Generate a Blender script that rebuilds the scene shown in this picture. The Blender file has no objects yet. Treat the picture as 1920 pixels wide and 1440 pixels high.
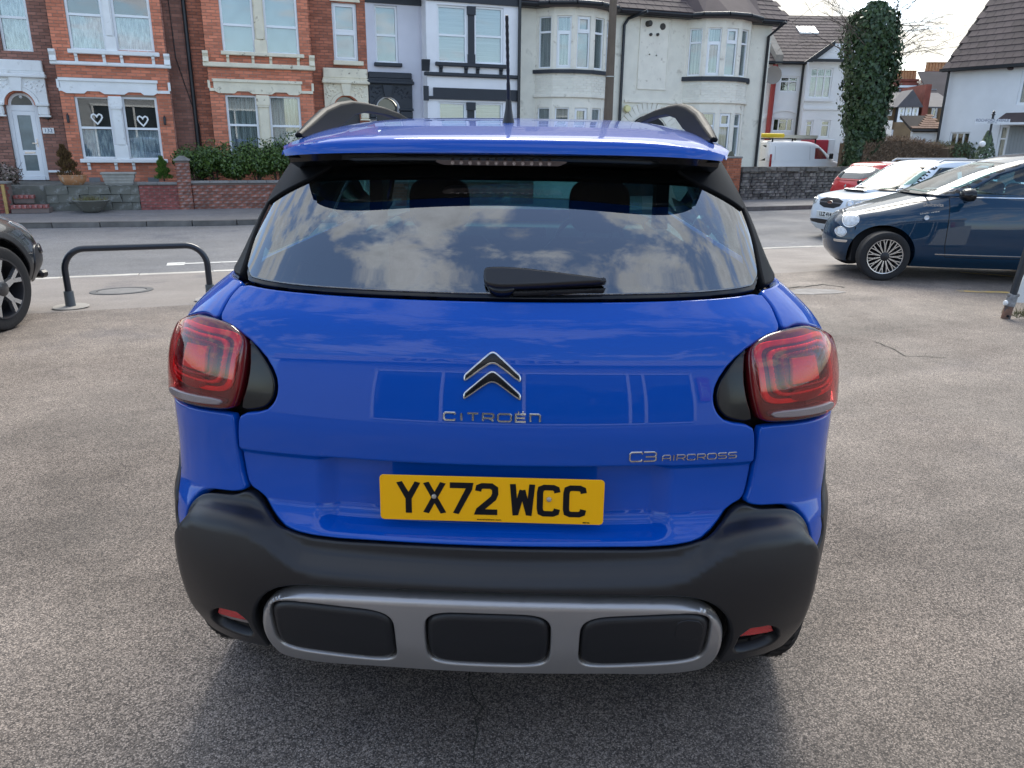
import bpy, bmesh, math, random
import numpy as np
from mathutils import Vector, Matrix, geometry
random.seed(7); np.random.seed(7)
PI=math.pi; R=math.radians
S=bpy.context.scene
COL=S.collection
# ------------------------------------------------------------------ camera
CF=1430.0; CH=1.53; CP=R(17.5); CR=R(0.65)
fw=np.array([0,math.cos(CP),-math.sin(CP)]); rt0=np.array([1.,0,0]); up0=np.cross(rt0,fw)
crt=math.cos(CR)*rt0+math.sin(CR)*up0; cup=math.cos(CR)*up0-math.sin(CR)*rt0
cam=bpy.data.cameras.new('camera'); camo=bpy.data.objects.new('camera',cam); COL.objects.link(camo)
cam.sensor_fit='HORIZONTAL'; cam.sensor_width=36; cam.lens=36*CF/1920; cam.clip_end=900; cam.clip_start=.05
camo.matrix_world=Matrix(((crt[0],cup[0],-fw[0],0),(crt[1],cup[1],-fw[1],0),(crt[2],cup[2],-fw[2],CH),(0,0,0,1)))
S.camera=camo
# ------------------------------------------------------------------ world, sun, exposure
SUN_EL=46; SUN_AZ=9      # azimuth to the right of the view direction
S.view_settings.view_transform='Standard'; S.view_settings.look='None'; S.view_settings.gamma=1; S.view_settings.use_curve_mapping=False
S.view_settings.exposure=1.7
w=bpy.data.worlds.new('World'); S.world=w; w.use_nodes=True
def build_world():
    nt=w.node_tree; N=nt.nodes; L=nt.links; N.clear()
    out=N.new('ShaderNodeOutputWorld'); bg=N.new('ShaderNodeBackground'); L.new(bg.outputs[0],out.inputs[0])
    sky=N.new('ShaderNodeTexSky'); sky.sky_type='NISHITA'; sky.sun_disc=False
    sky.sun_elevation=R(SUN_EL); sky.sun_rotation=R(SUN_AZ); sky.air_density=1.0; sky.dust_density=1.2; sky.ozone_density=1.5
    tc=N.new('ShaderNodeTexCoord'); sep=N.new('ShaderNodeSeparateXYZ'); L.new(tc.outputs['Generated'],sep.inputs[0])
    def m(op,a,b=None,c=None,clamp=False):
        n=N.new('ShaderNodeMath'); n.operation=op; n.use_clamp=clamp
        for i,v in enumerate((a,b,c)):
            if v is None: continue
            if isinstance(v,(int,float)): n.inputs[i].default_value=v
            else: L.new(v,n.inputs[i])
        return n.outputs[0]
    zz=m('ADD',m('MAXIMUM',sep.outputs[2],0.0),0.16)
    cx=m('DIVIDE',sep.outputs[0],zz); cy=m('DIVIDE',sep.outputs[1],zz)
    cmb=N.new('ShaderNodeCombineXYZ'); L.new(cx,cmb.inputs[0]); L.new(cy,cmb.inputs[1])
    def noise(sc,det,ro,dist=0,off=0):
        n=N.new('ShaderNodeTexNoise'); n.inputs['Scale'].default_value=sc; n.inputs['Detail'].default_value=det
        n.inputs['Roughness'].default_value=ro; n.inputs['Distortion'].default_value=dist
        mp=N.new('ShaderNodeMapping'); mp.inputs['Location'].default_value=(off,off*.7,off*.3); L.new(cmb.outputs[0],mp.inputs[0]); L.new(mp.outputs[0],n.inputs['Vector']); return n.outputs['Fac']
    n1=noise(2.3,10,.60,.45,3.1); n2=noise(8.5,7,.62,.3,9.0)
    # nearer the sun the cloud sheet closes up
    sd=(math.sin(R(SUN_AZ))*math.cos(R(SUN_EL)),math.cos(R(SUN_AZ))*math.cos(R(SUN_EL)),math.sin(R(SUN_EL)))
    dp=N.new('ShaderNodeVectorMath'); dp.operation='DOT_PRODUCT'; L.new(tc.outputs['Generated'],dp.inputs[0]); dp.inputs[1].default_value=sd
    dot=dp.outputs['Value']
    cov=m('ADD',m('ADD',m('MULTIPLY',n1,.72),m('MULTIPLY',n2,.28)),m('MULTIPLY',m('POWER',m('MAXIMUM',dot,0.0),3.0),.22))
    mr=N.new('ShaderNodeMapRange'); mr.interpolation_type='SMOOTHSTEP'; L.new(cov,mr.inputs[0])
    mr.inputs[1].default_value=.49; mr.inputs[2].default_value=.585
    # light through the cloud: stronger towards the sun, darker where thick
    g=m('POWER',m('MAXIMUM',dot,0.0),10.0); glow=m('MULTIPLY',g,.12)
    br=m('ADD',m('ADD',m('ADD',.26,m('MULTIPLY',m('MULTIPLY_ADD',n2,-1.0,1.0),.42)),glow),m('MULTIPLY',m('MAXIMUM',m('MULTIPLY',dot,-1.0),-.25),.25))
    cc=N.new('ShaderNodeMix'); cc.data_type='RGBA'; L.new(m('MULTIPLY',m('MAXIMUM',sep.outputs[1],0.0),m('POWER',m('SUBTRACT',1.0,m('MAXIMUM',sep.outputs[2],0.0)),2.0),clamp=True),cc.inputs[0])
    cc.inputs[6].default_value=(.90,.97,1.07,1); cc.inputs[7].default_value=(1.04,.97,.80,1)
    vm=N.new('ShaderNodeVectorMath'); vm.operation='SCALE'; L.new(cc.outputs[2],vm.inputs[0]); L.new(br,vm.inputs['Scale'])
    vs=N.new('ShaderNodeVectorMath'); vs.operation='SCALE'; L.new(sky.outputs[0],vs.inputs[0]); vs.inputs['Scale'].default_value=.115
    mx=N.new('ShaderNodeMix'); mx.data_type='RGBA'; L.new(mr.outputs[0],mx.inputs[0]); L.new(vs.outputs[0],mx.inputs[6]); L.new(vm.outputs[0],mx.inputs[7])
    L.new(mx.outputs[2],bg.inputs[0]); bg.inputs[1].default_value=1.0
build_world()
sl=bpy.data.lights.new('sun','SUN'); sl.energy=1.3; sl.angle=R(34); sl.color=(1,.94,.84)
so=bpy.data.objects.new('sun',sl); COL.objects.link(so)
so.rotation_euler=Vector((math.sin(R(SUN_AZ))*math.cos(R(SUN_EL)),math.cos(R(SUN_AZ))*math.cos(R(SUN_EL)),math.sin(R(SUN_EL)))).to_track_quat('Z','Y').to_euler()
so.location=(20,30,30)
# ------------------------------------------------------------------ projection helpers
def cproj(P):
    v=np.array(P,float)-np.array([0,0,CH]); z=v@fw
    return 960+CF*(v@crt)/z, 720-CF*(v@cup)/z, z
def cray(px,py):
    return fw*CF+crt*(px-960)-cup*(py-720)
class Frame:
    """a local street frame: a along, v away from the camera, z up"""
    def __init__(s,ox,oy,th,oz=0):
        s.o=np.array([ox,oy,oz],float); s.th=R(th); s.e=np.array([math.cos(s.th),math.sin(s.th),0]); s.n=np.array([-math.sin(s.th),math.cos(s.th),0])
    def W(s,a,v,z): return s.o+s.e*a+s.n*v+np.array([0,0,z])
    def L(s,px,py,v=0):
        d=cray(px,py); c=np.array([0,0,CH]); t=(v-(c-s.o)@s.n)/(d@s.n); p=c+d*t-s.o
        return float(p@s.e),float(p[2])
    def G(s,px,py,z=0):
        d=cray(px,py); t=(z-CH)/d[2]; p=np.array([0,0,CH])+d*t-s.o; return float(p@s.e),float(p@s.n)
WORLD=Frame(0,0,0)
# ------------------------------------------------------------------ materials
MATS={}
def mat(name,col=(.5,.5,.5),rough=.5,metal=0,coat=0,var=0,vscale=3,bump=0,bscale=40,col2=None,c2scale=4,c2w=(.45,.6),isl=0,coatr=.03,spec=.5,emis=0,trans=0,stretch=None):
    if name in MATS: return MATS[name]
    m=bpy.data.materials.new(name); m.use_nodes=True; nt=m.node_tree; N=nt.nodes; L=nt.links
    b=N['Principled BSDF']; b.inputs['Roughness'].default_value=rough; b.inputs['Metallic'].default_value=metal
    b.inputs['Coat Weight'].default_value=coat; b.inputs['Coat Roughness'].default_value=coatr; b.inputs['Specular IOR Level'].default_value=spec
    if trans: b.inputs['Transmission Weight'].default_value=trans
    if emis: b.inputs['Emission Color'].default_value=(*col,1); b.inputs['Emission Strength'].default_value=emis
    b.inputs['Base Color'].default_value=(*col,1)
    cur=None
    tc=N.new('ShaderNodeTexCoord'); vec=tc.outputs['Object']
    if stretch:
        mp=N.new('ShaderNodeMapping'); mp.inputs['Scale'].default_value=stretch; L.new(vec,mp.inputs[0]); vec=mp.outputs[0]
    def noise(sc,det=4,ro=.55):
        n=N.new('ShaderNodeTexNoise'); n.inputs['Scale'].default_value=sc; n.inputs['Detail'].default_value=det; n.inputs['Roughness'].default_value=ro; L.new(vec,n.inputs['Vector']); return n.outputs['Fac']
    def rgb(c):
        n=N.new('ShaderNodeRGB'); n.outputs[0].default_value=(*c,1); return n.outputs[0]
    cur=rgb(col)
    if col2:
        mr=N.new('ShaderNodeMapRange'); mr.interpolation_type='SMOOTHSTEP'; L.new(noise(c2scale,6,.6),mr.inputs[0]); mr.inputs[1].default_value=c2w[0]; mr.inputs[2].default_value=c2w[1]
        mx=N.new('ShaderNodeMix'); mx.data_type='RGBA'; L.new(mr.outputs[0],mx.inputs[0]); L.new(cur,mx.inputs[6]); mx.inputs[7].default_value=(*col2,1); cur=mx.outputs[2]
    def scale(cur,fac_socket,amt):
        mr=N.new('ShaderNodeMapRange'); L.new(fac_socket,mr.inputs[0]); mr.inputs[3].default_value=1-amt; mr.inputs[4].default_value=1+amt
        v=N.new('ShaderNodeVectorMath'); v.operation='SCALE'; L.new(cur,v.inputs[0]); L.new(mr.outputs[0],v.inputs['Scale']); return v.outputs[0]
    if var:
        mr0=N.new('ShaderNodeMapRange'); L.new(noise(vscale),mr0.inputs[0]); mr0.inputs[1].default_value=.3; mr0.inputs[2].default_value=.7
        cur=scale(cur,mr0.outputs[0],var)
    if isl:
        g=N.new('ShaderNodeNewGeometry'); oi=N.new('ShaderNodeObjectInfo'); ad=N.new('ShaderNodeMath'); ad.operation='ADD'; L.new(g.outputs['Random Per Island'],ad.inputs[0]); L.new(oi.outputs['Random'],ad.inputs[1])
        fr=N.new('ShaderNodeMath'); fr.operation='FRACT'; L.new(ad.outputs[0],fr.inputs[0]); cur=scale(cur,fr.outputs[0],isl)
    L.new(cur,b.inputs['Base Color'])
    if bump:
        bp=N.new('ShaderNodeBump'); bp.inputs['Strength'].default_value=bump; bp.inputs['Distance'].default_value=.01; L.new(noise(bscale,5,.6),bp.inputs['Height']); L.new(bp.outputs[0],b.inputs['Normal'])
    MATS[name]=m; return m
def glass(name,tint=(.6,.75,.75),ior=1.55,rough=0.0):
    if name in MATS: return MATS[name]
    m=bpy.data.materials.new(name); m.use_nodes=True; nt=m.node_tree; N=nt.nodes; L=nt.links; N.clear()
    o=N.new('ShaderNodeOutputMaterial'); mx=N.new('ShaderNodeMixShader'); t=N.new('ShaderNodeBsdfTransparent'); g=N.new('ShaderNodeBsdfGlossy')
    # Schlick reflectance, the same from both sides of the pane
    geo=N.new('ShaderNodeNewGeometry'); d=N.new('ShaderNodeVectorMath'); d.operation='DOT_PRODUCT'; L.new(geo.outputs['Incoming'],d.inputs[0]); L.new(geo.outputs['Normal'],d.inputs[1])
    def mth(op,a,b=None):
        n=N.new('ShaderNodeMath'); n.operation=op
        for i,v in enumerate((a,b)):
            if v is None: continue
            if isinstance(v,(int,float)): n.inputs[i].default_value=v
            else: L.new(v,n.inputs[i])
        return n.outputs[0]
    f0=((ior-1)/(ior+1))**2; f0=2*f0/(1+f0)
    c5=mth('POWER',mth('SUBTRACT',1.0,mth('ABSOLUTE',d.outputs['Value'])),5.0); fr=mth('ADD',mth('MULTIPLY',c5,1-f0),f0)
    t.inputs[0].default_value=(*tint,1); g.inputs['Roughness'].default_value=rough
    L.new(fr,mx.inputs[0]); L.new(t.outputs[0],mx.inputs[1]); L.new(g.outputs[0],mx.inputs[2]); L.new(mx.outputs[0],o.inputs[0])
    MATS[name]=m; return m
# ------------------------------------------------------------------ objects
def tag(o,label=None,cat=None,group=None,kind=None):
    if label: o['label']=label
    if cat: o['category']=cat
    if group: o['group']=group
    if kind: o['kind']=kind
    return o
BASE={}
def thing(name,label,cat,F=WORLD,base=(0,0,0),group=None,rot=None):
    """an Empty at the thing's base; part meshes are given in the frame's coordinates"""
    o=bpy.data.objects.new(name,None); COL.objects.link(o); o.empty_display_size=.2
    o.location=F.W(*base); o.rotation_euler=(0,0,F.th); tag(o,label,cat,group)
    BASE[o.name]=np.array(base,float); return o
def local(parent): return BASE.get(parent.name,np.zeros(3)) if parent is not None else np.zeros(3)
def link(name,me,m,parent=None,label=None,kind=None):
    if m is not None and not me.materials: me.materials.append(m)
    o=bpy.data.objects.new(name,me); COL.objects.link(o); o.parent=parent
    if parent is not None: BASE[o.name]=local(parent)
    tag(o,label,kind=kind); return o
class MB:
    def __init__(s): s.v=[]; s.f=[]
    def add(s,v,f):
        k=len(s.v); s.v+= [tuple(map(float,p)) for p in v]; s.f+=[tuple(i+k for i in q) for q in f]; return s
    def box(s,x0,x1,y0,y1,z0,z1,c=0,open_=''):
        if c:
            c=min(c,(x1-x0)*.45,(y1-y0)*.45,(z1-z0)*.45)
            vs=[];
            for sx,X,dx in((0,x0,c),(1,x1,-c)):
                for sy,Y,dy in((0,y0,c),(1,y1,-c)):
                    for sz,Z,dz in((0,z0,c),(1,z1,-c)):
                        vs+=[(X,Y+dy,Z+dz),(X+dx,Y,Z+dz),(X+dx,Y+dy,Z)]
            # 8 corners*3
            def I(a,b,d,k): return (a*4+b*2+d)*3+k
            fs=[]
            for a in(0,1):
                q=[I(a,0,0,0),I(a,1,0,0),I(a,1,1,0),I(a,0,1,0)]; fs.append(q if a else q[::-1])
            for b in(0,1):
                q=[I(0,b,0,1),I(0,b,1,1),I(1,b,1,1),I(1,b,0,1)]; fs.append(q if b else q[::-1])
            for d in(0,1):
                q=[I(0,0,d,2),I(1,0,d,2),I(1,1,d,2),I(0,1,d,2)]; fs.append(q if d else q[::-1])
            for b in(0,1):
                for d in(0,1):
                    q=[I(0,b,d,1),I(1,b,d,1),I(1,b,d,2),I(0,b,d,2)]; fs.append(q)
            for a in(0,1):
                for d in(0,1):
                    q=[I(a,0,d,0),I(a,1,d,0),I(a,1,d,2),I(a,0,d,2)]; fs.append(q)
                for b in(0,1):
                    q=[I(a,b,0,0),I(a,b,1,0),I(a,b,1,1),I(a,b,0,1)]; fs.append(q)
            for a in(0,1):
                for b in(0,1):
                    for d in(0,1): fs.append([I(a,b,d,0),I(a,b,d,1),I(a,b,d,2)])
            return s.add(vs,fs)
        vs=[(x,y,z) for x in(x0,x1) for y in(y0,y1) for z in(z0,z1)]
        return s.add(vs,[(0,1,3,2),(4,6,7,5),(0,4,5,1),(2,3,7,6),(0,2,6,4),(1,5,7,3)])
    def prism(s,pts,axis,a,b):
        """pts 2D polygon extruded between a and b along axis: 'y' -> pts (x,z); 'x' -> pts (y,z); 'z' -> (x,y)"""
        n=len(pts)
        def P(p,t): return (p[0],t,p[1]) if axis=='y' else ((t,p[0],p[1]) if axis=='x' else (p[0],p[1],t))
        vs=[P(p,a) for p in pts]+[P(p,b) for p in pts]
        fs=[tuple(range(n)),tuple(range(2*n-1,n-1,-1))]+[(i,i+n,(i+1)%n+n,(i+1)%n) for i in range(n)]
        return s.add(vs,fs)
    def tube(s,path,r,seg=10,cap=True):
        path=[Vector(p) for p in path]; n=len(path); rs=r if hasattr(r,'__len__') else [r]*n
        rings=[]; up=Vector((0,0,1)); prev=None
        for i,p in enumerate(path):
            t=(path[min(i+1,n-1)]-path[max(i-1,0)]).normalized()
            if prev is None:
                a=t.cross(up); a=a if a.length>.05 else t.cross(Vector((1,0,0)))
            else: a=prev-t*prev.dot(t)
            a.normalize(); prev=a; b=t.cross(a)
            rings.append([p+(a*math.cos(2*PI*k/seg)+b*math.sin(2*PI*k/seg))*rs[i] for k in range(seg)])
        vs=[q for rr in rings for q in rr]; fs=[]
        for i in range(n-1):
            for k in range(seg): fs.append((i*seg+k,i*seg+(k+1)%seg,(i+1)*seg+(k+1)%seg,(i+1)*seg+k))
        if cap: fs+= [tuple(range(seg))[::-1],tuple((n-1)*seg+k for k in range(seg))]
        return s.add(vs,fs)
    def lathe(s,prof,seg=32,axis='z',c=(0,0,0),closed=False):
        vs=[];fs=[]; n=len(prof)
        for k in range(seg):
            t=2*PI*k/seg
            for r,h in prof:
                a,b=r*math.cos(t),r*math.sin(t)
                p=(a,b,h) if axis=='z' else ((h,a,b) if axis=='x' else (a,h,b))
                vs.append((p[0]+c[0],p[1]+c[1],p[2]+c[2]))
        for k in range(seg):
            k2=(k+1)%seg
            for i in range(n-1+(1 if closed else 0)):
                j=(i+1)%n; fs.append((k*n+i,k2*n+i,k2*n+j,k*n+j))
        return s.add(vs,fs)
    def build(s,name,m,parent=None,smooth=0,label=None,kind=None,bev=0):
        b=local(parent); me=bpy.data.meshes.new(name)
        me.from_pydata([(x-b[0],y-b[1],z-b[2]) for x,y,z in s.v],[],s.f); me.validate()
        bm=bmesh.new(); bm.from_mesh(me); bmesh.ops.remove_doubles(bm,verts=bm.verts,dist=1e-6); bmesh.ops.recalc_face_normals(bm,faces=bm.faces)
        bm.to_mesh(me); bm.free()
        if smooth:
            me.shade_smooth(); me.set_sharp_from_angle(angle=R(smooth))
        o=link(name,me,m,parent,label,kind)
        if bev:
            md=o.modifiers.new('bevel','BEVEL'); md.width=bev; md.segments=2; md.limit_method='ANGLE'; md.angle_limit=R(40)
        return o
    def world(s,name,m,F=WORLD,smooth=0,label=None,cat=None,group=None,kind=None,base=None,bev=0):
        """a top-level thing that is one mesh: frame coordinates, origin at its base"""
        if base is None:
            a=np.array(s.v); base=((a[:,0].min()+a[:,0].max())/2,(a[:,1].min()+a[:,1].max())/2,a[:,2].min())
        s.v=[(x-base[0],y-base[1],z-base[2]) for x,y,z in s.v]
        o=s.build(name,m,None,smooth,None,None,bev); o.location=F.W(*base); o.rotation_euler=(0,0,F.th); tag(o,label,cat,group,kind); return o
# visibility rank of a world point (smaller = shows larger in the photograph)
HEROPOLY=[(330,1000),(322,700),(400,570),(560,260),(700,235),(1250,240),(1360,290),(1480,590),(1550,700),(1545,1000)]
def in_poly(px,py,poly):
    c=False; n=len(poly)
    for i in range(n):
        x1,y1=poly[i]; x2,y2=poly[(i+1)%n]
        if (y1>py)!=(y2>py) and px<(x2-x1)*(py-y1)/(y2-y1)+x1: c=not c
    return c
def rank(P):
    x,y,z=cproj(P)
    if z<.1 or x<-5 or x>1925 or y<-5 or y>1445: return 1e3+z
    return z+(500 if in_poly(x,y,HEROPOLY) else 0)
def pieces(name,parent,m,F,items,limit=300,mesh_unit=None):
    """items: (pos(a,v,z), size(sx,sy,sz), rotz) chamfered blocks; the largest-showing become parts, the rest one 'stuff' part"""
    b=local(parent)
    order=sorted(range(len(items)),key=lambda i:rank(F.W(*items[i][0])))
    lim=[i for i in order[:limit] if rank(F.W(*items[i][0]))<400]; single=set(lim); cache={}
    rest=MB()
    for i,it in enumerate(items):
        (p,sz,rot)=it[:3]; q=it[3] if len(it)>3 else 0
        if i in single:
            key=(round(sz[0],3),round(sz[1],3),round(sz[2],3),q)
            if key not in cache:
                mb=MB().box(-sz[0]/2,sz[0]/2,-sz[1]/2,sz[1]/2,-sz[2]/2,sz[2]/2,c=min(.004,sz[2]*.12)); me=bpy.data.meshes.new(name)
                vv=mb.v
                if q:
                    rr=random.Random(q); vv=[(x*(1+rr.uniform(-.1,.1)),y*(1+rr.uniform(-.3,.2)),z*(1+rr.uniform(-.14,.14))) for x,y,z in vv]
                me.from_pydata(vv,[],mb.f); 
                bm=bmesh.new(); bm.from_mesh(me); bmesh.ops.recalc_face_normals(bm,faces=bm.faces); bm.to_mesh(me); bm.free(); me.materials.append(m); cache[key]=me
            o=bpy.data.objects.new(name,cache[key]); COL.objects.link(o); o.parent=parent; o.location=Vector(p)-Vector(b); o.rotation_euler=rot if hasattr(rot,'__len__') else (0,0,rot)
        else:
            k=len(rest.v); hx,hy,hz=sz[0]/2,sz[1]/2,sz[2]/2
            M=Matrix.Translation(p)@(Matrix.Rotation(rot[2],4,'Z')@Matrix.Rotation(rot[1],4,'Y')@Matrix.Rotation(rot[0],4,'X') if hasattr(rot,'__len__') else Matrix.Rotation(rot,4,'Z'))
            vs=[M@Vector((x,y,z)) for x in(-hx,hx) for y in(-hy,hy) for z in(-hz,hz)]
            if q:
                rr=random.Random(q); vs=[v+Vector((rr.uniform(-.08,.08)*sz[0],rr.uniform(-.2,.1)*sz[1],rr.uniform(-.13,.13)*sz[2])) for v in vs]
            rest.add(vs,[(0,1,3,2),(4,6,7,5),(0,4,5,1),(2,3,7,6),(0,2,6,4),(1,5,7,3)])
    if rest.v: rest.build(name+'work' if name=='brick' else name+'_field',m,parent,kind='stuff')
def courses(a0,a1,z0,z1,v,holes=(),bl=.215,bh=.065,j=.011,dep=.05,proud=.0,inside=None,off=.5,jit=.002):
    """running-bond blocks filling a rectangle on the plane v, with rectangular holes (a0,a1,z0,z1)"""
    out=[]; z=z0; row=0
    while z+bh*.6<z1:
        h=min(bh,z1-z); x=a0-(row%2)*(bl+j)*off
        while x<a1:
            s=max(x,a0); e=min(x+bl,a1); segs=[(s,e)]
            zc=z+h/2
            for (h0,h1,g0,g1) in holes:
                if g0-.005<zc<g1+.005:
                    ns=[]
                    for (p,q) in segs:
                        if q<=h0 or p>=h1: ns.append((p,q)); continue
                        if p<h0: ns.append((p,h0))
                        if q>h1: ns.append((h1,q))
                    segs=ns
            for (p,q) in segs:
                if q-p>.03 and (inside is None or inside((p+q)/2,zc)):
                    out.append((((p+q)/2,v-proud+dep/2+random.uniform(-jit,jit),zc),(q-p,dep,h),0))
            x+=bl+j
        z+=bh+j; row+=1
    return out
def ribbon(pts,w,closed=False):
    """flat mitred stroke along 2D points -> list of quads (as 2D point lists)"""
    P=[Vector(p) for p in pts]; n=len(P); Lf=[];Rt=[]
    for i in range(n):
        if closed: a=P[(i-1)%n];b=P[(i+1)%n]
        else: a=P[max(i-1,0)];b=P[min(i+1,n-1)]
        d1=(P[i]-a); d2=(b-P[i])
        if d1.length<1e-9: d1=d2
        if d2.length<1e-9: d2=d1
        d1=d1.normalized(); d2=d2.normalized(); n1=Vector((-d1.y,d1.x)); n2=Vector((-d2.y,d2.x)); m=(n1+n2)
        m=m.normalized() if m.length>1e-6 else n1; k=w/2/max(.35,m.dot(n1)); Lf.append(P[i]+m*k); Rt.append(P[i]-m*k)
    q=[]
    for i in range(n if closed else n-1):
        j=(i+1)%n; q.append((Lf[i],Rt[i],Rt[j],Lf[j]))
    return q
# ------------------------------------------------------------------ curved-panel tool
def pip(P,poly):
    x,y=P[:,0],P[:,1]; c=np.zeros(len(P),bool); n=len(poly)
    for i in range(n):
        x1,y1=poly[i]; x2,y2=poly[(i+1)%n]
        if y1==y2: continue
        k=((y1>y)!=(y2>y))&(x<(x2-x1)*(y-y1)/(y2-y1)+x1); c^=k
    return c
def polydist(P,poly):
    d=np.full(len(P),1e9); A=np.array(poly); B=np.roll(A,-1,0)
    for a,b in zip(A,B):
        ab=b-a; L=(ab@ab)
        if L<1e-14: continue
        t=np.clip(((P-a)@ab)/L,0,1); q=a+t[:,None]*ab; d=np.minimum(d,np.hypot(*(P-q).T))
    return d
def chaikin(poly,it=2):
    P=np.array(poly,float)
    for _ in range(it):
        Q=np.roll(P,-1,0); P=np.stack([P*.75+Q*.25,P*.25+Q*.75],1).reshape(-1,2)
    return P
def resample(P,step):
    P=np.array(P,float); Q=np.vstack([P,P[:1]]); seg=np.hypot(*(Q[1:]-Q[:-1]).T); s=np.concatenate([[0],np.cumsum(seg)]); n=max(8,int(s[-1]/step)); t=np.linspace(0,s[-1],n,endpoint=False)
    return np.stack([np.interp(t,s,Q[:,0]),np.interp(t,s,Q[:,1])],1)
def area(P): x,y=P[:,0],P[:,1]; return .5*np.sum(x*np.roll(y,-1)-np.roll(x,-1)*y)
def inset(P,d):
    T=np.roll(P,-1,0)-np.roll(P,1,0); T/=np.maximum(np.hypot(*T.T),1e-9)[:,None]; N=np.stack([-T[:,1],T[:,0]],1)
    if area(P)<0: N=-N
    return P+N*d
def snormal(Sf,u,z,h=2e-3):
    a=Sf(u+h,z)-Sf(u-h,z); b=Sf(u,z+h)-Sf(u,z-h); n=np.cross(a,b); return n/np.maximum(np.linalg.norm(n,axis=1),1e-12)[:,None]
def panel(name,Sf,outer,holes=(),m=None,parent=None,D=None,grid=.02,soft=2,edge=.006,drop=.006,skirt=.02,rows=(),cols=(),flip=False,step=None,label=None,base=None,ostep=.012,hedge=None,hdrop=None):
    """a shell cut out of surface Sf(u,z)->xyz with rolled edges; D(u,z) moves it along the normal"""
    O=resample(chaikin(outer,soft) if soft else outer,ostep)
    HO=[resample(chaikin(h,soft) if soft else h,ostep) for h in holes]
    ar=area(O); 
    if ar<0: O=O[::-1]
    HO=[h if area(h)<0 else h[::-1] for h in HO]     # holes run clockwise: inset() pushes outwards of the hole
    loops=[O]+HO
    def push(P,d,first):
        T=np.roll(P,-1,0)-np.roll(P,1,0); T/=np.maximum(np.hypot(*T.T),1e-9)[:,None]; N=np.stack([-T[:,1],T[:,0]],1); return P+N*d
    hedge=edge if hedge is None else hedge; hdrop=drop if hdrop is None else hdrop
    E_=[edge]+[hedge]*len(HO); DR=[drop]+[hdrop]*len(HO)
    r1=[push(P,e*.35,0) for P,e in zip(loops,E_)]; r2=[push(P,e,0) for P,e in zip(loops,E_)]
    dl=np.concatenate([np.full(len(P),d) for P,d in zip(loops,DR)])
    lo=O.min(0); hi=O.max(0)
    gx=np.arange(math.floor(lo[0]/grid)*grid,hi[0]+grid,grid); gy=np.arange(math.floor(lo[1]/grid)*grid,hi[1]+grid,grid)
    if len(rows): gy=np.sort(np.concatenate([[y for y in gy if min(abs(y-r) for r in rows)>grid*.25],rows]))
    if len(cols): gx=np.sort(np.concatenate([[y for y in gx if min(abs(y-r) for r in cols)>grid*.25],cols]))
    X,Y=np.meshgrid(gx,gy); G=np.stack([X.ravel(),Y.ravel()],1)
    G=G[pip(G,O)]
    for h in HO: G=G[~pip(G,h)]
    for P,e in zip(loops,E_): G=G[polydist(G,P)>e+min(grid,.008)*.5]
    allp=np.vstack(loops+r1+r2+[G]); edges=[]; k=0
    for P in loops: n=len(P); edges+=[(k+i,k+(i+1)%n) for i in range(n)]; k+=n
    nb=k
    vo,_,fo,ov,_,_=geometry.delaunay_2d_cdt([Vector(p) for p in allp],edges,[],0,1e-7)
    UV=np.array([(v.x,v.y) for v in vo]); F=np.array([f for f in fo if len(f)==3])
    cen=UV[F].mean(1); keep=pip(cen,O)
    for h in HO: keep&=~pip(cen,h)
    F=F[keep]
    cr=(UV[F[:,1]]-UV[F[:,0]]); cs=(UV[F[:,2]]-UV[F[:,0]]); a2=cr[:,0]*cs[:,1]-cr[:,1]*cs[:,0]
    F=F[np.abs(a2)>1e-10]; a2=a2[np.abs(a2)>1e-10]; F[a2<0]=F[a2<0][:,::-1]
    off=np.zeros(len(UV)); kind=np.zeros(len(UV),int); dv=np.full(len(UV),float(drop))
    srcn=[nb]; n1=sum(len(P) for P in r1)
    for i,l in enumerate(ov):
        for q in l:
            if q<nb+2*n1: dv[i]=dl[q%nb]
            if q<nb: kind[i]=max(kind[i],3)
            elif q<nb+n1: kind[i]=max(kind[i],2)
            elif q<nb+2*n1: kind[i]=max(kind[i],1)
    off=np.where(kind==3,-dv,np.where(kind==2,-dv*.38,np.where(kind==1,-dv*.04,0)))
    def SD(u,z):
        p=Sf(u,z)
        if D is not None: p=p+snormal(Sf,u,z)*np.broadcast_to(D(u,z),u.shape)[:,None]
        return p
    u,z=UV[:,0],UV[:,1]; nn=snormal(SD,u,z); V=SD(u,z)+nn*off[:,None]
    V=list(V); Fl=[tuple(f) for f in F]
    # skirt round every loop
    first={}
    for i,l in enumerate(ov):
        for q in l:
            if q<nb: first[q]=i
    k=0; N0=len(V)
    sk={}
    for P in loops:
        n=len(P)
        for i in range(n):
            a=first.get(k+i); 
            if a is not None and a not in sk: sk[a]=len(V); V.append(V[a]-nn[a]*skirt)
        for i in range(n):
            a=first.get(k+i); b2=first.get(k+(i+1)%n)
            if a is None or b2 is None or a==b2: continue
            Fl.append((b2,a,sk[a],sk[b2]))
        k+=n
    if flip: Fl=[f[::-1] for f in Fl]; nn=-nn
    b=local(parent) if base is None else base
    me=bpy.data.meshes.new(name); me.from_pydata([tuple(p-b) for p in V],[],Fl); me.shade_smooth()
    me.update()
    cn=[tuple(me.vertices[i].normal) if (i>=len(UV) or kind[i]>=2) else tuple(nn[i]) for i in range(len(V))]
    me.normals_split_custom_set_from_vertices(cn)
    return link(name,me,m,parent,label)
def mirror(half):
    """right half outline from the centre line and back -> full closed outline"""
    return list(half)+[(-u,z) for u,z in half[::-1] if abs(u)>1e-9]
def mir(poly,s): return [(u*s,z) for u,z in poly]
def sstep(a,b,x): t=np.clip((x-a)/(b-a),0,1); return t*t*(3-2*t)
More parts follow.
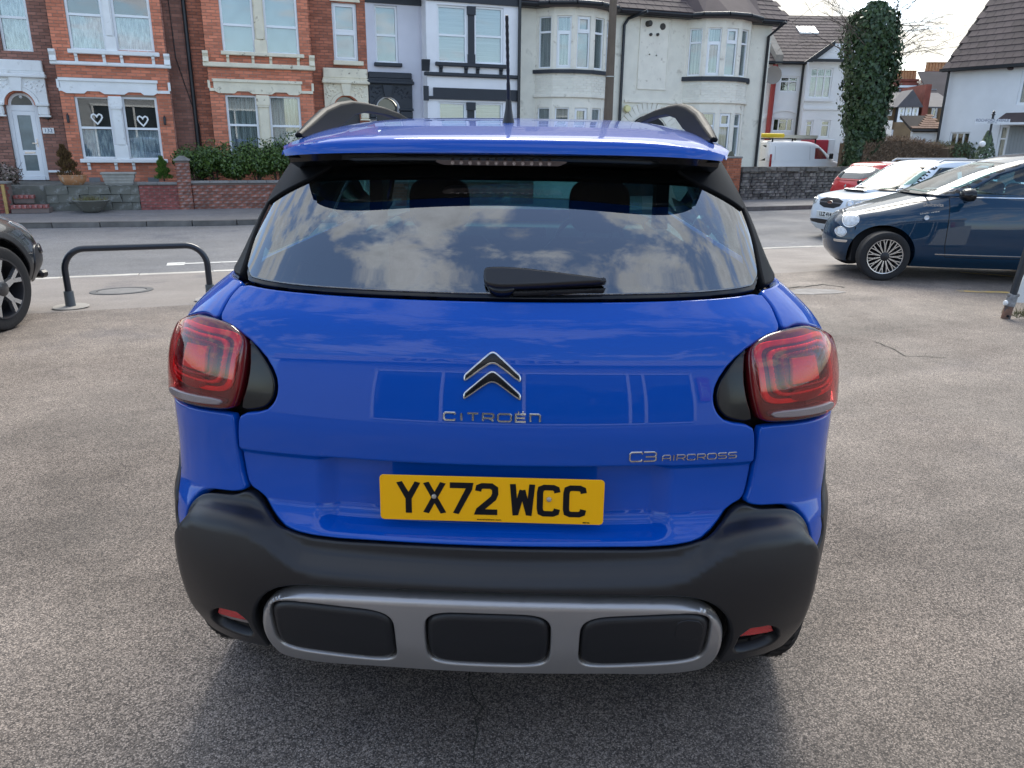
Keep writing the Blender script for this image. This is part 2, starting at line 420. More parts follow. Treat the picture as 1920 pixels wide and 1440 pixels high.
# ------------------------------------------------------------------ hero car surface
_U=np.linspace(0,3.4,1701); HRc=2.4;HU1=.46;HU2=1.12
def _phi(u):
    t=np.clip((u-HU1)/(HU2-HU1),0,1); s=t*t*t*(t*(6*t-15)+10)*.5+.5*t*t*(3-2*t); c=np.minimum(u,HU2)/HRc
    return c*(1-s)+R(88.5)*s
_ph=_phi(_U); _h=_U[1]-_U[0]
_X=np.concatenate([[0],np.cumsum((np.cos(_ph)[1:]+np.cos(_ph)[:-1])/2*_h)]); _Y=np.concatenate([[0],np.cumsum((np.sin(_ph)[1:]+np.sin(_ph)[:-1])/2*_h)])
HW0=float(np.interp(HU2+.3,_U,_X)); HY2=float(np.interp(HU2,_U,_Y))
def spl(tab):
    z=np.array([t[0] for t in tab],float);v=np.array([t[1] for t in tab],float); d=(v[1:]-v[:-1])/(z[1:]-z[:-1]); m=np.zeros(len(z)); m[0]=d[0];m[-1]=d[-1]
    for i in range(1,len(z)-1): m[i]=0 if d[i-1]*d[i]<=0 else 2*d[i-1]*d[i]/(d[i-1]+d[i])
    def f(x):
        x=np.clip(np.asarray(x,float),z[0],z[-1]); i=np.clip(np.searchsorted(z,x)-1,0,len(z)-2); hh=z[i+1]-z[i]; t=(x-z[i])/hh
        return (2*t**3-3*t**2+1)*v[i]+(t**3-2*t**2+t)*hh*m[i]+(-2*t**3+3*t**2)*v[i+1]+(t**3-t**2)*hh*m[i+1]
    return f
hy0=spl([(.20,.13),(.25,.10),(.33,.05),(.42,.015),(.55,.0),(.64,.012),(.70,.055),(.80,.065),(.88,.062),(.95,.07),(1.05,.092),(1.13,.13),(1.19,.185),(1.22,.208),(1.30,.272),(1.40,.366),(1.54,.515)])
hkw=spl([(.20,.85),(.30,.885),(.42,.902),(.60,.905),(.80,.905),(.95,.900),(1.03,.886),(1.10,.85),(1.16,.79),(1.205,.738),(1.25,.716),(1.36,.676),(1.54,.59)])
hmy=spl([(.2,1),(1.0,1),(1.2,.85),(1.54,.7)])
def HP(u,z):
    u=np.asarray(u,float); z=np.asarray(z,float); a=np.abs(u)
    x=np.sign(u)*np.interp(a,_U,_X)/HW0*hkw(z); y=np.interp(np.minimum(a,HU2),_U,_Y)*hmy(z)+np.maximum(np.interp(a,_U,_Y)-HY2,0)
    return np.stack([x,hy0(z)+y,z+0*u],-1)
HFR=Frame(-.047,1.555,-2.0)
hero=thing('parked_car','blue compact crossover seen from behind with yellow rear number plate, filling the foreground','car',HFR,(0,0,0))
def hpaint():
    m=mat('blue_paint',(.0,.070,.41),rough=.5,coat=.85,coatr=.012,spec=.05)
    return m
M_blue=hpaint()
M_black=mat('black_gloss',(.005,.006,.008),rough=.16,coat=.15,spec=.35)
M_pillar=mat('pillar_black',(.006,.007,.009),rough=.45,spec=.08)
M_clad=mat('black_cladding',(.010,.011,.014),rough=.36,bump=.10,bscale=900,var=.12,vscale=2)
M_clad2=mat('insert_plastic',(.010,.011,.014),rough=.42,bump=.08,bscale=900)
M_dark=mat('dark_cavity',(.004,.004,.005),rough=.9)
M_silver=mat('skid_silver',(.42,.41,.41),rough=.34,metal=.7,var=.05)
M_chrome=mat('chrome',(.62,.62,.62),rough=.10,metal=1)
M_rgl=glass('tinted_glass',(.13,.30,.33),ior=2.25)
M_hsg=glass('privacy_glass',(.07,.12,.13),ior=1.55)
M_sgl=glass('side_glass',(.20,.34,.36),ior=1.55)
M_wsg=glass('clear_glass',(.62,.88,.86),ior=1.45)
M_rubber=mat('tyre_rubber',(.012,.012,.013),rough=.75,bump=.3,bscale=60)
M_seat=mat('seat_cloth',(.012,.014,.018),rough=.85)
M_trim=mat('cabin_trim',(.02,.022,.026),rough=.7)
# tailgate
def gateD(u,z):
    a=np.abs(u); rec=sstep(.822,.806,z)*sstep(.640,.700,z)
    mid=sstep(.395,.345,a+ .55*np.maximum(.76-z,0)*0)
    return -rec*(.012+.030*mid)
GATE=[(0,1.184),(.2,1.184),(.4,1.185),(.6,1.189),(.728,1.193),(.722,1.168),(.698,1.140),(.684,1.121),(.66,1.112),(.58,1.094),(.512,1.057),(.474,1.012),(.466,.975),(.474,.945),(.497,.922),(.558,.911),(.566,.88),(.570,.81),(.562,.738),(.550,.718),(.533,.713),(.490,.678),(.442,.648),(.37,.637),(.2,.642),(0,.643)]
panel('tailgate',HP,mirror(GATE),m=M_blue,parent=hero,D=gateD,grid=.016,soft=1,rows=(.640,.65,.66,.67,.68,.69,.70,.803,.808,.8125,.817,.822,.827),cols=(-.395,-.382,-.37,-.358,-.345,.345,.358,.37,.382,.395),edge=.005,drop=.005,ostep=.009)
# dark inner shell seen through the shut lines
panel('inner_shell',HP,mirror([(0,1.19),(.74,1.19),(1.0,1.19),(1.02,.60),(.98,.24),(0,.24)]),m=M_dark,parent=hero,D=lambda u,z:-.065+0*u,grid=.06,soft=0,edge=.001,drop=0,skirt=.0)
for s in(1,-1):
    # quarter panel
    Q=[(0.574,.80),(0.567,.74),(0.558,.720),(0.566,.712),(0.588,.705),(0.620,.702),(0.660,.697),(0.698,.686),(0.728,.662),(0.748,.62),(0.766,.575),(0.786,.558),(0.830,.60),(0.800,.655),(0.900,.74),(1.020,.80),(1.280,.84),(1.540,.80),(1.700,.70),(1.780,.58),(1.830,.45),(1.850,.30),(2.050,.26),(2.050,1.19),(1.600,1.195),(1.000,1.195),(0.800,1.196),(0.736,1.196),(0.728,1.168),(0.705,1.138),(0.692,1.124),(0.700,1.118),(0.750,1.124),(0.790,1.118),(0.850,1.10),(0.930,1.075),(1.000,1.05),(1.020,1.00),(1.020,.95),(1.000,.905),(0.930,.888),(0.850,.888),(0.750,.896),(0.660,.903),(0.585,.907),(0.574,.90)]
    panel('quarter_panel',HP,mir(Q,s),m=M_blue,parent=hero,grid=.02,soft=1,edge=.005,drop=.005,ostep=.010)
    # lamp opening trim on the tailgate side (gloss black)
    T=[(.560,1.086),(.520,1.056),(.482,1.012),(.474,.975),(.482,.948),(.502,.929),(.556,.918),(.556,.94),(.545,.97),(.541,1.02),(.550,1.06),(.566,1.083)]
    panel('lamp_trim',HP,mir(T,s),m=M_black,parent=hero,D=lambda u,z:-.004+0*u,grid=.016,soft=1,edge=.004,drop=.004)
    # tail lamp: body, rings, lens
    LO=[(.568,.940),(.558,.975),(.555,1.03),(.564,1.075),(.590,1.100),(.65,1.116),(.75,1.118),(.80,1.110),(.85,1.092),(.93,1.065),(.99,1.04),(1.008,1.00),(1.008,.955),(.985,.918),(.92,.899),(.84,.900),(.74,.906),(.62,.913),(.578,.919)]
    lampb=panel('tail_lamp',HP,mir(LO,s),m=mat('lamp_black',(.10,.006,.010),rough=.25,coat=.6),parent=hero,D=lambda u,z:-.004+0*u,grid=.02,soft=1,edge=.005,drop=.004)
    def ringp(c,hw,hh,n=40,e=6,sk=0):
        return [(c[0]+hw*np.sign(math.cos(t))*abs(math.cos(t))**(2/e)+sk*hh*np.sign(math.sin(t))*abs(math.sin(t))**(2/e),c[1]+hh*np.sign(math.sin(t))*abs(math.sin(t))**(2/e)) for t in np.linspace(0,2*PI,n,endpoint=False)]
    c=(.716,1.026)
    Mr1=mat('lamp_red',(.75,.014,.018),rough=.22,coat=.7,var=.25,vscale=30)
    Mr2=mat('lamp_red_bright',(.85,.02,.02),rough=.3,coat=.5,bump=.4,bscale=250)
    Mr3=mat('lamp_dark_red',(.22,.005,.008),rough=.2,coat=.6)
    for (hw,hh,w_,mm,dd) in((.140,.072,.012,Mr1,.004),(.112,.055,.008,Mr1,.007),(.086,.042,.008,Mr3,.009)):
        panel('light_guide',HP,mir(ringp(c,hw,hh),s),[mir(ringp(c,hw-w_*1.15,hh-w_),s)],m=mm,parent=lampb,D=lambda u,z,dd=dd:dd+0*u,grid=.012,soft=0,edge=.003,drop=.004,skirt=.012)
    panel('reflector',HP,mir([(.668,1.056),(.752,1.052),(.756,.995),(.658,.995)],s),m=Mr2,parent=lampb,D=lambda u,z:.004+0*u,grid=.01,soft=0,edge=.003,drop=.003)
    panel('reflector',HP,mir([(.654,.990),(.755,.990),(.762,.952),(.648,.952)],s),m=Mr3,parent=lampb,D=lambda u,z:.004+0*u,grid=.012,soft=1,edge=.003,drop=.003)
    panel('reversing_light',HP,mir([(.590,.944),(.72,.938),(.80,.934),(.80,.917),(.74,.918),(.62,.926),(.592,.930)],s),m=mat('frosted_lens',(.20,.16,.16),rough=.3,coat=.8,bump=.3,bscale=300),parent=lampb,D=lambda u,z:.0195+0*u,grid=.012,soft=1,edge=.003,drop=.003)
    panel('lens',HP,mir(LO,s),m=glass('red_lens',(.88,.28,.29),ior=1.6),parent=lampb,D=lambda u,z:.013+.004*sstep(.1,0,np.abs(z-1.02)),grid=.014,soft=1,edge=.012,drop=.010,skirt=.004)
    # side glass, pillars
    panel('pillar',HP,mir([(.770,1.203),(.80,1.202),(1.02,1.204),(1.02,1.30),(1.02,1.47),(.885,1.49),(.878,1.42),(.855,1.34),(.825,1.28)],s),m=M_pillar,parent=hero,D=lambda u,z:.004+0*u,grid=.03,soft=0)
    panel('side_window',HP,mir([(1.03,1.21),(1.9,1.21),(1.9,1.465),(1.03,1.465)],s),m=M_hsg,parent=hero,grid=.06,soft=1,skirt=.004)
    panel('side_window',HP,mir([(1.95,1.21),(3.25,1.21),(2.78,1.465),(1.95,1.465)],s),m=M_hsg,parent=hero,grid=.06,soft=1,skirt=.004)
    panel('pillar',HP,mir([(3.27,1.20),(3.36,1.20),(2.88,1.48),(2.80,1.47)],s),m=M_black,parent=hero,grid=.05,soft=0)
    panel('rear_door',HP,mir([(2.06,.32),(2.06,1.19),(2.70,1.19),(2.70,.32)],s),m=M_blue,parent=hero,grid=.05,soft=0)
    fd=panel('front_door',HP,mir([(2.71,.32),(2.71,1.19),(3.39,1.19),(3.39,.32)],s),m=M_blue,parent=hero,grid=.05,soft=0)
    panel('inner_trim',HP,mir([(.84,.9),(3.2,.9),(3.2,1.245),(.90,1.235)],s),m=M_trim,parent=hero,D=lambda u,z:-.05+0*u,grid=.06,soft=0,edge=.002,drop=0,skirt=.002)
    panel('sill',HP,mir([(1.96,.20),(3.39,.20),(3.39,.31),(1.96,.31)],s),m=M_clad,parent=hero,D=lambda u,z:.008+0*u,grid=.06,soft=0)
    # cant rail under the roof edge
    panel('cant_rail',HP,mir([(.80,1.472),(2.9,1.472),(2.9,1.535),(.80,1.535)],s),m=M_blue,parent=hero,D=lambda u,z:.002+0*u,grid=.03,soft=0)
# rear window
panel('rear_window',HP,mirror([(0,1.198),(.4,1.199),(.6,1.203),(.760,1.209),(.815,1.28),(.845,1.34),(.868,1.42),(.875,1.49),(0,1.50)]),m=M_rgl,parent=hero,D=lambda u,z:-.002+0*u,grid=.02,soft=1,edge=.003,drop=.002,skirt=.004)
for s in(1,-1): panel('corner_fin',HP,mir([(.66,1.432),(.845,1.368),(.885,1.39),(.892,1.51),(.58,1.51),(.60,1.462)],s),m=M_pillar,parent=hero,D=lambda u,z:.006+0*u,grid=.02,soft=0,edge=.003,drop=.003,skirt=.006)
# black ceramic border round the glass
panel('window_surround',HP,mirror([(0,1.191),(.4,1.192),(.6,1.196),(.768,1.202),(.822,1.28),(.852,1.34),(.875,1.42),(.882,1.50),(0,1.503)]),[mirror([(0,1.212),(.4,1.213),(.6,1.217),(.738,1.224),(.785,1.28),(.808,1.345),(.800,1.378),(.72,1.432),(.66,1.452),(0,1.462)])],m=M_black,parent=hero,D=lambda u,z:-.006+0*u,grid=.02,soft=1,edge=.002,drop=.001)
# bumper
zs=spl([(0,.588),(.36,.589),(.40,.594),(.44,.614),(.48,.642),(.52,.658),(.56,.664),(.62,.662),(.68,.65),(.715,.622),(.74,.585),(.77,.53),(.82,.50),(1.2,.50)])
def bumpD(u,z):
    a=np.abs(u); s=zs(a); t=sstep(.024,-.026,z-s)*sstep(.80,.70,a)
    return .004+.046*t-.012*sstep(.50,.30,z)*t
BO=[(0.000,.637),(0.200,.636),(0.370,.631),(0.444,.642),(0.494,.672),(0.536,.706),(0.556,.713),(0.586,.698),(0.620,.695),(0.660,.690),(0.693,.679),(0.722,.656),(0.742,.615),(0.760,.570),(0.784,.550),(0.830,.590),(0.800,.646),(0.900,.73),(1.020,.79),(1.280,.83),(1.540,.79),(1.690,.69),(1.770,.58),(1.820,.45),(1.840,.30),(1.780,.30),(1.760,.42),(1.700,.55),(1.600,.65),(1.450,.73),(1.280,.76),(1.100,.73),(0.970,.66),(0.890,.56),(0.855,.45),(0.830,.35),(0.870,.33),(0.780,.305),(0.660,.298),(0.600,.300),(0.560,.305),(0.528,.30),(0.528,.35),(0.527,.42),(0.508,.478),(0.470,.520),(0.420,.538),(0.360,.545),(0.200,.552),(0.000,.556)]
FOG=[(.546,.432),(.63,.430),(.662,.36),(.60,.340),(.548,.345)]
bf=mirror(BO)
panel('rear_bumper',HP,bf,[FOG,mir(FOG,-1)],m=M_clad,parent=hero,D=bumpD,grid=.0105,soft=1,edge=.006,drop=.006,ostep=.010)
for s in(1,-1):
    panel('reflector_pocket',HP,mir([(.53,.45),(.70,.45),(.70,.32),(.53,.32)],s),m=M_dark,parent=hero,D=lambda u,z:-.005+0*u,grid=.02,soft=0,edge=.002,drop=0)
    rf=panel('rear_reflector',HP,mir([(.548,.420),(.626,.420),(.645,.388),(.550,.394)],s),m=mat('reflector_red',(.55,.01,.02),rough=.25,coat=.6,bump=.3,bscale=400),parent=hero,D=lambda u,z:.028+0*u,grid=.008,soft=0,edge=.002,drop=.002)
    if s<0: panel('fog_lens',HP,mir([(.551,.391),(.646,.386),(.654,.370),(.552,.374)],s),m=mat('frosted_lens'),parent=hero,D=lambda u,z:.022+0*u,grid=.008,soft=0,edge=.002,drop=.002)
# silver skid plate and its dark inserts
def skD(u,z): return .054+0*u
def rrect(x0,x1,z0,z1,e=5,n=36,sk=0):
    cx,cz=(x0+x1)/2,(z0+z1)/2; hw,hh=(x1-x0)/2,(z1-z0)/2
    return [(cx+hw*np.sign(math.cos(t))*abs(math.cos(t))**(2/e)+sk*np.sign(math.sin(t)),cz+hh*np.sign(math.sin(t))*abs(math.sin(t))**(2/e)) for t in np.linspace(0,2*PI,n,endpoint=False)]
SK=mirror([(0,.536),(.2,.533),(.36,.525),(.42,.518),(.466,.500),(.500,.462),(.512,.41),(.514,.35),(.506,.312),(.48,.294),(.42,.288),(.36,.292),(.28,.302),(.2,.306),(0,.308)])
ins=[rrect(-.474,-.202,.350,.498),rrect(-.130,.127,.356,.504),rrect(.194,.468,.352,.498)]
def grow(P,d): 
    P=np.array(P); c=P.mean(0); return [tuple(c+(p-c)*(1+d/np.maximum(np.abs(P-c).max(0),1e-6))) for p in P]
sk=panel('skid_plate',HP,SK,[grow(i,.004) for i in ins],m=M_silver,parent=hero,D=skD,grid=.012,soft=1,edge=.018,drop=.022,hedge=.004,hdrop=.003,ostep=.009)
for i in ins:
    panel('skid_insert',HP,i,m=M_clad2,parent=hero,D=lambda u,z:.055+0*u,grid=.015,soft=0,edge=.016,drop=.013)
panel('tow_cover',HP,[(.392,.424),(.450,.426),(.456,.45),(.446,.478),(.426,.485),(.400,.485),(.392,.475)],m=M_clad2,parent=hero,D=lambda u,z:.0562+0*u,grid=.012,soft=1,edge=.0016,drop=.0016,skirt=.001)
# number plate
def flatpart(name,quads,y,th,m,parent,label=None):
    mb=MB()
    for q in quads: mb.prism([(p[0],p[1]) for p in q],'y',y-th,y)
    return mb.build(name,m,parent,label=label)
pz0,pz1=.681,.793; PY=.060
pl_=bpy.data.objects.new('number_plate',None); COL.objects.link(pl_); pl_.parent=hero; BASE[pl_.name]=np.zeros(3)
pl_.location=(0,PY,pz0); BASE[pl_.name]=np.array([0,PY,pz0]); pl_.rotation_euler=(R(-3),0,0)
mb=MB(); mb.prism([(p[0],p[1]) for p in [tuple(q) for q in resample(chaikin([(-.2615,pz0),(.2615,pz0),(.2615,pz1),(-.2615,pz1)],0),.6)]] if False else [(-.2615+.008,pz0),(.2615-.008,pz0),(.2615-.0025,pz0+.0025),(.2615,pz0+.008),(.2615,pz1-.008),(.2615-.0025,pz1-.0025),(.2615-.008,pz1),(-.2615+.008,pz1),(-.2615+.0025,pz1-.0025),(-.2615,pz1-.008),(-.2615,pz0+.008),(-.2615+.0025,pz0+.0025)],'y',PY-.004,PY)
mb.build('plate_blank',mat('plate_yellow',(.95,.47,.0),rough=.35,coat=.15,coatr=.08,spec=.3),pl_,bev=.0012)
M_pchar=mat('plate_black',(.006,.007,.010),rough=.4,spec=.2)
GL={'Y':[[(-1,1),(0,-.05)],[(1,1),(0,-.05)],[(0,.08),(0,-1)]],
'X':[[(-.92,1),(.95,-1)],[(.92,1),(-.95,-1)]],
'7':[[(-1,.83),(.86,.83),(.80,.62),(-.45,-1)]],
'2':[[(-.80,.50),(-.72,.74),(-.42,.84),(.42,.84),(.78,.66),(.80,.34),(.62,.06),(-.72,-.72),(-.78,-.83),(1,-.83)]],
'W':[[(-.90,1),(-.62,-.98)],[(-.62,-.9),(0,.62)],[(0,.62),(.62,-.9)],[(.62,-.98),(.90,1)]],
'C':[[(.80,.52),(.72,.74),(.42,.84),(-.42,.84),(-.72,.74),(-.80,.5),(-.80,-.5),(-.72,-.74),(-.42,-.84),(.42,-.84),(.72,-.74),(.80,-.52)]]}
cw=.050; chh=.079; st=.0148; gap=.011; cxs=[]; x=0; txt='YX72 WCC'
for ch in txt:
    if ch==' ': x+=.022; continue
    cxs.append((ch,x+cw/2)); x+=cw+gap
tw=x-gap; zc=(pz0+pz1)/2+.002
for i,(ch,cx) in enumerate(cxs):
    cx=cx-tw/2; mb=MB()
    for k_,stroke in enumerate(GL[ch]):
        pts=[(cx+p[0]*cw/2*(.86 if ch in'YX' else 1.0),zc+p[1]*chh/2) for p in stroke]
        for j_,q in enumerate(ribbon(pts,st*(.98 if ch!='W' else .92))): mb.prism([(p.x,min(max(p.y,zc-chh/2),zc+chh/2)) for p in q],'y',PY-.0049-.00005*(k_+.3*j_),PY-.0035)
    mb.build('plate_character',M_pchar,pl_)
mb=MB()
for cx in(-.134,.134):
    mb.lathe([(0,PY-.0095),(.003,PY-.0095),(.0052,PY-.0085),(.0062,PY-.006),(.0062,PY-.003)],16,'y',(cx,0,zc+.004))
    
for cx in(-.134,.134):
    k=MB().lathe([(0,PY-.0095),(.003,PY-.0095),(.0052,PY-.0085),(.0062,PY-.006),(.0062,PY-.003)],16,'y',(cx,0,zc+.004)); k.build('screw',mat('screw_steel',(.55,.55,.53),rough=.3,metal=.8),pl_,smooth=30)
def text_mesh(body,size,name,m,parent,loc,ext=.0004,align='CENTER',rot=(PI/2,0,0),sx=1.0,top=None,bold=0):
    cu=bpy.data.curves.new(name,'FONT'); cu.body=body; cu.size=size; cu.extrude=ext; cu.align_x=align; cu.align_y='CENTER'; cu.offset=bold
    o=bpy.data.objects.new(name,cu); COL.objects.link(o); dg=bpy.context.evaluated_depsgraph_get(); me=bpy.data.meshes.new_from_object(o.evaluated_get(dg)); bpy.data.objects.remove(o)
    for v in me.vertices: v.co.x*=sx
    me.materials.clear(); me.materials.append(m)
    o=bpy.data.objects.new(name,me); COL.objects.link(o); o.parent=parent; b=local(parent); o.location=Vector(loc)-Vector(b); o.rotation_euler=rot; return o
text_mesh('evanshalshaw.com',.0062,'plate_lettering',M_pchar,pl_,(-.005,PY-.0045,pz0+.0065),sx=1.25)
text_mesh('BSAU 145e',.0034,'plate_lettering',M_pchar,pl_,(.222,PY-.0045,pz0+.0050),bold=.0002)
# badge and lettering laid on the tailgate surface
def onsurf(name,strokes,w,th,m,parent,D=gateD,seg=.004,bevel=True):
    """strokes: list of polylines in (u,z)"""
    V=[];F=[]
    for st_ in strokes:
        for q in ribbon(st_,w):
            pts=np.array([(p.x,p.y) for p in q]); c=pts.mean(0)
            def pos(pp,h):
                u=pp[:,0];z=pp[:,1]; p=HP(u,z); n=snormal(HP,u,z); return p+n*(np.broadcast_to(D(u,z),u.shape)+h)[:,None]
            lo=pos(pts,-.001); mid=pos(pts,th*.6); tp=pos(c+(pts-c)*np.array([.97,.97])*1.0,th)
            # shrink top across the stroke only
            mL=(pts[0]+pts[1])/2; mR=(pts[3]+pts[2])/2
            t2=np.array([mL+(pts[0]-mL)*.62,mL+(pts[1]-mL)*.62,mR+(pts[2]-mR)*.62,mR+(pts[3]-mR)*.62]); tp=pos(t2,th)
            k=len(V); V+=list(lo)+list(mid)+list(tp)
            for a in(0,4):
                for i in range(4):
                    j=(i+1)%4; F.append((k+a+i,k+a+j,k+a+4+j,k+a+4+i))
            F.append((k+8,k+9,k+10,k+11))
    mb=MB(); mb.v=[tuple(p) for p in V]; mb.f=F
    return mb.build(name,m,parent)
for dz in(0,.040):
    zz=.978+dz
    ch=[(-.0605,zz),(-.0605,zz+.014),(-.054,zz+.021),(-.012,zz+.060),(0,zz+.066),(.012,zz+.060),(.054,zz+.021),(.0605,zz+.014),(.0605,zz),(.054,zz+.001),(.012,zz+.034),(0,zz+.039),(-.012,zz+.034),(-.054,zz+.001)]
    bg=panel('badge_chevron',HP,ch,m=M_chrome,parent=hero,D=lambda u,z:.009+0*u,grid=.006,soft=1,edge=.0035,drop=.004,skirt=.008,ostep=.003)
    ich=np.array(ch); ic=ich.copy(); 
    inn=inset(resample(chaikin(ch,1),.003),.0042)
    panel('chevron_inlay',HP,[tuple(p) for p in inn],m=M_black,parent=bg,D=lambda u,z:.0102+0*u,grid=.006,soft=0,edge=.0015,drop=.0012,skirt=.001,ostep=.003)
def word(glyphs,u0,z0,H_,Wd,gapf=.25):
    out=[];x=u0
    for g,wf in glyphs:
        wd=H_*wf*Wd
        for s_ in g: out.append([(x+p[0]*wd,z0+p[1]*H_) for p in s_])
        x+=wd+H_*gapf*Wd
    return out,x
LC=[[(1,.80),(.92,1),(.12,1),(0,.82),(0,.18),(.12,0),(.92,0),(1,.20)]]
LI=[[(.5,0),(.5,1)]]; LT=[[(0,1),(1,1)],[(.5,1),(.5,0)]]
LR=[[(0,0),(0,1),(.88,1),(1,.88),(1,.52),(.88,.40),(.06,.40)],[(.6,.40),(1,0)]]
LO_=[[(.5,0),(.12,0),(0,.18),(0,.82),(.12,1),(.88,1),(1,.82),(1,.18),(.88,0),(.5,0)]]
LE=[[(1,1),(0,1),(0,0),(1,0)],[(0,.5),(.9,.5)],[(.22,1.30),(.34,1.30)],[(.66,1.30),(.78,1.30)]]
Ln=[[(0,0),(0,1),(.85,1),(1,.85),(1,0)]]
L3=[[(0,1),(.85,1),(1,.88),(1,.62),(.9,.5),(.15,.5)],[(.9,.5),(1,.4),(1,.12),(.85,0),(0,0)]]
LA=[[(0,0),(0,.72),(.2,1),(.85,1),(1,.85),(1,0)],[(0,.42),(1,.42)]]
LRr=[[(0,0),(0,1),(.85,1),(1,.88),(1,.55),(.85,.42),(.1,.42)],[(.55,.42),(.95,0)]]
LS=[[(1,1),(.12,1),(0,.88),(0,.62),(.12,.52),(.88,.50),(1,.38),(1,.12),(.88,0),(0,0)]]
g,_=word([(LC,1.25),(LI,.35),(LT,1.2),(LR,1.15),(LO_,1.45),(LE,1.1),(Ln,1.05)],-.0985,.930,.0165,1.0,.50)
def centre(g,u0,u1):
    mn=min(p[0] for s_ in g for p in s_); mxx=max(p[0] for s_ in g for p in s_); return [[(u0+(p[0]-mn)*(u1-u0)/(mxx-mn),p[1]) for p in s_] for s_ in g]
onsurf('maker_lettering',centre(g,-.1000,.0995),.0048,.003,M_chrome,hero)
g,_=word([(LC,1.25),(L3,1.25)],.294,.834,.0225,1.0,.14); onsurf('model_lettering',centre(g,.290,.346),.0038,.003,M_chrome,hero)
g,_=word([(LA,1.15),(LI,.3),(LRr,1.15),(LC,1.2),(LRr,1.15),(LO_,1.3),(LS,1.2),(LS,1.2)],.365,.834,.0135,1.0,.32); onsurf('model_lettering',centre(g,.360,.524),.0027,.0025,M_chrome,hero)
# roof and spoiler as one lofted skin
RP=[(.385,1.5045,.556),(.352,1.504,.545),(.342,1.508,.544),(.344,1.518,.546),(.349,1.529,.550),(.3535,1.536,.553),(.359,1.540,.557),(.385,1.545,.566),(.44,1.552,.578),(.52,1.561,.588),(.65,1.575,.596),(.8,1.588,.600),(1.0,1.601,.603),(1.3,1.615,.605),(1.6,1.622,.605),(1.9,1.620,.603),(2.2,1.606,.598),(2.5,1.572,.590),(2.75,1.545,.58),(2.80,1.53,.58)]
def roofV(i,t):
    y,z,wd=RP[i]; a=abs(t); under=i<2
    dz=(0 if under else -.008*a*a-(.036 if i>=6 else .006+.005*max(0,i-2))*a**7)
    yy=y+.030*a**2.4+(.05*a**10 if i<9 else 0)
    return (t*wd,yy,z+dz-(0.006*a**6 if under else 0))
TS=np.concatenate([np.linspace(-1,-.8,9),np.linspace(-.75,.75,31),np.linspace(.8,1,9)])
SPL=10; n=len(TS)
def roofpart(i0,i1):
    V=[roofV(i,t) for i in range(i0,i1+1) for t in TS]; return MB().add(V,[(i*n+j,i*n+j+1,(i+1)*n+j+1,(i+1)*n+j) for i in range(i1-i0) for j in range(n-1)])
mb=roofpart(0,SPL)
#(i*n+j,i*n+j+1,(i+1)*n+j+1,(i+1)*n+j) for i in range(SPL) for j in range(n-1)])
sp=mb.build('spoiler',M_blue,hero,smooth=50)
mb=roofpart(SPL,len(RP)-1)
rf_=mb.build('roof',M_blue,hero,smooth=60)
for o_ in(sp,rf_):
    for md in(0,):
        me=o_.data
        # make sure outside faces point up
        pass
# spoiler underside housing and side fins
mb=MB(); u_=np.linspace(-1,1,31); V=[];F=[]
for t in u_:
    a=abs(t); x=t*.543; yb=.366+.030*a**2.4+.05*a**10; yf=.455+.10*a**4
    V+=[(x,yb,1.5025-.006*a**6),(x,yb+.012,1.490-.012*a**4),(x,yf,1.476-.02*a**4),(x,yf+.03,1.50)]
for i in range(30): F+=[(i*4+k,i*4+k+1,i*4+5+k,i*4+4+k) for k in range(3)]
mb.add(V,F); mb.build('spoiler_underside',M_black,hero,smooth=40)
bl=panel('brake_light',lambda u,z: np.stack([u,.378+.03*np.abs(u/.55)**2.4+(1.49-z)*1.1,z],-1),[(-.155,1.4905),(.155,1.4905),(.163,1.4855),(.145,1.4760),(-.145,1.4760),(-.163,1.4855)],m=mat('brake_lens',(.16,.13,.13),rough=.2,coat=.8),parent=hero,grid=.02,soft=0,edge=.003,drop=.003,step=None)
mb=MB()
for i in range(12):
    x=-.118+i*.0215; mb.lathe([(0,-.004),(.0038,-.004),(.0055,0)],10,'y',(x,.378+.03*abs(x/.55)**2.4+.0045,1.4835))
mb.build('light_emitter',mat('led_silver',(.5,.42,.40),rough=.25,metal=.6),bl,smooth=40)
# aerial
mb=MB().lathe([(.021,1.569),(.019,1.582),(.014,1.602),(.010,1.625),(.008,1.650)],18,'z',(0.0,.80,0)); 
ae=mb.build('aerial',mat('aerial_rubber',(.012,.013,.016),rough=.4),hero,smooth=60)
path=[(0-.004*i/20,.80-.0022*i,1.645+.0092*i) for i in range(0,25)]
mb=MB().tube(path,[.0055 if i<6 else (.0042+(.0009 if i%2 else 0)) for i in range(25)],8)
mb.build('aerial_whip',mat('aerial_rubber'),ae,smooth=60)
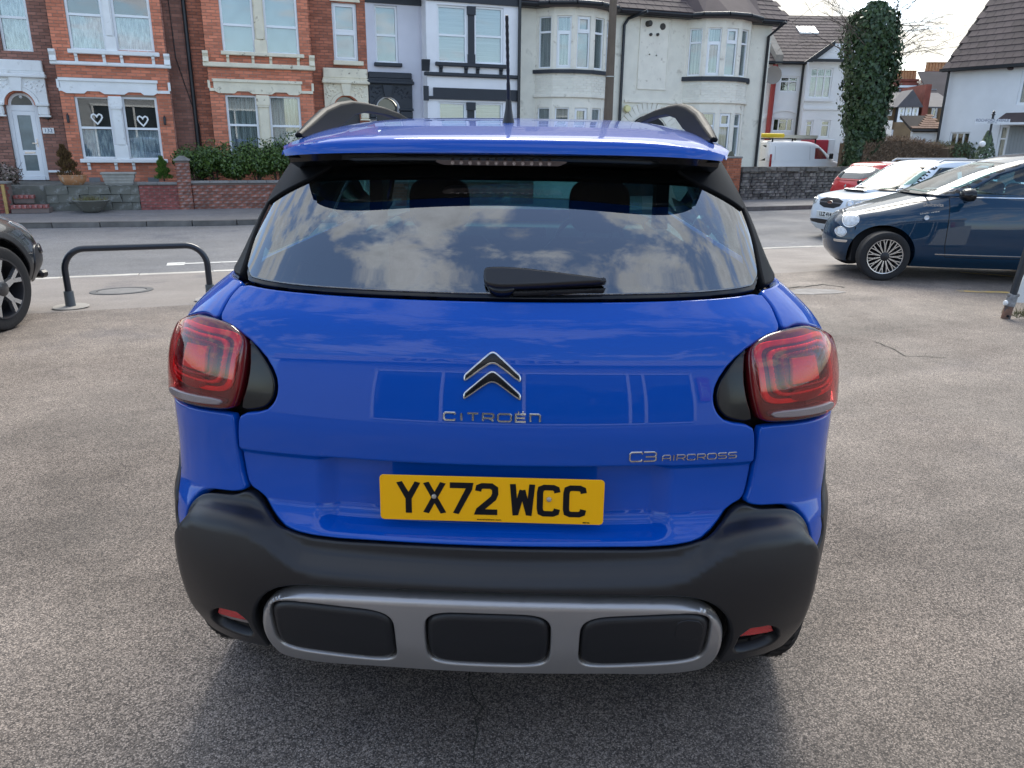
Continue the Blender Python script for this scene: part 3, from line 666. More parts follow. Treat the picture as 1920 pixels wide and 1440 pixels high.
# roof rails
for s in(1,-1):
    pts=[(.56,1.546,.548,.010,.007),(.70,1.571,.556,.016,.020),(.88,1.607,.565,.018,.026),(1.05,1.632,.567,.019,.027),(1.25,1.650,.573,.019,.024),(1.45,1.656,.570,.018,.020),(1.8,1.655,.566,.017,.018),(2.1,1.645,.560,.016,.018),(2.4,1.620,.554,.015,.020),(2.6,1.585,.550,.012,.016)]
    mb=MB(); V=[];F=[]
    for (y,z,x,hw,hh) in pts:
        kk=1.0+.9*max(0,min(1,(1.35-y)/.3))*min(1,max(0,(y-.6)/.2)); ring=[(x-hw,z-hh*kk),(x+hw,z-hh*1.05*kk),(x+hw*1.15,z-hh*.1),(x+hw*.75,z+hh*.55),(x-hw*.1,z+hh*.75),(x-hw*.8,z+hh*.45)]
        V+=[(s*a,y,b) for a,b in ring]
    n=6
    for i in range(len(pts)-1): F+=[(i*n+k,i*n+(k+1)%n,(i+1)*n+(k+1)%n,(i+1)*n+k) for k in range(n)]
    F+=[tuple(range(6)),tuple(range(len(V)-6,len(V)))]
    mb.add(V,F); rr_=mb.build('roof_rail',M_pillar,hero,smooth=35,bev=.004)
# wiper
WD=lambda u,z:.030+0*u
wp=panel('wiper',HP,[(-.032,1.237),(-.026,1.244),(.03,1.245),(.10,1.241),(.20,1.231),(.286,1.222),(.288,1.213),(.20,1.209),(.12,1.205),(.05,1.202),(.0,1.201),(-.024,1.207),(-.032,1.218)],m=mat('wiper_plastic',(.006,.006,.008),rough=.38,coat=.2),parent=hero,D=WD,grid=.01,soft=1,edge=.007,drop=.009,skirt=.014,ostep=.006)
panel('wiper_blade',HP,[(.04,1.201),(.286,1.208),(.286,1.203),(.04,1.195)],m=M_rubber,parent=wp,D=lambda u,z:.010+0*u,grid=.01,soft=0,edge=.001,drop=.001,skirt=.012)
panel('wiper_hub',HP,[(-.026,1.222),(-.02,1.202),(.0,1.192),(.04,1.193),(.055,1.205),(.04,1.222)],m=M_black,parent=wp,D=lambda u,z:.020+0*u,grid=.01,soft=2,edge=.006,drop=.006,skirt=.022,ostep=.006)
# wheels
def hub_wheel(parent,F_,x,y,z,r,wd,rr,side,style,rimmat,label=None,hubmat=None,spk=None,darkgap=None,tread=False):
    """wheel with its axis along x; side=+1 outer face towards +x. coordinates in the parent's frame"""
    wh=bpy.data.objects.new('wheel',None); COL.objects.link(wh); wh.parent=parent; b=local(parent); BASE[wh.name]=np.array([x,y,z]); wh.location=Vector((x,y,z))-Vector(b)
    if label: wh['label']=label
    h=wd/2; prof=[(rr*.98,-h*.85),(r*.9,-h),(r*.965,-h*.93),(r,-h*.72),(r,-h*.40),(r-.007,-h*.39),(r-.007,-h*.33),(r,-h*.32),(r,-.006),(r-.007,-.005),(r-.007,.005),(r,.006),(r,h*.32),(r-.007,h*.33),(r-.007,h*.39),(r,h*.40),(r,h*.72),(r*.965,h*.93),(r*.9,h),(rr*1.02,h*.88),(rr*.98,h*.80)]
    MB().lathe([(a,b_) for a,b_ in prof],56,'x',(x,y,z),closed=False).build('tyre',M_rubber,wh,smooth=32)
    if tread:
        mb=MB()
        for k in range(60):
            t=2*PI*k/60
            for sx in(-1,1):
                c_,s_=math.cos(t),math.sin(t)
                P=lambda a,rad,dt: (x+a,y+rad*math.cos(t+dt),z+rad*math.sin(t+dt))
                mb.add([P(sx*h*.74,r+.003,-.03),P(sx*h*.42,r+.003,-.015),P(sx*h*.42,r+.003,.025),P(sx*h*.74,r+.003,.012),P(sx*h*.96,r*.95,-.03),P(sx*h*.96,r*.95,.012)],[(0,1,2,3),(0,3,5,4)])
        mb.build('tread_blocks',M_rubber,wh,kind='stuff')
    o_=side; xo=x+o_*h
    MB().lathe([(rr*1.0,xo-x-o_*.012),(rr*1.0,xo-x-o_*.002),(rr*.955,xo-x-o_*.004),(rr*.93,xo-x-o_*.03),(rr*.90,xo-x-o_*wd*.75)],48,'x',(x,y,z)).build('rim',rimmat,wh,smooth=35)
    MB().lathe([(rr*.9,xo-x-o_*wd*.6),(0.0,xo-x-o_*wd*.6)],32,'x',(x,y,z)).build('brake_disc',darkgap or M_dark,wh)
    mb=MB()
    def spoke(t,w0,w1,r0,r1,tk=.014,dx0=.010,dx1=.006,lean=0):
        c_,s_=math.cos(t),math.sin(t)
        def P(rad,wid,dx,ll=0): return (xo-o_*dx,y+rad*c_-wid*s_+ll*-s_,z+rad*s_+wid*c_+ll*c_)
        mb.add([P(r0,-w0,dx0),P(r0,w0,dx0),P(r1,w1+0,dx1,lean),P(r1,-w1,dx1,lean),P(r0,-w0*1.3,dx0+tk*1.5),P(r0,w0*1.3,dx0+tk*1.5),P(r1,w1*1.3,dx1+tk*1.5,lean),P(r1,-w1*1.3,dx1+tk*1.5,lean)],[(0,1,2,3),(4,7,6,5),(0,4,5,1),(2,6,7,3),(1,5,6,2),(0,3,7,4)])
    if style=='multi':
        for k in range(15):
            t=2*PI*k/15
            spoke(t,.006,.010,rr*.25,rr*.62); spoke(t+.0,.007,.005,rr*.58,rr*.96,lean=.020); spoke(t,.007,.005,rr*.58,rr*.96,lean=-.020)
    elif style=='five':
        for k in range(5):
            t=2*PI*k/5+.25; spoke(t,.030,.020,rr*.18,rr*.60,.02); spoke(t,.018,.020,rr*.52,rr*.97,.02,lean=.050); spoke(t,.018,.020,rr*.52,rr*.97,.02,lean=-.050)
    else:
        for k in range(7): spoke(2*PI*k/7,.022,.018,rr*.2,rr*.96,.018)
    mb.build('spokes',spk or rimmat,wh,smooth=30)
    MB().lathe([(0,xo-x+o_*.006),(rr*.17,xo-x+o_*.005),(rr*.24,xo-x-o_*.002),(rr*.27,xo-x-o_*.03)],28,'x',(x,y,z)).build('wheel_hub',hubmat or rimmat,wh,smooth=35)
    return wh
M_alloy=mat('alloy_silver',(.62,.63,.64),rough=.22,metal=.9)
M_alloyd=mat('alloy_dark',(.03,.03,.033),rough=.3,coat=.5)
for s in(1,-1):
    hub_wheel(hero,HFR,s*.755,.62,.334,.334,.215,.215,s,'seven',M_alloyd,tread=True)
    hub_wheel(hero,HFR,s*.775,3.40,.334,.334,.215,.215,s,'seven',M_alloyd)
MB().box(-.55,.55,.15,3.9,.26,.32).build('underbody',M_dark,hero)
# front body: lofted bonnet and wings beyond the doors
mb=MB(); st_=[(2.95,.885,1.17),(3.05,.885,1.12),(3.25,.885,1.05),(3.5,.885,1.00),(3.8,.87,.95),(4.0,.83,.88),(4.10,.77,.76),(4.14,.70,.60),(4.12,.68,.40),(4.05,.66,.26)]
V=[];F=[];n=25
for (y,wd,zt) in st_:
    for k in range(n):
        t=PI*k/(n-1); e=.32; c_=math.cos(t); s_=math.sin(t); V.append((wd*np.sign(c_)*abs(c_)**e,y,.24+(zt-.24)*abs(s_)**(e*.8)))
for i in range(len(st_)-1): F+=[(i*n+k,i*n+k+1,(i+1)*n+k+1,(i+1)*n+k) for k in range(n-1)]
mb.add(V,F); mb.build('bonnet',M_blue,hero,smooth=50)
mb=MB().box(-.62,.62,4.02,4.155,.28,.50,c=.03); mb.build('front_bumper',M_clad,hero)
for s in(1,-1): MB().box(min(s*.45,s*.72),max(s*.45,s*.72),4.0,4.12,.66,.78,c=.02).build('headlight',mat('headlamp',(.6,.62,.65),rough=.1,coat=1),hero)
# windscreen
mb=MB(); V=[];F=[]; n=17
for i,(y,z,wd) in enumerate([(3.18,1.10,.70),(3.02,1.24,.67),(2.88,1.38,.62),(2.76,1.52,.565)]):
    for k in range(n): t=-1+2*k/(n-1); V.append((t*wd,y-.12*t*t,z))
for i in range(3): F+=[(i*n+k,i*n+k+1,(i+1)*n+k+1,(i+1)*n+k) for k in range(n-1)]
mb.add(V,F); mb.build('windscreen',M_wsg,hero,smooth=60)
# cabin
def seat(x,y,zb,w=.5,top=1.12,name='front_seat',hr=True,hz=(1.14,1.38)):
    st=MB().box(x-w/2,x+w/2,y,y+.13,zb,top,c=.05).build(name,M_seat,hero,smooth=60,bev=.02)
    MB().box(x-w/2,x+w/2,y+.05,y+.55,zb-.12,zb+.02,c=.04).build('seat_cushion',M_seat,st)
    if hr:
        V=[];mb=MB(); pts=rrect(x-.138,x+.138,hz[0],hz[1],e=3.2,n=28); mb.prism(pts,'y',y+.0,y+.10); mb.build('headrest',M_seat,st,smooth=50,bev=.025)
        mb=MB(); 
        for sx in(-.06,.06): mb.tube([(x+sx,y+.05,top-.02),(x+sx,y+.05,hz[0]+.03)],.007,8)
        mb.build('headrest_post',M_chrome,st)
seat(-.365,1.98,.62); seat(.365,1.98,.62)
MB().box(-.62,.62,1.02,1.16,.45,.99,c=.04).build('rear_seat',M_seat,hero,bev=.02)
MB().box(-.60,.60,.34,1.02,.985,1.0).build('parcel_shelf',M_trim,hero)
MB().box(-.70,.70,.30,3.05,.34,.40).build('cabin_floor',M_trim,hero)
for s in(1,-1):
    MB().box(min(s*.70,s*.76),max(s*.70,s*.76),1.1,3.0,.4,1.12,c=.02).build('door_card',M_trim,hero)
    MB().prism([(1.86,1.18),(1.98,1.18),(2.00,1.50),(1.90,1.50)],'x',s*.60,s*.655).build('door_pillar',M_trim,hero)
MB().prism([(2.78,.85),(2.74,1.02),(2.80,1.085),(2.95,1.10),(3.2,1.08),(3.2,.5),(2.9,.5)],'x',-.68,.68).build('dashboard',M_trim,hero,bev=.01)
MB().box(-.13,.13,2.755,2.775,.985,1.085,c=.006).build('centre_screen',mat('screen_glass',(.01,.012,.016),rough=.15,coat=.5),hero)
sw=MB(); sw.tube([(.365+.185*math.cos(t),2.62-.06*math.sin(t)*1.0,1.0+.185*math.sin(t)) for t in np.linspace(0,2*PI,33)],.014,8,cap=False); 
sw.tube([(.20,2.62,1.0),(.53,2.62,1.0)],.016,8); sw.tube([(.365,2.62,1.0),(.365,2.66,.83)],.016,8); sw.build('steering_wheel',M_trim,hero,smooth=60)
MB().box(-.11,.11,2.72,2.745,1.415,1.475,c=.012).build('rear_view_mirror',M_trim,hero)
MB().prism([(.42,1.49),(.6,1.52),(1.4,1.565),(2.3,1.56),(2.72,1.505),(2.72,1.49),(2.3,1.545),(1.4,1.55),(.6,1.505)],'x',-.54,.54).build('headlining',M_trim,hero)
for s in(1,-1):
    mb=MB().box(min(s*.90,s*1.06),max(s*.90,s*1.06),2.78,2.90,1.03,1.16,c=.03); mb.build('door_mirror',M_black,hero,smooth=50,bev=.02)
# ------------------------------------------------------------------ the street frame and the ground
ST=Frame(0,24.5,20)
def asphalt(name,c1,c2,cdark,scale,bump=.5,big=(.35,1.6),amt=.25,rough=.75,wet=None,speck=.5):
    m=bpy.data.materials.new(name); m.use_nodes=True; nt=m.node_tree; N=nt.nodes; L=nt.links; b=N['Principled BSDF']; b.inputs['Specular IOR Level'].default_value=.35
    tc=N.new('ShaderNodeTexCoord'); vec=tc.outputs['Object']
    vo=N.new('ShaderNodeTexVoronoi'); vo.inputs['Scale'].default_value=scale; L.new(vec,vo.inputs['Vector'])
    sep=N.new('ShaderNodeSeparateColor'); L.new(vo.outputs['Color'],sep.inputs[0])
    cr=N.new('ShaderNodeValToRGB'); L.new(sep.outputs[0],cr.inputs[0]); e=cr.color_ramp.elements
    e[0].position=0; e[0].color=(*cdark,1); e[1].position=1; e[1].color=(*c2,1)
    for p,c in((.30,c1),(.72,tuple((x+y)/2 for x,y in zip(c1,c2)))): k=e.new(p); k.color=(*c,1)
    # gaps between stones
    gp=N.new('ShaderNodeMapRange'); L.new(vo.outputs['Distance'],gp.inputs[0]); gp.inputs[1].default_value=.25; gp.inputs[2].default_value=.62; gp.inputs[3].default_value=1; gp.inputs[4].default_value=1-speck
    v1=N.new('ShaderNodeVectorMath'); v1.operation='SCALE'; L.new(cr.outputs[0],v1.inputs[0]); L.new(gp.outputs[0],v1.inputs['Scale'])
    def noise(sc,det,ro=.6,st=None):
        n=N.new('ShaderNodeTexNoise'); n.inputs['Scale'].default_value=sc; n.inputs['Detail'].default_value=det; n.inputs['Roughness'].default_value=ro
        if st:
            mp=N.new('ShaderNodeMapping'); mp.inputs['Scale'].default_value=st; L.new(vec,mp.inputs[0]); L.new(mp.outputs[0],n.inputs['Vector'])
        else: L.new(vec,n.inputs['Vector'])
        return n.outputs['Fac']
    cur=v1.outputs[0]
    for sc,am,st in((big[0],amt,None),(big[1],amt*.6,None),(6.0,amt*.35,None),(1.1,amt*.5,(.25,2.2,1))):
        mr=N.new('ShaderNodeMapRange'); L.new(noise(sc,5,st=st),mr.inputs[0]); mr.inputs[1].default_value=.33; mr.inputs[2].default_value=.67; mr.inputs[3].default_value=1-am; mr.inputs[4].default_value=1+am
        v=N.new('ShaderNodeVectorMath'); v.operation='SCALE'; L.new(cur,v.inputs[0]); L.new(mr.outputs[0],v.inputs['Scale']); cur=v.outputs[0]
    # dark dirt patches
    mr=N.new('ShaderNodeMapRange'); mr.interpolation_type='SMOOTHSTEP'; L.new(noise(.7,7,.65),mr.inputs[0]); mr.inputs[1].default_value=.54; mr.inputs[2].default_value=.72
    mx=N.new('ShaderNodeMix'); mx.data_type='RGBA'; L.new(mr.outputs[0],mx.inputs[0]); L.new(cur,mx.inputs[6])
    vv=N.new('ShaderNodeVectorMath'); vv.operation='MULTIPLY'; L.new(cur,vv.inputs[0]); vv.inputs[1].default_value=(.66,.68,.74); L.new(vv.outputs[0],mx.inputs[7])
    L.new(mx.outputs[2],b.inputs['Base Color'])
    rr=N.new('ShaderNodeMapRange'); L.new(noise(.9,5),rr.inputs[0]); rr.inputs[1].default_value=.35; rr.inputs[2].default_value=.65; rr.inputs[3].default_value=rough-.14; rr.inputs[4].default_value=rough+.08; L.new(rr.outputs[0],b.inputs['Roughness'])
    bp=N.new('ShaderNodeBump'); bp.inputs['Strength'].default_value=bump; bp.inputs['Distance'].default_value=.6/scale; bp.invert=True; L.new(vo.outputs['Distance'],bp.inputs['Height']); L.new(bp.outputs[0],b.inputs['Normal'])
    return m
M_fore=asphalt('forecourt_chippings',(.150,.124,.105),(.46,.385,.325),(.065,.056,.050),240,bump=.55,amt=.27,speck=.45)
M_pave=asphalt('pavement_asphalt',(.25,.222,.20),(.33,.295,.268),(.18,.16,.148),220,bump=.3,amt=.10,rough=.8,speck=.25)
M_road=asphalt('road_asphalt',(.17,.17,.175),(.28,.28,.285),(.10,.10,.105),130,bump=.4,amt=.12,rough=.85,speck=.35)
M_pave2=asphalt('far_pavement_asphalt',(.20,.19,.185),(.28,.265,.26),(.14,.135,.13),200,bump=.2,amt=.14,rough=.8,speck=.2)
KF=[(-45,-3.9),(-12.7,-4.35),(-8.6,-4.75),(5.8,-4.02),(16,-3.35),(45,-1.9)]
def kfv(a): return float(np.interp(a,[k[0] for k in KF],[k[1] for k in KF]))
def strip(name,m,la,lb,za,zb,a0=-45,a1=45,n=46,kind='structure',cat=None):
    A=np.linspace(a0,a1,n); mb=MB(); V=[]
    f=lambda q,a:q(a) if callable(q) else q
    for a in A: V+=[(a,f(la,a),f(za,a)),(a,f(lb,a),f(zb,a))]
    mb.add(V,[(2*i,2*i+2,2*i+3,2*i+1) for i in range(n-1)])
    return mb.world(name,m,ST,kind=kind,base=(0,0,0))
strip('forecourt',M_fore,-60,-15.1,0,0)
EDGE=lambda a:-15.1+.03*math.sin(a*1.7)
strip('near_pavement',M_pave,-15.1,-11.98,0,-.17)
strip('road',M_road,-11.85,lambda a:kfv(a),-.19,-.272)
strip('far_pavement',M_pave2,lambda a:kfv(a)+.14,-1.95,-.158,-.118)
strip('garden_ground',mat('garden_paving',(.17,.16,.15),rough=.85,var=.2,vscale=2),-1.95,70,-.118,-.118)
MB().add([(-400,-400,-.42),(400,-400,-.42),(400,500,-.42),(-400,500,-.42)],[(0,1,2,3)]).world('ground',mat('far_ground',(.12,.12,.11),rough=.9),WORLD,kind='structure',base=(0,0,0))
# kerbs: base strip with single kerb stones
def kerb(name,vf,z0f,ztop,wd,mcol,a0=-16,a1=16,depth=.16,ln=.915):
    m=mat(name+'_stone',mcol,rough=.85,var=.22,vscale=5,bump=.3,bscale=60,isl=.14)
    k=strip(name,M_dark,lambda a:vf(a)+.006,lambda a:vf(a)+wd-.006,ztop-.02,ztop-.02)
    items=[]; a=a0
    while a<a1:
        ang=math.atan2(vf(a+ln)-vf(a),ln); items.append(((a+ln/2,vf(a+ln/2)+wd/2,ztop-depth/2+random.uniform(-.004,.004)),(ln-.012,wd,depth),ang)); a+=ln
    BASE[k.name]=np.zeros(3); pieces('kerb_stone',k,m,ST,items); return k
kerb('far_kerb',kfv,None,-.152,.14,(.135,.125,.115),a0=-22,a1=22)
kerb('near_kerb',lambda a:-11.98,None,-.166,.13,(.46,.43,.38))
# parking bay marking and yellow lines on the road / forecourt (painted sheets, 4 mm up)
M_wpaint=mat('white_road_paint',(.62,.61,.57),rough=.7,col2=(.3,.3,.3),c2scale=14,c2w=(.52,.7),var=.1)
a0,v0=ST.G(330,495,-.2); a1,v1=ST.G(455,492.5,-.2)
mb=MB(); zl=-.2055+.02
def rz(v): return -.19+(-.272+.19)*(v+11.85)/(7.3)+.004
mb=MB(); mb.add([(a0,v0-.05,rz(v0-.05)),(a0+5,v0-.05,rz(v0-.05)),(a0+5,v0+.05,rz(v0+.05)),(a0,v0+.05,rz(v0+.05))],[(0,1,2,3)])
mb.add([(a0-.12,v0-.16,rz(v0-.16)),(a0+.12,v0-.16,rz(v0-.16)),(a0+.12,v0+.14,rz(v0+.14)),(a0-.12,v0+.14,rz(v0+.14))],[(0,1,2,3)])
mb.world('bay_marking',M_wpaint,ST,kind='structure',base=(0,0,0))
M_ypaint=mat('yellow_paint',(.50,.33,.09),rough=.8,col2=(.24,.21,.17),c2scale=9,c2w=(.42,.62))
for (p,q) in(((1800,511),(1918,520)),((1795,546),(1895,549))):
    A=WORLD.G(*p);B=WORLD.G(*q); d=np.array(B)-np.array(A); n_=np.array([-d[1],d[0]]); n_/=np.linalg.norm(n_); w_=.05
    B=tuple(np.array(A)+d*2.5)
    MB().add([(A[0]-n_[0]*w_,A[1]-n_[1]*w_,.004),(B[0]-n_[0]*w_,B[1]-n_[1]*w_,.004),(B[0]+n_[0]*w_,B[1]+n_[1]*w_,.004),(A[0]+n_[0]*w_,A[1]+n_[1]*w_,.004)],[(0,1,2,3)]).world('yellow_bay_line',M_ypaint,WORLD,kind='structure',base=(0,0,0))
# manhole cover in the near pavement
ma,mv=ST.G(228,541,-.05); zp=-.17*(mv+15.1)/3.12
tilt=-math.atan(.17/3.12)
mh=thing('manhole_cover','round worn iron manhole cover set in the pavement behind the black hoop barrier','manhole cover',ST,(ma,mv,zp))
sl_=lambda mb:mb
def tiltz(mb): mb.v=[(x,y,z-.17/3.12*(y-mv)) for x,y,z in mb.v]; return mb
tiltz(MB().lathe([(0,.006),(.24,.006),(.245,.003),(.25,-.01)],36,'z',(ma,mv,zp))).build('cover_plate',mat('worn_iron',(.16,.155,.15),rough=.6,var=.2,vscale=8,bump=.4,bscale=30),mh)
tiltz(MB().lathe([(.252,-.01),(.255,.008),(.32,.008),(.325,-.01)],36,'z',(ma,mv,zp))).build('cover_frame',mat('manhole_frame',(.085,.085,.085),rough=.7),mh)
# pale repair patch in the forecourt by the navy car, and cracks
def blobpoly(c,rx,ry,ang,seed,n=26):
    rr=random.Random(seed); ca,sa=math.cos(ang),math.sin(ang); out=[]
    for k in range(n):
        t=2*PI*k/n; q=1+rr.uniform(-.16,.16); x=rx*q*math.cos(t); y=ry*q*math.sin(t); out.append((c[0]+x*ca-y*sa,c[1]+x*sa+y*ca,.004))
    return out
pc=WORLD.G(1528,547); P=blobpoly(pc,.34,.16,.25,4); MB().add(P,[tuple(range(len(P)))]).world('repair_patch',mat('pale_patch',(.27,.25,.23),rough=.9,var=.2,vscale=9,bump=.3,bscale=120),WORLD,kind='structure',base=(0,0,0))
M_crack=mat('crack_fill',(.045,.045,.035),rough=1,var=.4,vscale=12)
def crack(px,seed,w=.010):
    rr=random.Random(seed); pts=[WORLD.G(*p) for p in px]; out=[]
    for (a,b) in zip(pts[:-1],pts[1:]):
        n=max(3,int(math.hypot(b[0]-a[0],b[1]-a[1])/.06))
        for k in range(n): out.append((a[0]+(b[0]-a[0])*k/n+rr.gauss(0,.010),a[1]+(b[1]-a[1])*k/n+rr.gauss(0,.010)))
    mb=MB()
    for q in ribbon(out,w): mb.add([(p.x,p.y,.0045) for p in q],[(0,1,2,3)])
    mb.world('tarmac_crack',M_crack,WORLD,kind='structure',base=(0,0,0))
crack([(1455,543),(1500,538),(1545,534),(1600,541)],2,.022); crack([(880,1262),(893,1330),(885,1400),(905,1438)],3,.003); crack([(1640,640),(1700,668),(1790,672)],5,.008)
# ------------------------------------------------------------------ house kit
def rect(F,pl,pr,pt,pb,v):
    ym=(pt+pb)/2; xm=(pl+pr)/2
    return F.L(pl,ym,v)[0],F.L(pr,ym,v)[0],F.L(xm,pb,v)[1],F.L(xm,pt,v)[1]
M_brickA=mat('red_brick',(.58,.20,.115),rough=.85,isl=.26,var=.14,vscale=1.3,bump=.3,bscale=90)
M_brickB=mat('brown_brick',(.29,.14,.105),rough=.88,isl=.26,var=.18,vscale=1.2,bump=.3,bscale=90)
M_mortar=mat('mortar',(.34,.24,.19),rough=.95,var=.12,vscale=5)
M_mortarB=mat('dark_mortar',(.18,.14,.125),rough=.95,var=.12,vscale=5)
M_stucco=mat('white_stucco',(.78,.79,.78),rough=.75,var=.06,vscale=3,col2=(.40,.38,.33),c2scale=5,c2w=(.60,.78))
M_stuccoO=mat('stained_stucco',(.74,.68,.53),rough=.8,var=.1,vscale=3,col2=(.16,.12,.08),c2scale=7,c2w=(.58,.74),bump=.3,bscale=25)
M_upvc=mat('white_frame',(.80,.82,.84),rough=.35)
M_renderW=mat('white_render',(.78,.78,.80),rough=.8,var=.04,vscale=2)
M_renderG=mat('lilac_render',(.62,.62,.68),rough=.8,var=.04,vscale=2)
M_blackp=mat('slate_black_paint',(.022,.027,.036),rough=.6,var=.1)
M_creamR=mat('pebble_dash',(.76,.73,.63),rough=.95,var=.08,vscale=2.2,bump=.9,bscale=45,col2=(.42,.39,.32),c2scale=2.2,c2w=(.55,.75))
M_cream=mat('cream_stucco',(.78,.74,.64),rough=.8,var=.06,vscale=3,col2=(.40,.35,.28),c2scale=5,c2w=(.58,.78))
M_creamb=mat('painted_brick',(.76,.73,.64),rough=.8,isl=.05,var=.08,vscale=2.5,col2=(.45,.38,.32),c2scale=6,c2w=(.60,.78))
M_pipe=mat('black_pipe',(.012,.014,.018),rough=.4)
M_pane=glass('window_pane',(.80,.84,.84),ior=1.75)
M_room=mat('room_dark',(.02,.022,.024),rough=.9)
M_tile=mat('concrete_tile',(.062,.044,.044),rough=.8,isl=.22,var=.2,vscale=1.5,bump=.3,bscale=40)
M_tiled=mat('roof_underlay',(.02,.016,.016),rough=.95)
def curtain_mat(name,kind):
    if name in MATS: return MATS[name]
    m=bpy.data.materials.new(name); m.use_nodes=True; nt=m.node_tree; N=nt.nodes; L=nt.links; b=N['Principled BSDF']; b.inputs['Roughness'].default_value=.9
    tc=N.new('ShaderNodeTexCoord'); mp=N.new('ShaderNodeMapping'); L.new(tc.outputs['Object'],mp.inputs[0])
    n=N.new('ShaderNodeTexNoise'); L.new(mp.outputs[0],n.inputs['Vector']); cr=N.new('ShaderNodeMapRange'); L.new(n.outputs['Fac'],cr.inputs[0])
    mx=N.new('ShaderNodeMix'); mx.data_type='RGBA'; L.new(cr.outputs[0],mx.inputs[0]); L.new(mx.outputs[2],b.inputs['Base Color'])
    if kind=='lace': mp.inputs['Scale'].default_value=(1,1,.22); n.inputs['Scale'].default_value=22; n.inputs['Detail'].default_value=5; cr.inputs[1].default_value=.38; cr.inputs[2].default_value=.62; ca,cb=(.42,.47,.55),(.95,.97,1.0)
    elif kind=='net': mp.inputs['Scale'].default_value=(1,1,.03); n.inputs['Scale'].default_value=26; n.inputs['Detail'].default_value=2; cr.inputs[1].default_value=.40; cr.inputs[2].default_value=.60; ca,cb=(.30,.33,.32),(.68,.70,.68)
    elif kind=='blind': mp.inputs['Scale'].default_value=(.01,1,1); n.inputs['Scale'].default_value=60; cr.inputs[1].default_value=.4; cr.inputs[2].default_value=.6; ca,cb=(.60,.66,.70),(.80,.84,.87)
    else: mp.inputs['Scale'].default_value=(1,1,1); n.inputs['Scale'].default_value=1.4; cr.inputs[1].default_value=.4; cr.inputs[2].default_value=.6; ca,cb=(.50,.56,.56),(.68,.74,.74)
    mx.inputs[6].default_value=(*ca,1); mx.inputs[7].default_value=(*cb,1)
    MATS[name]=m; return m
CUR={k:curtain_mat('curtain_'+k,k) for k in('lace','net','blind','plain')}
def wallgrid(a0,a1,z0,z1,v0,v1,holes,mb=None):
    mb=mb or MB(); As=sorted({a0,a1,*[min(max(x,a0),a1) for h in holes for x in h[:2]]}); Zs=sorted({z0,z1,*[min(max(x,z0),z1) for h in holes for x in h[2:]]})
    for i in range(len(As)-1):
        run=None
        for j in range(len(Zs)-1):
            ca=(As[i]+As[i+1])/2; cz=(Zs[j]+Zs[j+1])/2
            solid=not any(h[0]<ca<h[1] and h[2]<cz<h[3] for h in holes)
            if solid: run=[Zs[j],Zs[j+1]] if run is None else [run[0],Zs[j+1]]
            if (not solid or j==len(Zs)-2) and run: mb.box(As[i],As[i+1],v0,v1,run[0],run[1]); run=None
    return mb
def winset(parent,r,v,trans=(.5,),T=None,cur='net',half=None,fw_=.055,fm=None,casem=(),depth=.07,mull=(),curtop=None,bars=True):
    """window in the opening r=(a0,a1,z0,z1) on plane v (looking face)"""
    a0,a1,z0,z1=r; fm=fm or M_upvc; T=T or (lambda m:m)
    mb=MB(); mb.box(a0,a0+fw_,v,v+depth,z0,z1); mb.box(a1-fw_,a1,v,v+depth,z0,z1); mb.box(a0+fw_,a1-fw_,v,v+depth,z0,z0+fw_); mb.box(a0+fw_,a1-fw_,v,v+depth,z1-fw_,z1)
    wf=T(mb).build('window',fm,parent,bev=.006)
    zs_=[z0+fw_]+[z0+(z1-z0)*t for t in trans]+[z1-fw_]
    for t in trans: zt=z0+(z1-z0)*t; T(MB().box(a0+fw_,a1-fw_,v-.006,v+depth,zt-.028,zt+.028)).build('transom',fm,wf)
    for q in mull: aq=a0+(a1-a0)*q; T(MB().box(aq-.025,aq+.025,v+.003,v+depth,z0+fw_,z1-fw_)).build('mullion',fm,wf)
    for i in range(len(zs_)-1):
        lo=zs_[i]+(.028 if i else 0); hi=zs_[i+1]-(.028 if i<len(zs_)-2 else 0)
        T(MB().box(a0+fw_,a1-fw_,v+.035,v+.041,lo,hi)).build('pane',M_pane,wf)
        if i in casem:
            g=MB(); x0,x1=a0+fw_,a1-fw_; k=.045; g.box(x0,x0+k,v-.012,v+.03,lo,hi); g.box(x1-k,x1,v-.012,v+.03,lo,hi); g.box(x0+k,x1-k,v-.012,v+.03,lo,lo+k); g.box(x0+k,x1-k,v-.012,v+.03,hi-k,hi); T(g).build('casement',fm,wf)
    if cur:
        top=z1-fw_ if curtop is None else z0+(z1-z0)*curtop
        # gathered cloth: a zig-zag sheet
        g=MB(); n=24; V=[]
        for i in range(n+1):
            a=a0+fw_*.5+(a1-a0-fw_)*i/n; vv=v+depth-.01+(.012 if i%2 else -.012)*(0 if cur in('blind','plain') else 1); V+=[(a,vv,z0+fw_),(a,vv,top)]
        g.add(V,[(2*i,2*i+2,2*i+3,2*i+1) for i in range(n)]); T(g).build('net_curtain' if cur!='blind' else 'blind',CUR[cur],wf)
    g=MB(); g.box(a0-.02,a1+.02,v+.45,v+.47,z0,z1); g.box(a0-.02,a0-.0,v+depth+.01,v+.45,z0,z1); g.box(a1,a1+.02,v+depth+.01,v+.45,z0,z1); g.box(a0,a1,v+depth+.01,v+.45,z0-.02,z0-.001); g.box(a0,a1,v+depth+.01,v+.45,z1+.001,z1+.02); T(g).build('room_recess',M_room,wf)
    return wf
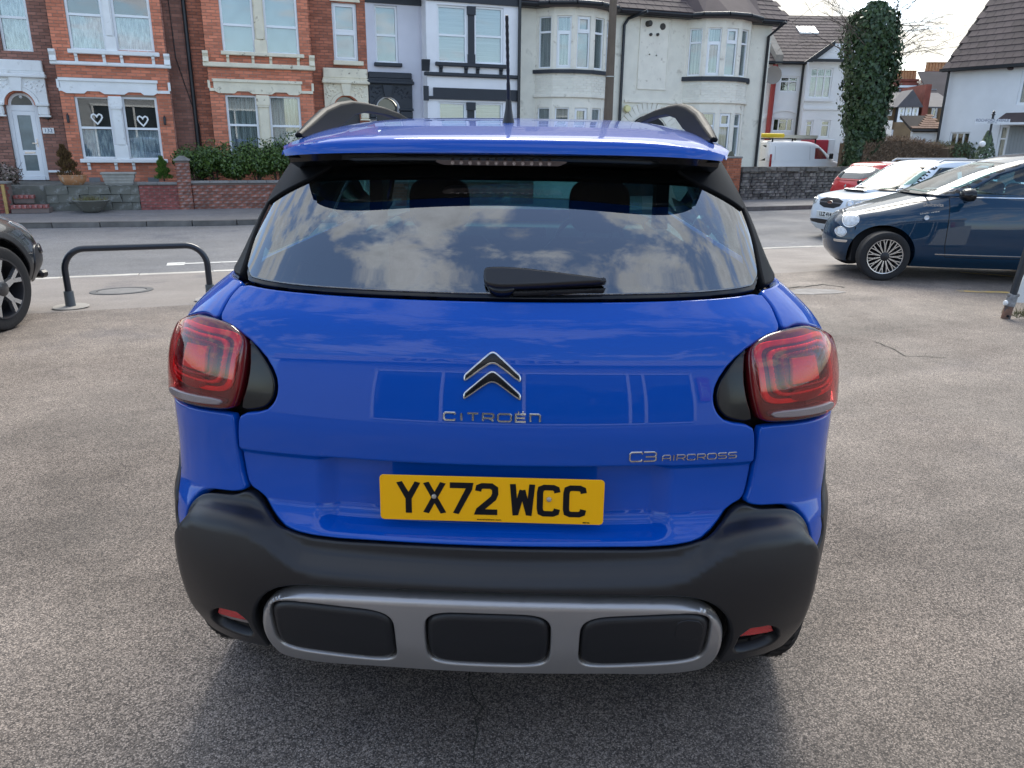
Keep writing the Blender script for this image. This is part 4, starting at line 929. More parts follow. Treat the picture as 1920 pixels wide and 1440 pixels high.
def sill(parent,a0,a1,z0,z1,v,m,brk=(),bz=.16,proj=.12,T=None,bw=.07):
    T=T or (lambda m:m); s_=T(MB().box(a0,a1,v-proj,v+.02,z0,z1,c=.012)).build('sill',m,parent)
    for a in brk: T(MB().prism([(v-proj*.8,z0-.002),(v-.0,z0-.002),(v-.0,z0-bz),(v-proj*.25,z0-bz),(v-proj*.35,z0-bz*.5),(v-proj*.75,z0-bz*.3)],'x',a-bw/2,a+bw/2)).build('sill_bracket',m,s_)
    return s_
def archpts(ca,cz,r,n=15,a0=0,a1=PI): return [(ca+r*math.cos(a0+(a1-a0)*k/n),cz+r*math.sin(a0+(a1-a0)*k/n)) for k in range(n+1)]
def archring(name,parent,ca,cz,ri,ro,v0,v1,m,n=17):
    mb=MB(); P=archpts(ca,cz,ri,n); Q=archpts(ca,cz,ro,n)
    for k in range(n): mb.prism([P[k],P[k+1],Q[k+1],Q[k]],'y',v0,v1)
    bm_=mb.build(name,m,parent); return bm_
def arch_spandrel(name,parent,a0,a1,z0,z1,ca,cz,r,v0,v1,m,n=16):
    """rectangular panel with a semicircular opening standing on z0=cz"""
    mb=MB(); P=archpts(ca,cz,r,n)
    for k in range(n):
        (x0,y0_),(x1,y1_)=P[k],P[k+1]; mb.prism([(x0,y0_),(x1,y1_),(x1,z1),(x0,z1)],'y',v0,v1)
    mb.box(a0,ca-r,v0,v1,z0,z1); mb.box(ca+r,a1,v0,v1,z0,z1); return mb.build(name,m,parent)
def pipe(parent,pts,r,m=M_pipe,name='drainpipe'): return MB().tube(pts,r,8).build(name,m,parent,smooth=50)
def tiles(parent,F,a0,a1,v0,z0,v1,z1,m,tw=.30,ex=.30,limit=300,name='roof_tile',clip=None):
    """interlocking tiles on the slope from (v0,z0) at the eave up to (v1,z1)"""
    L_=math.hypot(v1-v0,z1-z0); al=math.atan2(z1-z0,v1-v0); items=[]; k=0; s=.0
    while s<L_:
        a=a0-(k%2)*tw*.5
        while a<a1:
            if a>=a0-.16 and (clip is None or clip(a+tw/2,s/L_)):
                c=s+ex/2; items.append(((a+tw/2,v0+(v1-v0)*c/L_,z0+(z1-z0)*c/L_+.03),(tw-.006,ex+.05,.028),(al-.05,0,0)))
            a+=tw
        s+=ex; k+=1
    pieces(name,parent,m,F,items,limit)
def slope(parent,a0,a1,v0,z0,v1,z1,m=M_tiled,name='roof',th=.10):
    mb=MB(); mb.prism([(v0,z0-th),(v1,z1-th),(v1,z1),(v0,z0)],'x',a0,a1); return mb.build(name,m,parent)
ZG=-.12; VM=.55
# ------------------------------------------------------------------ the two red brick houses
def brick_house(name,label,P,stm,paint_bay):
    """P: dict of pixel measures"""
    aL=ST.L(*P['left'],VM)[0]; aR=ST.L(*P['right'],VM)[0]; b0=ST.L(*P['bayL'],0)[0]; b1=ST.L(*P['bayR'],0)[0]; ZT=6.9
    h=thing(name,label,'house',ST,((aL+aR)/2,VM,ZG))
    up=[rect(ST,*w,0) for w in P['up']]; lo=[rect(ST,*w,0) for w in P['lo']]
    up=[(a,b,c,c+1.95) for a,b,c,d in up]
    holes=up+lo
    # bay structure and bricks
    wallgrid(b0,b1,ZG,ZT,.012,VM,holes).build('bay_wall',M_mortar,h)
    bandz=[(b0-.1,b1+.1,*P['lintel'](ST))]
    L0=P['lintel'](ST); SC=P['string'](ST)
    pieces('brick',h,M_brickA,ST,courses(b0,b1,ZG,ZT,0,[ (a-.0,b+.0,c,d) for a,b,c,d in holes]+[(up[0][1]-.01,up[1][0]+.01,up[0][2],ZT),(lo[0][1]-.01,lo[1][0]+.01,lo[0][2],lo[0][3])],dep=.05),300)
    # bay return (side towards the camera)
    items=[]
    for (p,s,r_) in courses(0.012,VM,ZG,ZT,0,(),dep=.04): items.append(((b1+.012,p[0],p[2]),(s[0],.04,s[2]),PI/2))
    main_holes=[]
    doors=[]
    if P.get('upm'):
        for w_ in P['upm']: r=rect(ST,*w_,VM); r=(r[0],r[1],r[2],max(r[3],r[2]+1.5) if P.get('tallm') else r[3]); main_holes.append(r)
    dr=P['door'](ST)   # (a0,a1,z0,z1 spring, ca, r)
    dh=(dr['a0'],dr['a1'],ZG,dr['zs']+dr['r'])
    mh2=main_holes+[dh]
    for (s0,s1) in((aL,b0),(b1,aR)):
        if s1-s0>.1:
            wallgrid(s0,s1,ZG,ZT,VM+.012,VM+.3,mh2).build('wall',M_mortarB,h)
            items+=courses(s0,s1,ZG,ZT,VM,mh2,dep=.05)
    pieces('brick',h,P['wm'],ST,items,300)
    for i,r in enumerate(up): winset(h,r,.06,(P['uptr'],),cur=P['upc'],curtop=P.get('upct'))
    for i,r in enumerate(lo): winset(h,r,.06,(.5,) if not P.get('lotr') else (P['lotr'],),cur=P['loc'],curtop=P.get('loct'))
    for r in main_holes: winset(h,r,VM+.08,(P.get('mtr',.5),),cur=P.get('mc','plain'),casem=(0,1) if P.get('mcase') else ())
    # stucco trim
    m=stm
    zs0,zs1=SC; MB().box(b0-.10,b1+.10,-.10,0.0,zs0,zs1,c=.02).build('string_course',m,h)
    for aa in(b0-.02,b1+.02): MB().prism([(-.14,zs1),(0,zs1),(0,zs1+.26),(-.16,zs1+.26),(-.16,zs1+.20),(-.10,zs1+.12)],'x',aa-.07,aa+.07).build('console',m,h)
    l0,l1=L0; la,lb=lo[0][0]-.26,lo[1][1]+.05
    mb=MB().prism([(la+.1,l0),(lb-.1,l0),(lb,l1),(la,l1)] if False else [(la,l0+.06),(la+.12,l0),(lo[0][0]+.25,l0),(lo[0][0]+.32,l0+.06),(lo[0][1]-.2,l0+.06),(lo[0][1]-.1,l0),(lo[1][0]+.1,l0),(lo[1][0]+.2,l0+.06),(lo[1][1]-.35,l0+.06),(lo[1][1]-.28,l0),(lb-.1,l0),(lb,l0+.06),(lb,l1),(la,l1)],'y',-.05,-.001); mb.build('lintel',m,h)
    MB().box(la-.03,lb+.03,-.085,-.05,l1-.05,l1+.02).build('lintel_moulding',m,h)
    for q,sg in((b0,-1),(b1,1)): MB().box(min(q,la if sg<0 else lb),max(q,la if sg<0 else lb)+0,-.06,-.002,l0+.05,l0+.12).build('label_stop',m,h); MB().box(q-.03,q+.03,-.06,-.002,l0+.12,l1-.02).build('label_stop',m,h)
    for grp,top in((up,None),(lo,None)):
        a0_,a1_=grp[0][1],grp[1][0]; z0_,z1_=grp[0][2],grp[0][3]
        mb=MB(); mb.box(a0_-.0,a1_+.0,-.03,.14,z0_,z1_); mb.box(a0_-.03,a1_+.03,-.07,.0,z0_,z0_+.34,c=.01); mb.box(a0_+.03,a1_-.03,-.075,-.03,z0_+.36,z1_-.30)
        mb.box(a0_-.03,a1_+.03,-.09,.0,z1_-.26,z1_-.0,c=.015); mb.box(a0_+.00,a1_-.00,-.10,.0,z1_-.30,z1_-.26); mb.build('pilaster',m,h,kind=None)
    s_=P['sills'](ST)
    for (k,(q0,q1)) in enumerate(s_):
        g=up if k==0 else lo; e0,e1=g[0][0],g[1][1]
        sill(h,e0-.06,e1+.10,q0,q1,0,m,brk=[e0+.10,g[0][1]-.10,g[1][0]+.10,e1-.06] if k==0 else [e0+.12,g[0][1]-.06,g[1][0]+.1,e1-.1],bz=(q0-SC[1]-.005) if k==0 else .18)
    return h,dict(aL=aL,aR=aR,b0=b0,b1=b1,up=up,lo=lo,mh=main_holes,dr=dr,ZT=ZT)
def z_(px,py,v): return ST.L(px,py,v)[1]
def doorcase(h,dr,m,full=True,doorm=None,archm=None,colm=None,ext=None):
    """white arched door surround; dr: a0,a1,zs,r,top lines"""
    a0,a1,zs,r=dr['a0'],dr['a1'],dr['zs'],dr['r']; e0,e1=dr['e0'],dr['e1']; zt=dr['zt']; ca=(a0+a1)/2
    v=VM
    arch_spandrel('door_surround',h,e0,e1,zs,dr['zc0'],ca,zs,r+.13,v-.10,v-.0,m)
    MB().box(e0-.05,e1+.05,v-.20,v-.0,dr['zc0'],dr['zc0']+.09,c=.02).build('cornice',m,h)
    MB().box(e0-.02,e1+.02,v-.15,v-.0,dr['zc0']+.09,dr['zc0']+.15).build('cornice_band',m,h)
    mb=MB(); n=int((e1-e0)/.09)
    for k in range(n): mb.box(e0+.02+k*.09,e0+.065+k*.09,v-.17,v-.15,dr['zc0']+.085,dr['zc0']+.13)
    mb.build('dentils',m,h,kind='stuff')
    MB().box(e0,e1,v-.12,v-.0,dr['zc0']+.15,zt,c=.02).build('parapet',m,h)
    archring('arch_moulding',h,ca,zs,r+.035,r+.125,v-.125,v-.02,m)
    if archm: archring('arch_lining',h,ca,zs,r,r+.05,v-.06,v+.12,archm)
    MB().prism([(ca-.09,zs+r+.02),(ca+.09,zs+r+.02),(ca+.14,zs+r+.34),(ca-.14,zs+r+.34)],'y',v-.17,v-.1).build('keystone',m,h)
    # carved spandrel foliage
    mb=MB(); rr=random.Random(3)
    for sx in(-1,1):
        for k in range(26):
            t=rr.uniform(.45,1.25); q=rr.uniform(r+.20,r+.46); x=ca+sx*q*math.cos(t); zq=zs+q*math.sin(t)
            if zq<dr['zc0']-.06 and e0+.05<x<e1-.05: mb.lathe([(0,-.022),(.018,-.018),(.028,0)],7,'y',(x,v-.10,zq))
    mb.build('carved_foliage',m,h,smooth=60,kind='stuff')
    for (x0,x1) in((e0-.02,a0),(a1,e1+.02)):
        MB().box(x0,x1,v-.16,v-.0,zs-.02,zs+.05,c=.012).build('capital',m,h); MB().box(x0+.02,x1-.02,v-.13,v-.0,zs-.24,zs-.02,c=.03).build('capital',m,h); MB().box(x0,x1,v-.15,v-.0,zs-.28,zs-.24).build('capital',m,h)
ZL=lambda y0,y1,x,v=0:(lambda F:(F.L(x,y1,v)[1],F.L(x,y0,v)[1]))
def drA(F):
    a0=F.L(20,260,VM)[0]; a1=F.L(80,260,VM)[0]; 
    return dict(a0=a0,a1=a1,zs=F.L(45,197,VM)[1],r=(a1-a0)/2-.05,e0=a0-.42,e1=F.L(88,170,VM)[0],zc0=F.L(45,146,VM)[1],zt=F.L(45,113,VM)[1])
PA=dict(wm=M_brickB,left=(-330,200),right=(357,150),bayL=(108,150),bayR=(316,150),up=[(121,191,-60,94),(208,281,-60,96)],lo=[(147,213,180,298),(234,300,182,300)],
 upm=[(-8,50,-60,96)],tallm=1,door=drA,lintel=ZL(150,177,210),string=ZL(118,125,210),sills=lambda F:[ZL(95,103,200)(F),ZL(298,305,225)(F)],uptr=.42,upc='lace',upct=.40,loc='lace',loct=.47,mc='lace',mtr=.42)
hA,iA=brick_house('brick_house','red brick terraced house at the far left with a white arched doorway',PA,M_stucco,None)
doorcase(hA,iA['dr'],M_stucco,archm=M_brickA)
# door A with frame, panels, handle
def doorA():
    d=iA['dr']; a0,a1=d['a0'],d['a1']; zt=d['zs']; zb=ST.L(55,338,VM)[1]; v=VM+.10
    mb=MB(); mb.box(a0,a0+.10,v,v+.08,zb,zt); mb.box(a1-.10,a1,v,v+.08,zb,zt); mb.box(a0+.1,a1-.1,v,v+.08,zt-.14,zt); mb.box(a0+.1,a1-.1,v-.02,v+.08,zb,zb+.09)
    fr=mb.build('door_frame',M_upvc,hA,bev=.006)
    x0,x1=a0+.105,a1-.105; z0=zb+.095; z1=zt-.145; zm=z0+(z1-z0)*.37
    mb=MB(); mb.box(x0,x0+.10,v+.01,v+.06,z0,z1); mb.box(x1-.10,x1,v+.01,v+.06,z0,z1); mb.box(x0+.1,x1-.1,v+.01,v+.06,z0,z0+.14); mb.box(x0+.1,x1-.1,v+.01,v+.06,z1-.10,z1); mb.box(x0+.1,x1-.1,v+.01,v+.06,zm-.06,zm+.06)
    dd=mb.build('front_door',M_upvc,hA,bev=.004)
    g=mat('frosted_glass',(.16,.21,.22),rough=.22,spec=.8,var=.35,vscale=1.5)
    MB().box(x0+.1,x1-.1,v+.03,v+.04,z0+.14,zm-.06).build('glazed_panel',g,dd); MB().box(x0+.1,x1-.1,v+.03,v+.04,zm+.06,z1-.10).build('glazed_panel',g,dd)
    MB().box(x1-.06,x1-.03,v-.0,v+.012,zm+.14,zm+.34).box(x1-.16,x1-.04,v-.035,v-.015,zm+.22,zm+.245).build('door_handle',M_chrome,dd); MB().box((x0+x1)/2-.12,(x0+x1)/2+.12,v-.004,v+.012,zm-.02,zm+.02).build('letterbox',M_chrome,dd)
    ca=(a0+a1)/2; mb=MB(); P=archpts(ca,zt+.01,d['r']-.03,16); mb.prism(P,'y',v+.03,v+.04); mb.build('fanlight',mat('fanlight_glass',(.05,.06,.06),rough=.1,spec=.9),hA)
    archring('fanlight_frame',hA,ca,zt,d['r']-.07,d['r']-.005,v,v+.06,M_upvc)
    MB().lathe([(0,-.03),(.03,-.02),(.04,0)],12,'y',(ca,v+.02,zt+.20)).build('number_disc',M_upvc,hA,smooth=60)
    na,nz=ST.L(91,245,VM); MB().box(na-.13,na+.13,VM-.025,VM-.002,nz-.07,nz+.07).build('house_number_plate',M_stucco,hA); text_mesh('132',.13,'house_number',mat('number_blue',(.05,.10,.20)),hA,(na,VM-.028,nz))
    xa,xz=ST.L(90,220,VM); MB().lathe([(0,-.10),(.05,-.09),(.06,-.04),(.02,0)],12,'y',(xa,VM,xz)).build('wall_lantern',M_pipe,hA,smooth=50)
    MB().box(iA['dr']['a1']+.02,iA['b0']-.02,VM-.08,VM-.002,*ZL(319,323,100,VM)(ST)).build('plinth_cap',M_upvc,hA)
doorA()
for (x,y) in((182,222),(268,226)):
    a,z=ST.L(x,y,.08); pts=[(0,-.17),(.10,-.06),(.155,.03),(.14,.10),(.08,.13),(.02,.09),(0,.055)]; pts=pts+[(-p[0],p[1]) for p in pts[-2:0:-1]]
    mb=MB()
    for q in ribbon([(a+p[0]*.8,z+p[1]*.8) for p in pts],.035,closed=True): mb.prism([(p.x,p.y) for p in q],'y',.045,.06)
    mb.world('hanging_heart',M_stucco,ST,label='white wicker heart hanging in the %s ground floor sash of the far left house'%('left' if x<200 else 'right'),cat='ornament',group='hearts in the bay window')
for (x,y) in((128,222),(309,226)):
    a,z=ST.L(x,y,0); MB().lathe([(.0,-.12),(.03,-.10),(.035,.06),(.0,.14)],8,'z',(a,-.05,z)).world('wall_sconce',M_pipe,ST,smooth=50,label='small black wall light on the brick pier %s of the heart windows'%('left' if x<200 else 'right'),cat='wall light',group='wall lights on the brick bay')
# air bricks
for (x,y) in((178,338),(288,338)):
    a,z=ST.L(x,y,0); MB().box(a-.13,a+.13,-.02,.0,z-.075,z+.075).build('air_brick',mat('air_brick_grey',(.2,.2,.2),rough=.9,bump=1,bscale=40),hA)
# pipes in the recess
for (xa,ya,xb,yb,r) in((342,0,373,269,.055),(384,0,399,200,.03)):
    a0,z0=ST.L(xa,ya,VM-.08); a1,z1=ST.L(xb,yb,VM-.08); am=(a0+a1)/2; pipe(hA,[(am,VM-.08,6.8),(am,VM-.08,ZG+.1)],r)
ca_=ST.L(320,60,VM-.02); pipe(hA,[(ca_[0],VM-.02,6.8),(ca_[0]+.05,VM-.02,3.6),(ca_[0]+.45,VM-.02,1.9),(ca_[0]+.5,VM-.02,0)],.010,name='cable')
def drB(F):
    a0=F.L(628,260,VM)[0]; a1=F.L(677,260,VM)[0]
    return dict(a0=a0,a1=a1,zs=F.L(651,206,VM)[1],r=(a1-a0)/2-.02,e0=F.L(608,190,VM)[0],e1=F.L(690,190,VM)[0],zc0=F.L(651,158,VM)[1],zt=F.L(651,129,VM)[1])
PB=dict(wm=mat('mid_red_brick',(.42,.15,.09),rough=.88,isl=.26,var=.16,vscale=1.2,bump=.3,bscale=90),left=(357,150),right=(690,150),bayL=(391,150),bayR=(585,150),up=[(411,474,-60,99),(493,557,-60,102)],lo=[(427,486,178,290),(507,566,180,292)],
 upm=[(624,670,5,114)],door=drB,lintel=ZL(152,177,490),string=ZL(120,129,490),sills=lambda F:[ZL(99,106,490)(F),ZL(292,299,490)(F)],uptr=.35,upc='plain',loc='net',lotr=.5,mc='plain',mtr=.5,mcase=1)
hB,iB=brick_house('brick_house','red brick terraced house behind the hedge with weathered cream stucco trim',PB,M_stuccoO,None)
doorcase(hB,iB['dr'],M_stuccoO,archm=M_brickA)
d=iB['dr']; MB().prism(archpts((d['a0']+d['a1'])/2,d['zs'],d['r'],14),'y',VM+.1,VM+.12).build('fanlight',mat('fanlight_glass'),hB); MB().box(d['a0'],d['a1'],VM+.1,VM+.14,ZG,d['zs']).build('front_door',mat('dark_door',(.03,.03,.035),rough=.4),hB)
sB=iB['mh'][0]; sill(hB,sB[0]-.04,sB[1]+.12,sB[2]-.12,sB[2]-.002,VM,M_stuccoO)
MB().box(sB[0]-.05,sB[1]+.1,VM-.05,VM-.002,sB[3]+.02,sB[3]+.22).build('lintel',M_stuccoO,hB)
# ------------------------------------------------------------------ white and black painted house
def painted_house():
    aL=iB['aR']; b0=ST.L(800,100,0)[0]; b1=ST.L(975,100,0)[0]; ZT=ST.L(850,-14,0)[1]
    h=thing('painted_house','pale rendered terraced house with black painted lintels sills and arched doorway','house',ST,((aL+b1)/2,VM,ZG))
    up=[rect(ST,820,876,10,118,0),rect(ST,890,944,13,120,0)]; lo=[rect(ST,823,875,191,300,0),rect(ST,890,943,193,302,0)]
    wallgrid(b0,b1,ZG,ZT,0,VM,up+lo).build('bay_wall',M_renderW,h)
    w1=rect(ST,703,746,10,118,VM); a0=ST.L(708,260,VM)[0]; a1=ST.L(749,260,VM)[0]
    d=dict(a0=a0,a1=a1,zs=ST.L(728,206,VM)[1],r=(a1-a0)/2-.0,e0=aL+.004,e1=ST.L(772,190,VM)[0],zc0=ST.L(728,158,VM)[1],zt=ST.L(728,136,VM)[1])
    wallgrid(aL+.002,b0,ZG,ZT,VM,VM+.3,[w1,(a0,a1,ZG,d['zs']+d['r'])]).build('wall',M_renderG,h)
    doorcase(h,d,M_blackp,archm=M_renderW)
    MB().prism(archpts((a0+a1)/2,d['zs'],d['r'],14),'y',VM+.2,VM+.22).build('fanlight',mat('fanlight_glass'),h); MB().box(a0,a1,VM+.2,VM+.24,ZG,d['zs']).build('front_door',mat('dark_door'),h)
    for r in up: winset(h,r,.06,(.49,),cur='blind')
    for r in lo: winset(h,r,.06,(.5,),cur='blind')
    winset(h,w1,VM+.08,(.49,),cur='plain')
    for g,zt in((up,None),(lo,None)):
        q0,q1=g[0][1],g[1][0]; MB().box(q0+.02,q1-.02,-.05,.10,g[0][2],g[0][3]).box(q0,q1,-.07,.0,g[0][2],g[0][2]+.25).box(q0-.01,q1+.01,-.09,-.0,g[0][3]-.22,g[0][3]).build('pilaster',M_blackp,h)
    zq=ZL(119,126,880)(ST); zc=ZL(138,145,880)(ST)
    sill(h,up[0][0]-.08,up[1][1]+.10,zq[0],zq[1],0,M_blackp,brk=[up[0][0]+.08,up[0][1]-.05,up[1][0]+.08,up[1][1]-.08],bz=zq[0]-zc[1]-.01,bw=.10)
    MB().box(b0-.10,b1,-.10,-.001,zc[0],zc[1],c=.02).build('string_course',M_blackp,h)
    for aa in(b0-.0,): MB().prism([(-.16,zc[1]+.32),(0,zc[1]+.32),(0,zc[1]+.02),(-.06,zc[1]+.02),(-.10,zc[1]+.16)],'x',aa-.16,aa+.06).build('console',M_blackp,h)
    zl=ZL(168,188,890)(ST); MB().box(ST.L(812,175,0)[0],b1,-.06,-.001,zl[0],zl[1]+.02).build('lintel',M_blackp,h); MB().box(b0-.12,ST.L(812,175,0)[0],-.06,-.001,zl[0],zl[0]+.08).box(b0-.12,b0+.02,-.08,-.001,zl[0]-.05,zl[1]+.05).build('label_stop',M_blackp,h)
    zs_=ZL(118,125,725,VM)(ST); sill(h,w1[0]-.06,w1[1]+.08,zs_[0],zs_[1],VM,M_blackp)
    # black frieze and gutter on top, roof
    zf=ZL(-30,8,740,VM)(ST); MB().box(aL,b0,VM-.06,VM-.001,zf[0],ZT+.15).build('frieze',M_blackp,h)
    MB().box(b0-.02,b1,-.06,.0,ST.L(880,6,0)[1],ZT+.15).build('frieze',M_blackp,h)
    MB().box(aL,b1+.1,-.14,-.02,ZT+.02,ZT+.14,c=.02).build('gutter',M_pipe,h)
    slope(h,aL,b1,-.1,ZT+.14,4.2,ZT+3.2)
    pipe(h,[(b1-.06,-.10,ZT),(b1-.06,-.10,ZG)],.05); pipe(h,[(ST.L(787,60,VM)[0],VM-.01,ZT),(ST.L(787,60,VM)[0],VM-.01,ZG)],.012,m=M_renderG,name='cable')
    for (s0,s1) in((iA['aL'],iA['aR']),(iA['aR'],iB['aR'])):
        pass
    return h,b1,ZT
hC,aC,ZTC=painted_house()
for h_,i_ in((hA,iA),(hB,iB)): slope(h_,i_['aL'],i_['aR'],-.1,6.92,4.2,9.8); MB().box(i_['aL'],i_['aR'],4.0,4.2,ZG,9.7).build('back_wall',M_mortarB,h_)
# ------------------------------------------------------------------ cream house with two round bays
def cream_house():
    aL=aC+.02; aR=ST.L(1438,150,VM)[0]; ZE=ST.L(1215,28,VM)[1]; 
    h=thing('cream_house','cream pebble dashed double fronted house with two round bays and dark tiled roof','house',ST,((aL+aR)/2,VM,ZG))
    VB=VM-.05
    wallgrid(aL,aR,ZG,ZE,VM,VM+.3,[]).build('wall',M_creamR,h)
    MB().box(aR-.02,aR,VM+.3,7.5,ZG,ZE).build('side_wall',M_creamR,h)
    def bay(x0,x1,xs_,up,lo,dark,label):
        # plan: five facets on an arc
        c0=ST.L(x0,160,VM)[0]; c1=ST.L(x1,160,-.1)[0]; cm=(c0+c1)/2; w_=c1-c0; dep=.78
        # arc through (c0,VM),(c1,VM) with sagitta dep
        Rr=(w_*w_/4+dep*dep)/(2*dep); cv=VM-dep+Rr; th=math.asin(min(1,w_/2/Rr)); n=5
        pts=[(cm+Rr*math.sin(-th+2*th*k/n),cv-Rr*math.cos(-th+2*th*k/n)) for k in range(n+1)]
        zl=lambda y,x:ST.L(x,y,-.1)[1]
        xm=(x0+x1)/2
        z_ut,z_ub=zl(up[0],xm),zl(up[1],xm); z_lt,z_lb=zl(lo[0],xm),zl(lo[1],xm); z_s0,z_s1=zl(dark[1],xm),zl(dark[0],xm)
        z_m=zl(dark[2],xm)
        singles=[]
        for k in range(n):
            p,q=pts[k],pts[k+1]; L_=math.hypot(q[0]-p[0],q[1]-p[1]); al=math.atan2(q[1]-p[1],q[0]-p[0]); ca,sa=math.cos(al),math.sin(al)
            def T(mb,p=p,ca=ca,sa=sa): mb.v=[(p[0]+x*ca-y*sa,p[1]+x*sa+y*ca,z) for x,y,z in mb.v]; return mb
            hu=(.09,L_-.09,z_ub,z_ut); hl=(.09,L_-.09,z_lb,z_lt)
            T(wallgrid(-.0,L_+.0,ZG,ZE,.0,.14,[hu,hl])).build('bay_wall',M_cream,h)
            winset(h,hu,.05,(.70,),T=T,cur='net' if k!=2 else 'plain',casem=(1,) if k in(2,) else ((0,) if k==1 else ()),fw_=.04)
            winset(h,hl,.05,(.70,),T=T,cur='net',casem=(1,) if k in(2,) else (),fw_=.04)
            T(MB().box(-.04,L_+.04,-.09,-.0,z_s0,z_s1)).build('sill',M_blackp,h)
            T(MB().box(-.02,L_+.02,-.07,-.0,z_m-.05,z_m+.05,c=.015)).build('string_course',M_cream,h)
            for (cp_,s_,r_) in courses(.01,L_-.01,z_m+.06,z_s0-.01,-.012,(),dep=.03):
                x,y,z=cp_; singles.append(((p[0]+x*ca-y*sa,p[1]+x*sa+y*ca,z),s_,al))
            T(MB().box(-.0,L_+.0,.14,.16,ZG,z_lb)).build('bay_core',M_room,h)
        pieces('brick',h,M_creamb,ST,singles,150)
        # floor/ceiling infill and little hipped top
        mb=MB(); mb.prism([(a,v) for a,v in pts],'z',ZE-.02,ZE); mb.build('bay_soffit',M_cream,h)
        # eave round the bay
        mb=MB(); 
        P2=[(cm+(Rr+.32)*math.sin(-th*1.04+2*th*1.04*k/n),cv-(Rr+.32)*math.cos(-th*1.04+2*th*1.04*k/n)) for k in range(n+1)]
        for k in range(n): 
            a,b=P2[k],P2[k+1]; mb.tube([(a[0],a[1],ZE+.03),(b[0],b[1],ZE+.03)],.07,8)
        mb.build('gutter',M_pipe,h,smooth=50)
        mb=MB(); m=n+1; V=[(a,v,ZE-.05) for a,v in P2]+[(cm+(a-cm)*.9,VM+.35+ (v-cv)*.0,ZE+1.0) for a,v in P2]+[(a,v,ZE+.06) for a,v in P2]
        mb.add(V,[(2*m+k,2*m+k+1,m+k+1,m+k) for k in range(n)]+[(k,k+1,2*m+k+1,2*m+k) for k in range(n)]+[tuple(range(m))]); mb.build('bay_roof',M_tile,h)
        return pts,ZE
    bay(1003,1158,None,(30,128),(202,300),(131,138,180),'left')
    bay(1281,1422,None,(52,142),(212,292),(144,152,191),'right')
    # blank panel with vents
    r=rect(ST,1199,1251,38,166,VM); mb=MB(); k=.035; mb.box(r[0],r[1],VM-.018,VM-.001,r[2],r[3]); mb.build('blank_panel',M_cream,h)
    mb=MB(); mb.box(r[0]-k,r[0],VM-.035,VM-.001,r[2]-k,r[3]+k); mb.box(r[1],r[1]+k,VM-.035,VM-.001,r[2]-k,r[3]+k); mb.box(r[0],r[1],VM-.035,VM-.001,r[2]-k,r[2]); mb.box(r[0],r[1],VM-.035,VM-.001,r[3],r[3]+k); mb.build('panel_moulding',M_cream,h)
    for (x,y,rr_,ln) in((1214,45,.09,.22),(1242,50,.10,.05),(1219,65,.045,.10),(1232,65,.045,.10),(1217,102,.02,.05),(1230,104,.02,.05)):
        a,z=ST.L(x,y,VM); MB().lathe([(0,-ln),(rr_*.7,-ln),(rr_,-ln*.8),(rr_,0)],12,'y',(a,VM,z)).build('wall_vent',mat('vent_dark',(.06,.055,.05),rough=.8),h,smooth=40)
    # string course, arch over the door
    a0=ST.L(1170,190,VM)[0]; a1=ST.L(1282,192,VM)[0]; zz=ST.L(1225,191,VM)[1]; MB().box(a0,a1,VM-.06,VM-.001,zz-.04,zz+.04).build('string_course',M_cream,h)
    ac,zc=ST.L(1213,262,VM); rA=.72
    mb=MB(); items=[]
    for k in range(19):
        t=PI*(k+.5)/19; items.append(((ac+(rA+.28)*math.cos(t),VM-.01,zc+(rA+.28)*math.sin(t)),(.36,.05,.15),(0,-t,0)))
    pieces('arch_stone',h,M_creamb,ST,items)
    MB().prism(archpts(ac,zc,rA+.05,20)+[(ac-rA-.05,ZG),(ac+rA+.05,ZG)],'y',VM-.02,VM-.012).build('porch_recess',M_room,h)
    la,lz=ST.L(1173,204,VM); MB().lathe([(0,-.20),(.10,-.18),(.12,-.08),(.04,0)],14,'y',(la,VM,lz)).build('porch_light',mat('yellow_lamp',(.72,.66,.32),rough=.4),h,smooth=50)
    pa=ST.L(1167,120,VM-.08)[0]; pipe(h,[(ST.L(1195,26,VM)[0],-.1,ZE+.0),(ST.L(1180,32,VM-.1)[0],VM-.06,ZE-.15),(pa,VM-.08,ZE-.35),(pa,VM-.08,ZG)],.05)
    pb=ST.L(1433,150,VM-.08)[0]; pipe(h,[(ST.L(1452,40,VM)[0],-.05,ZE+.0),(pb,VM-.08,ZE-.40),(pb,VM-.08,ZG)],.05)
    MB().tube([(aL,.18,ZE+.03),(aR+.25,.18,ZE+.03)],.065,8).build('gutter',M_pipe,h,smooth=50)
    MB().box(aL,aR+.2,.2,VM,ZE-.06,ZE-.0).build('soffit',mat('black_soffit',(.02,.02,.022),rough=.6),h)
    r_=slope(h,aL,aR+.25,.14,ZE+.05,4.3,ZE+3.1)
    tiles(h,ST,aL,aR+.25,.14,ZE+.06,4.3,ZE+3.11,M_tile)
    slope(h,aL,aR+.25,8.4,ZE+.05,4.3,ZE+3.1,name='roof')
    MB().prism([(.14,ZE-.05),(4.3,ZE+3.0),(8.4,ZE-.05)],'x',aR-.02,aR).build('gable',M_creamR,h)
    return h,aR,ZE
hD,aD,ZED=cream_house()
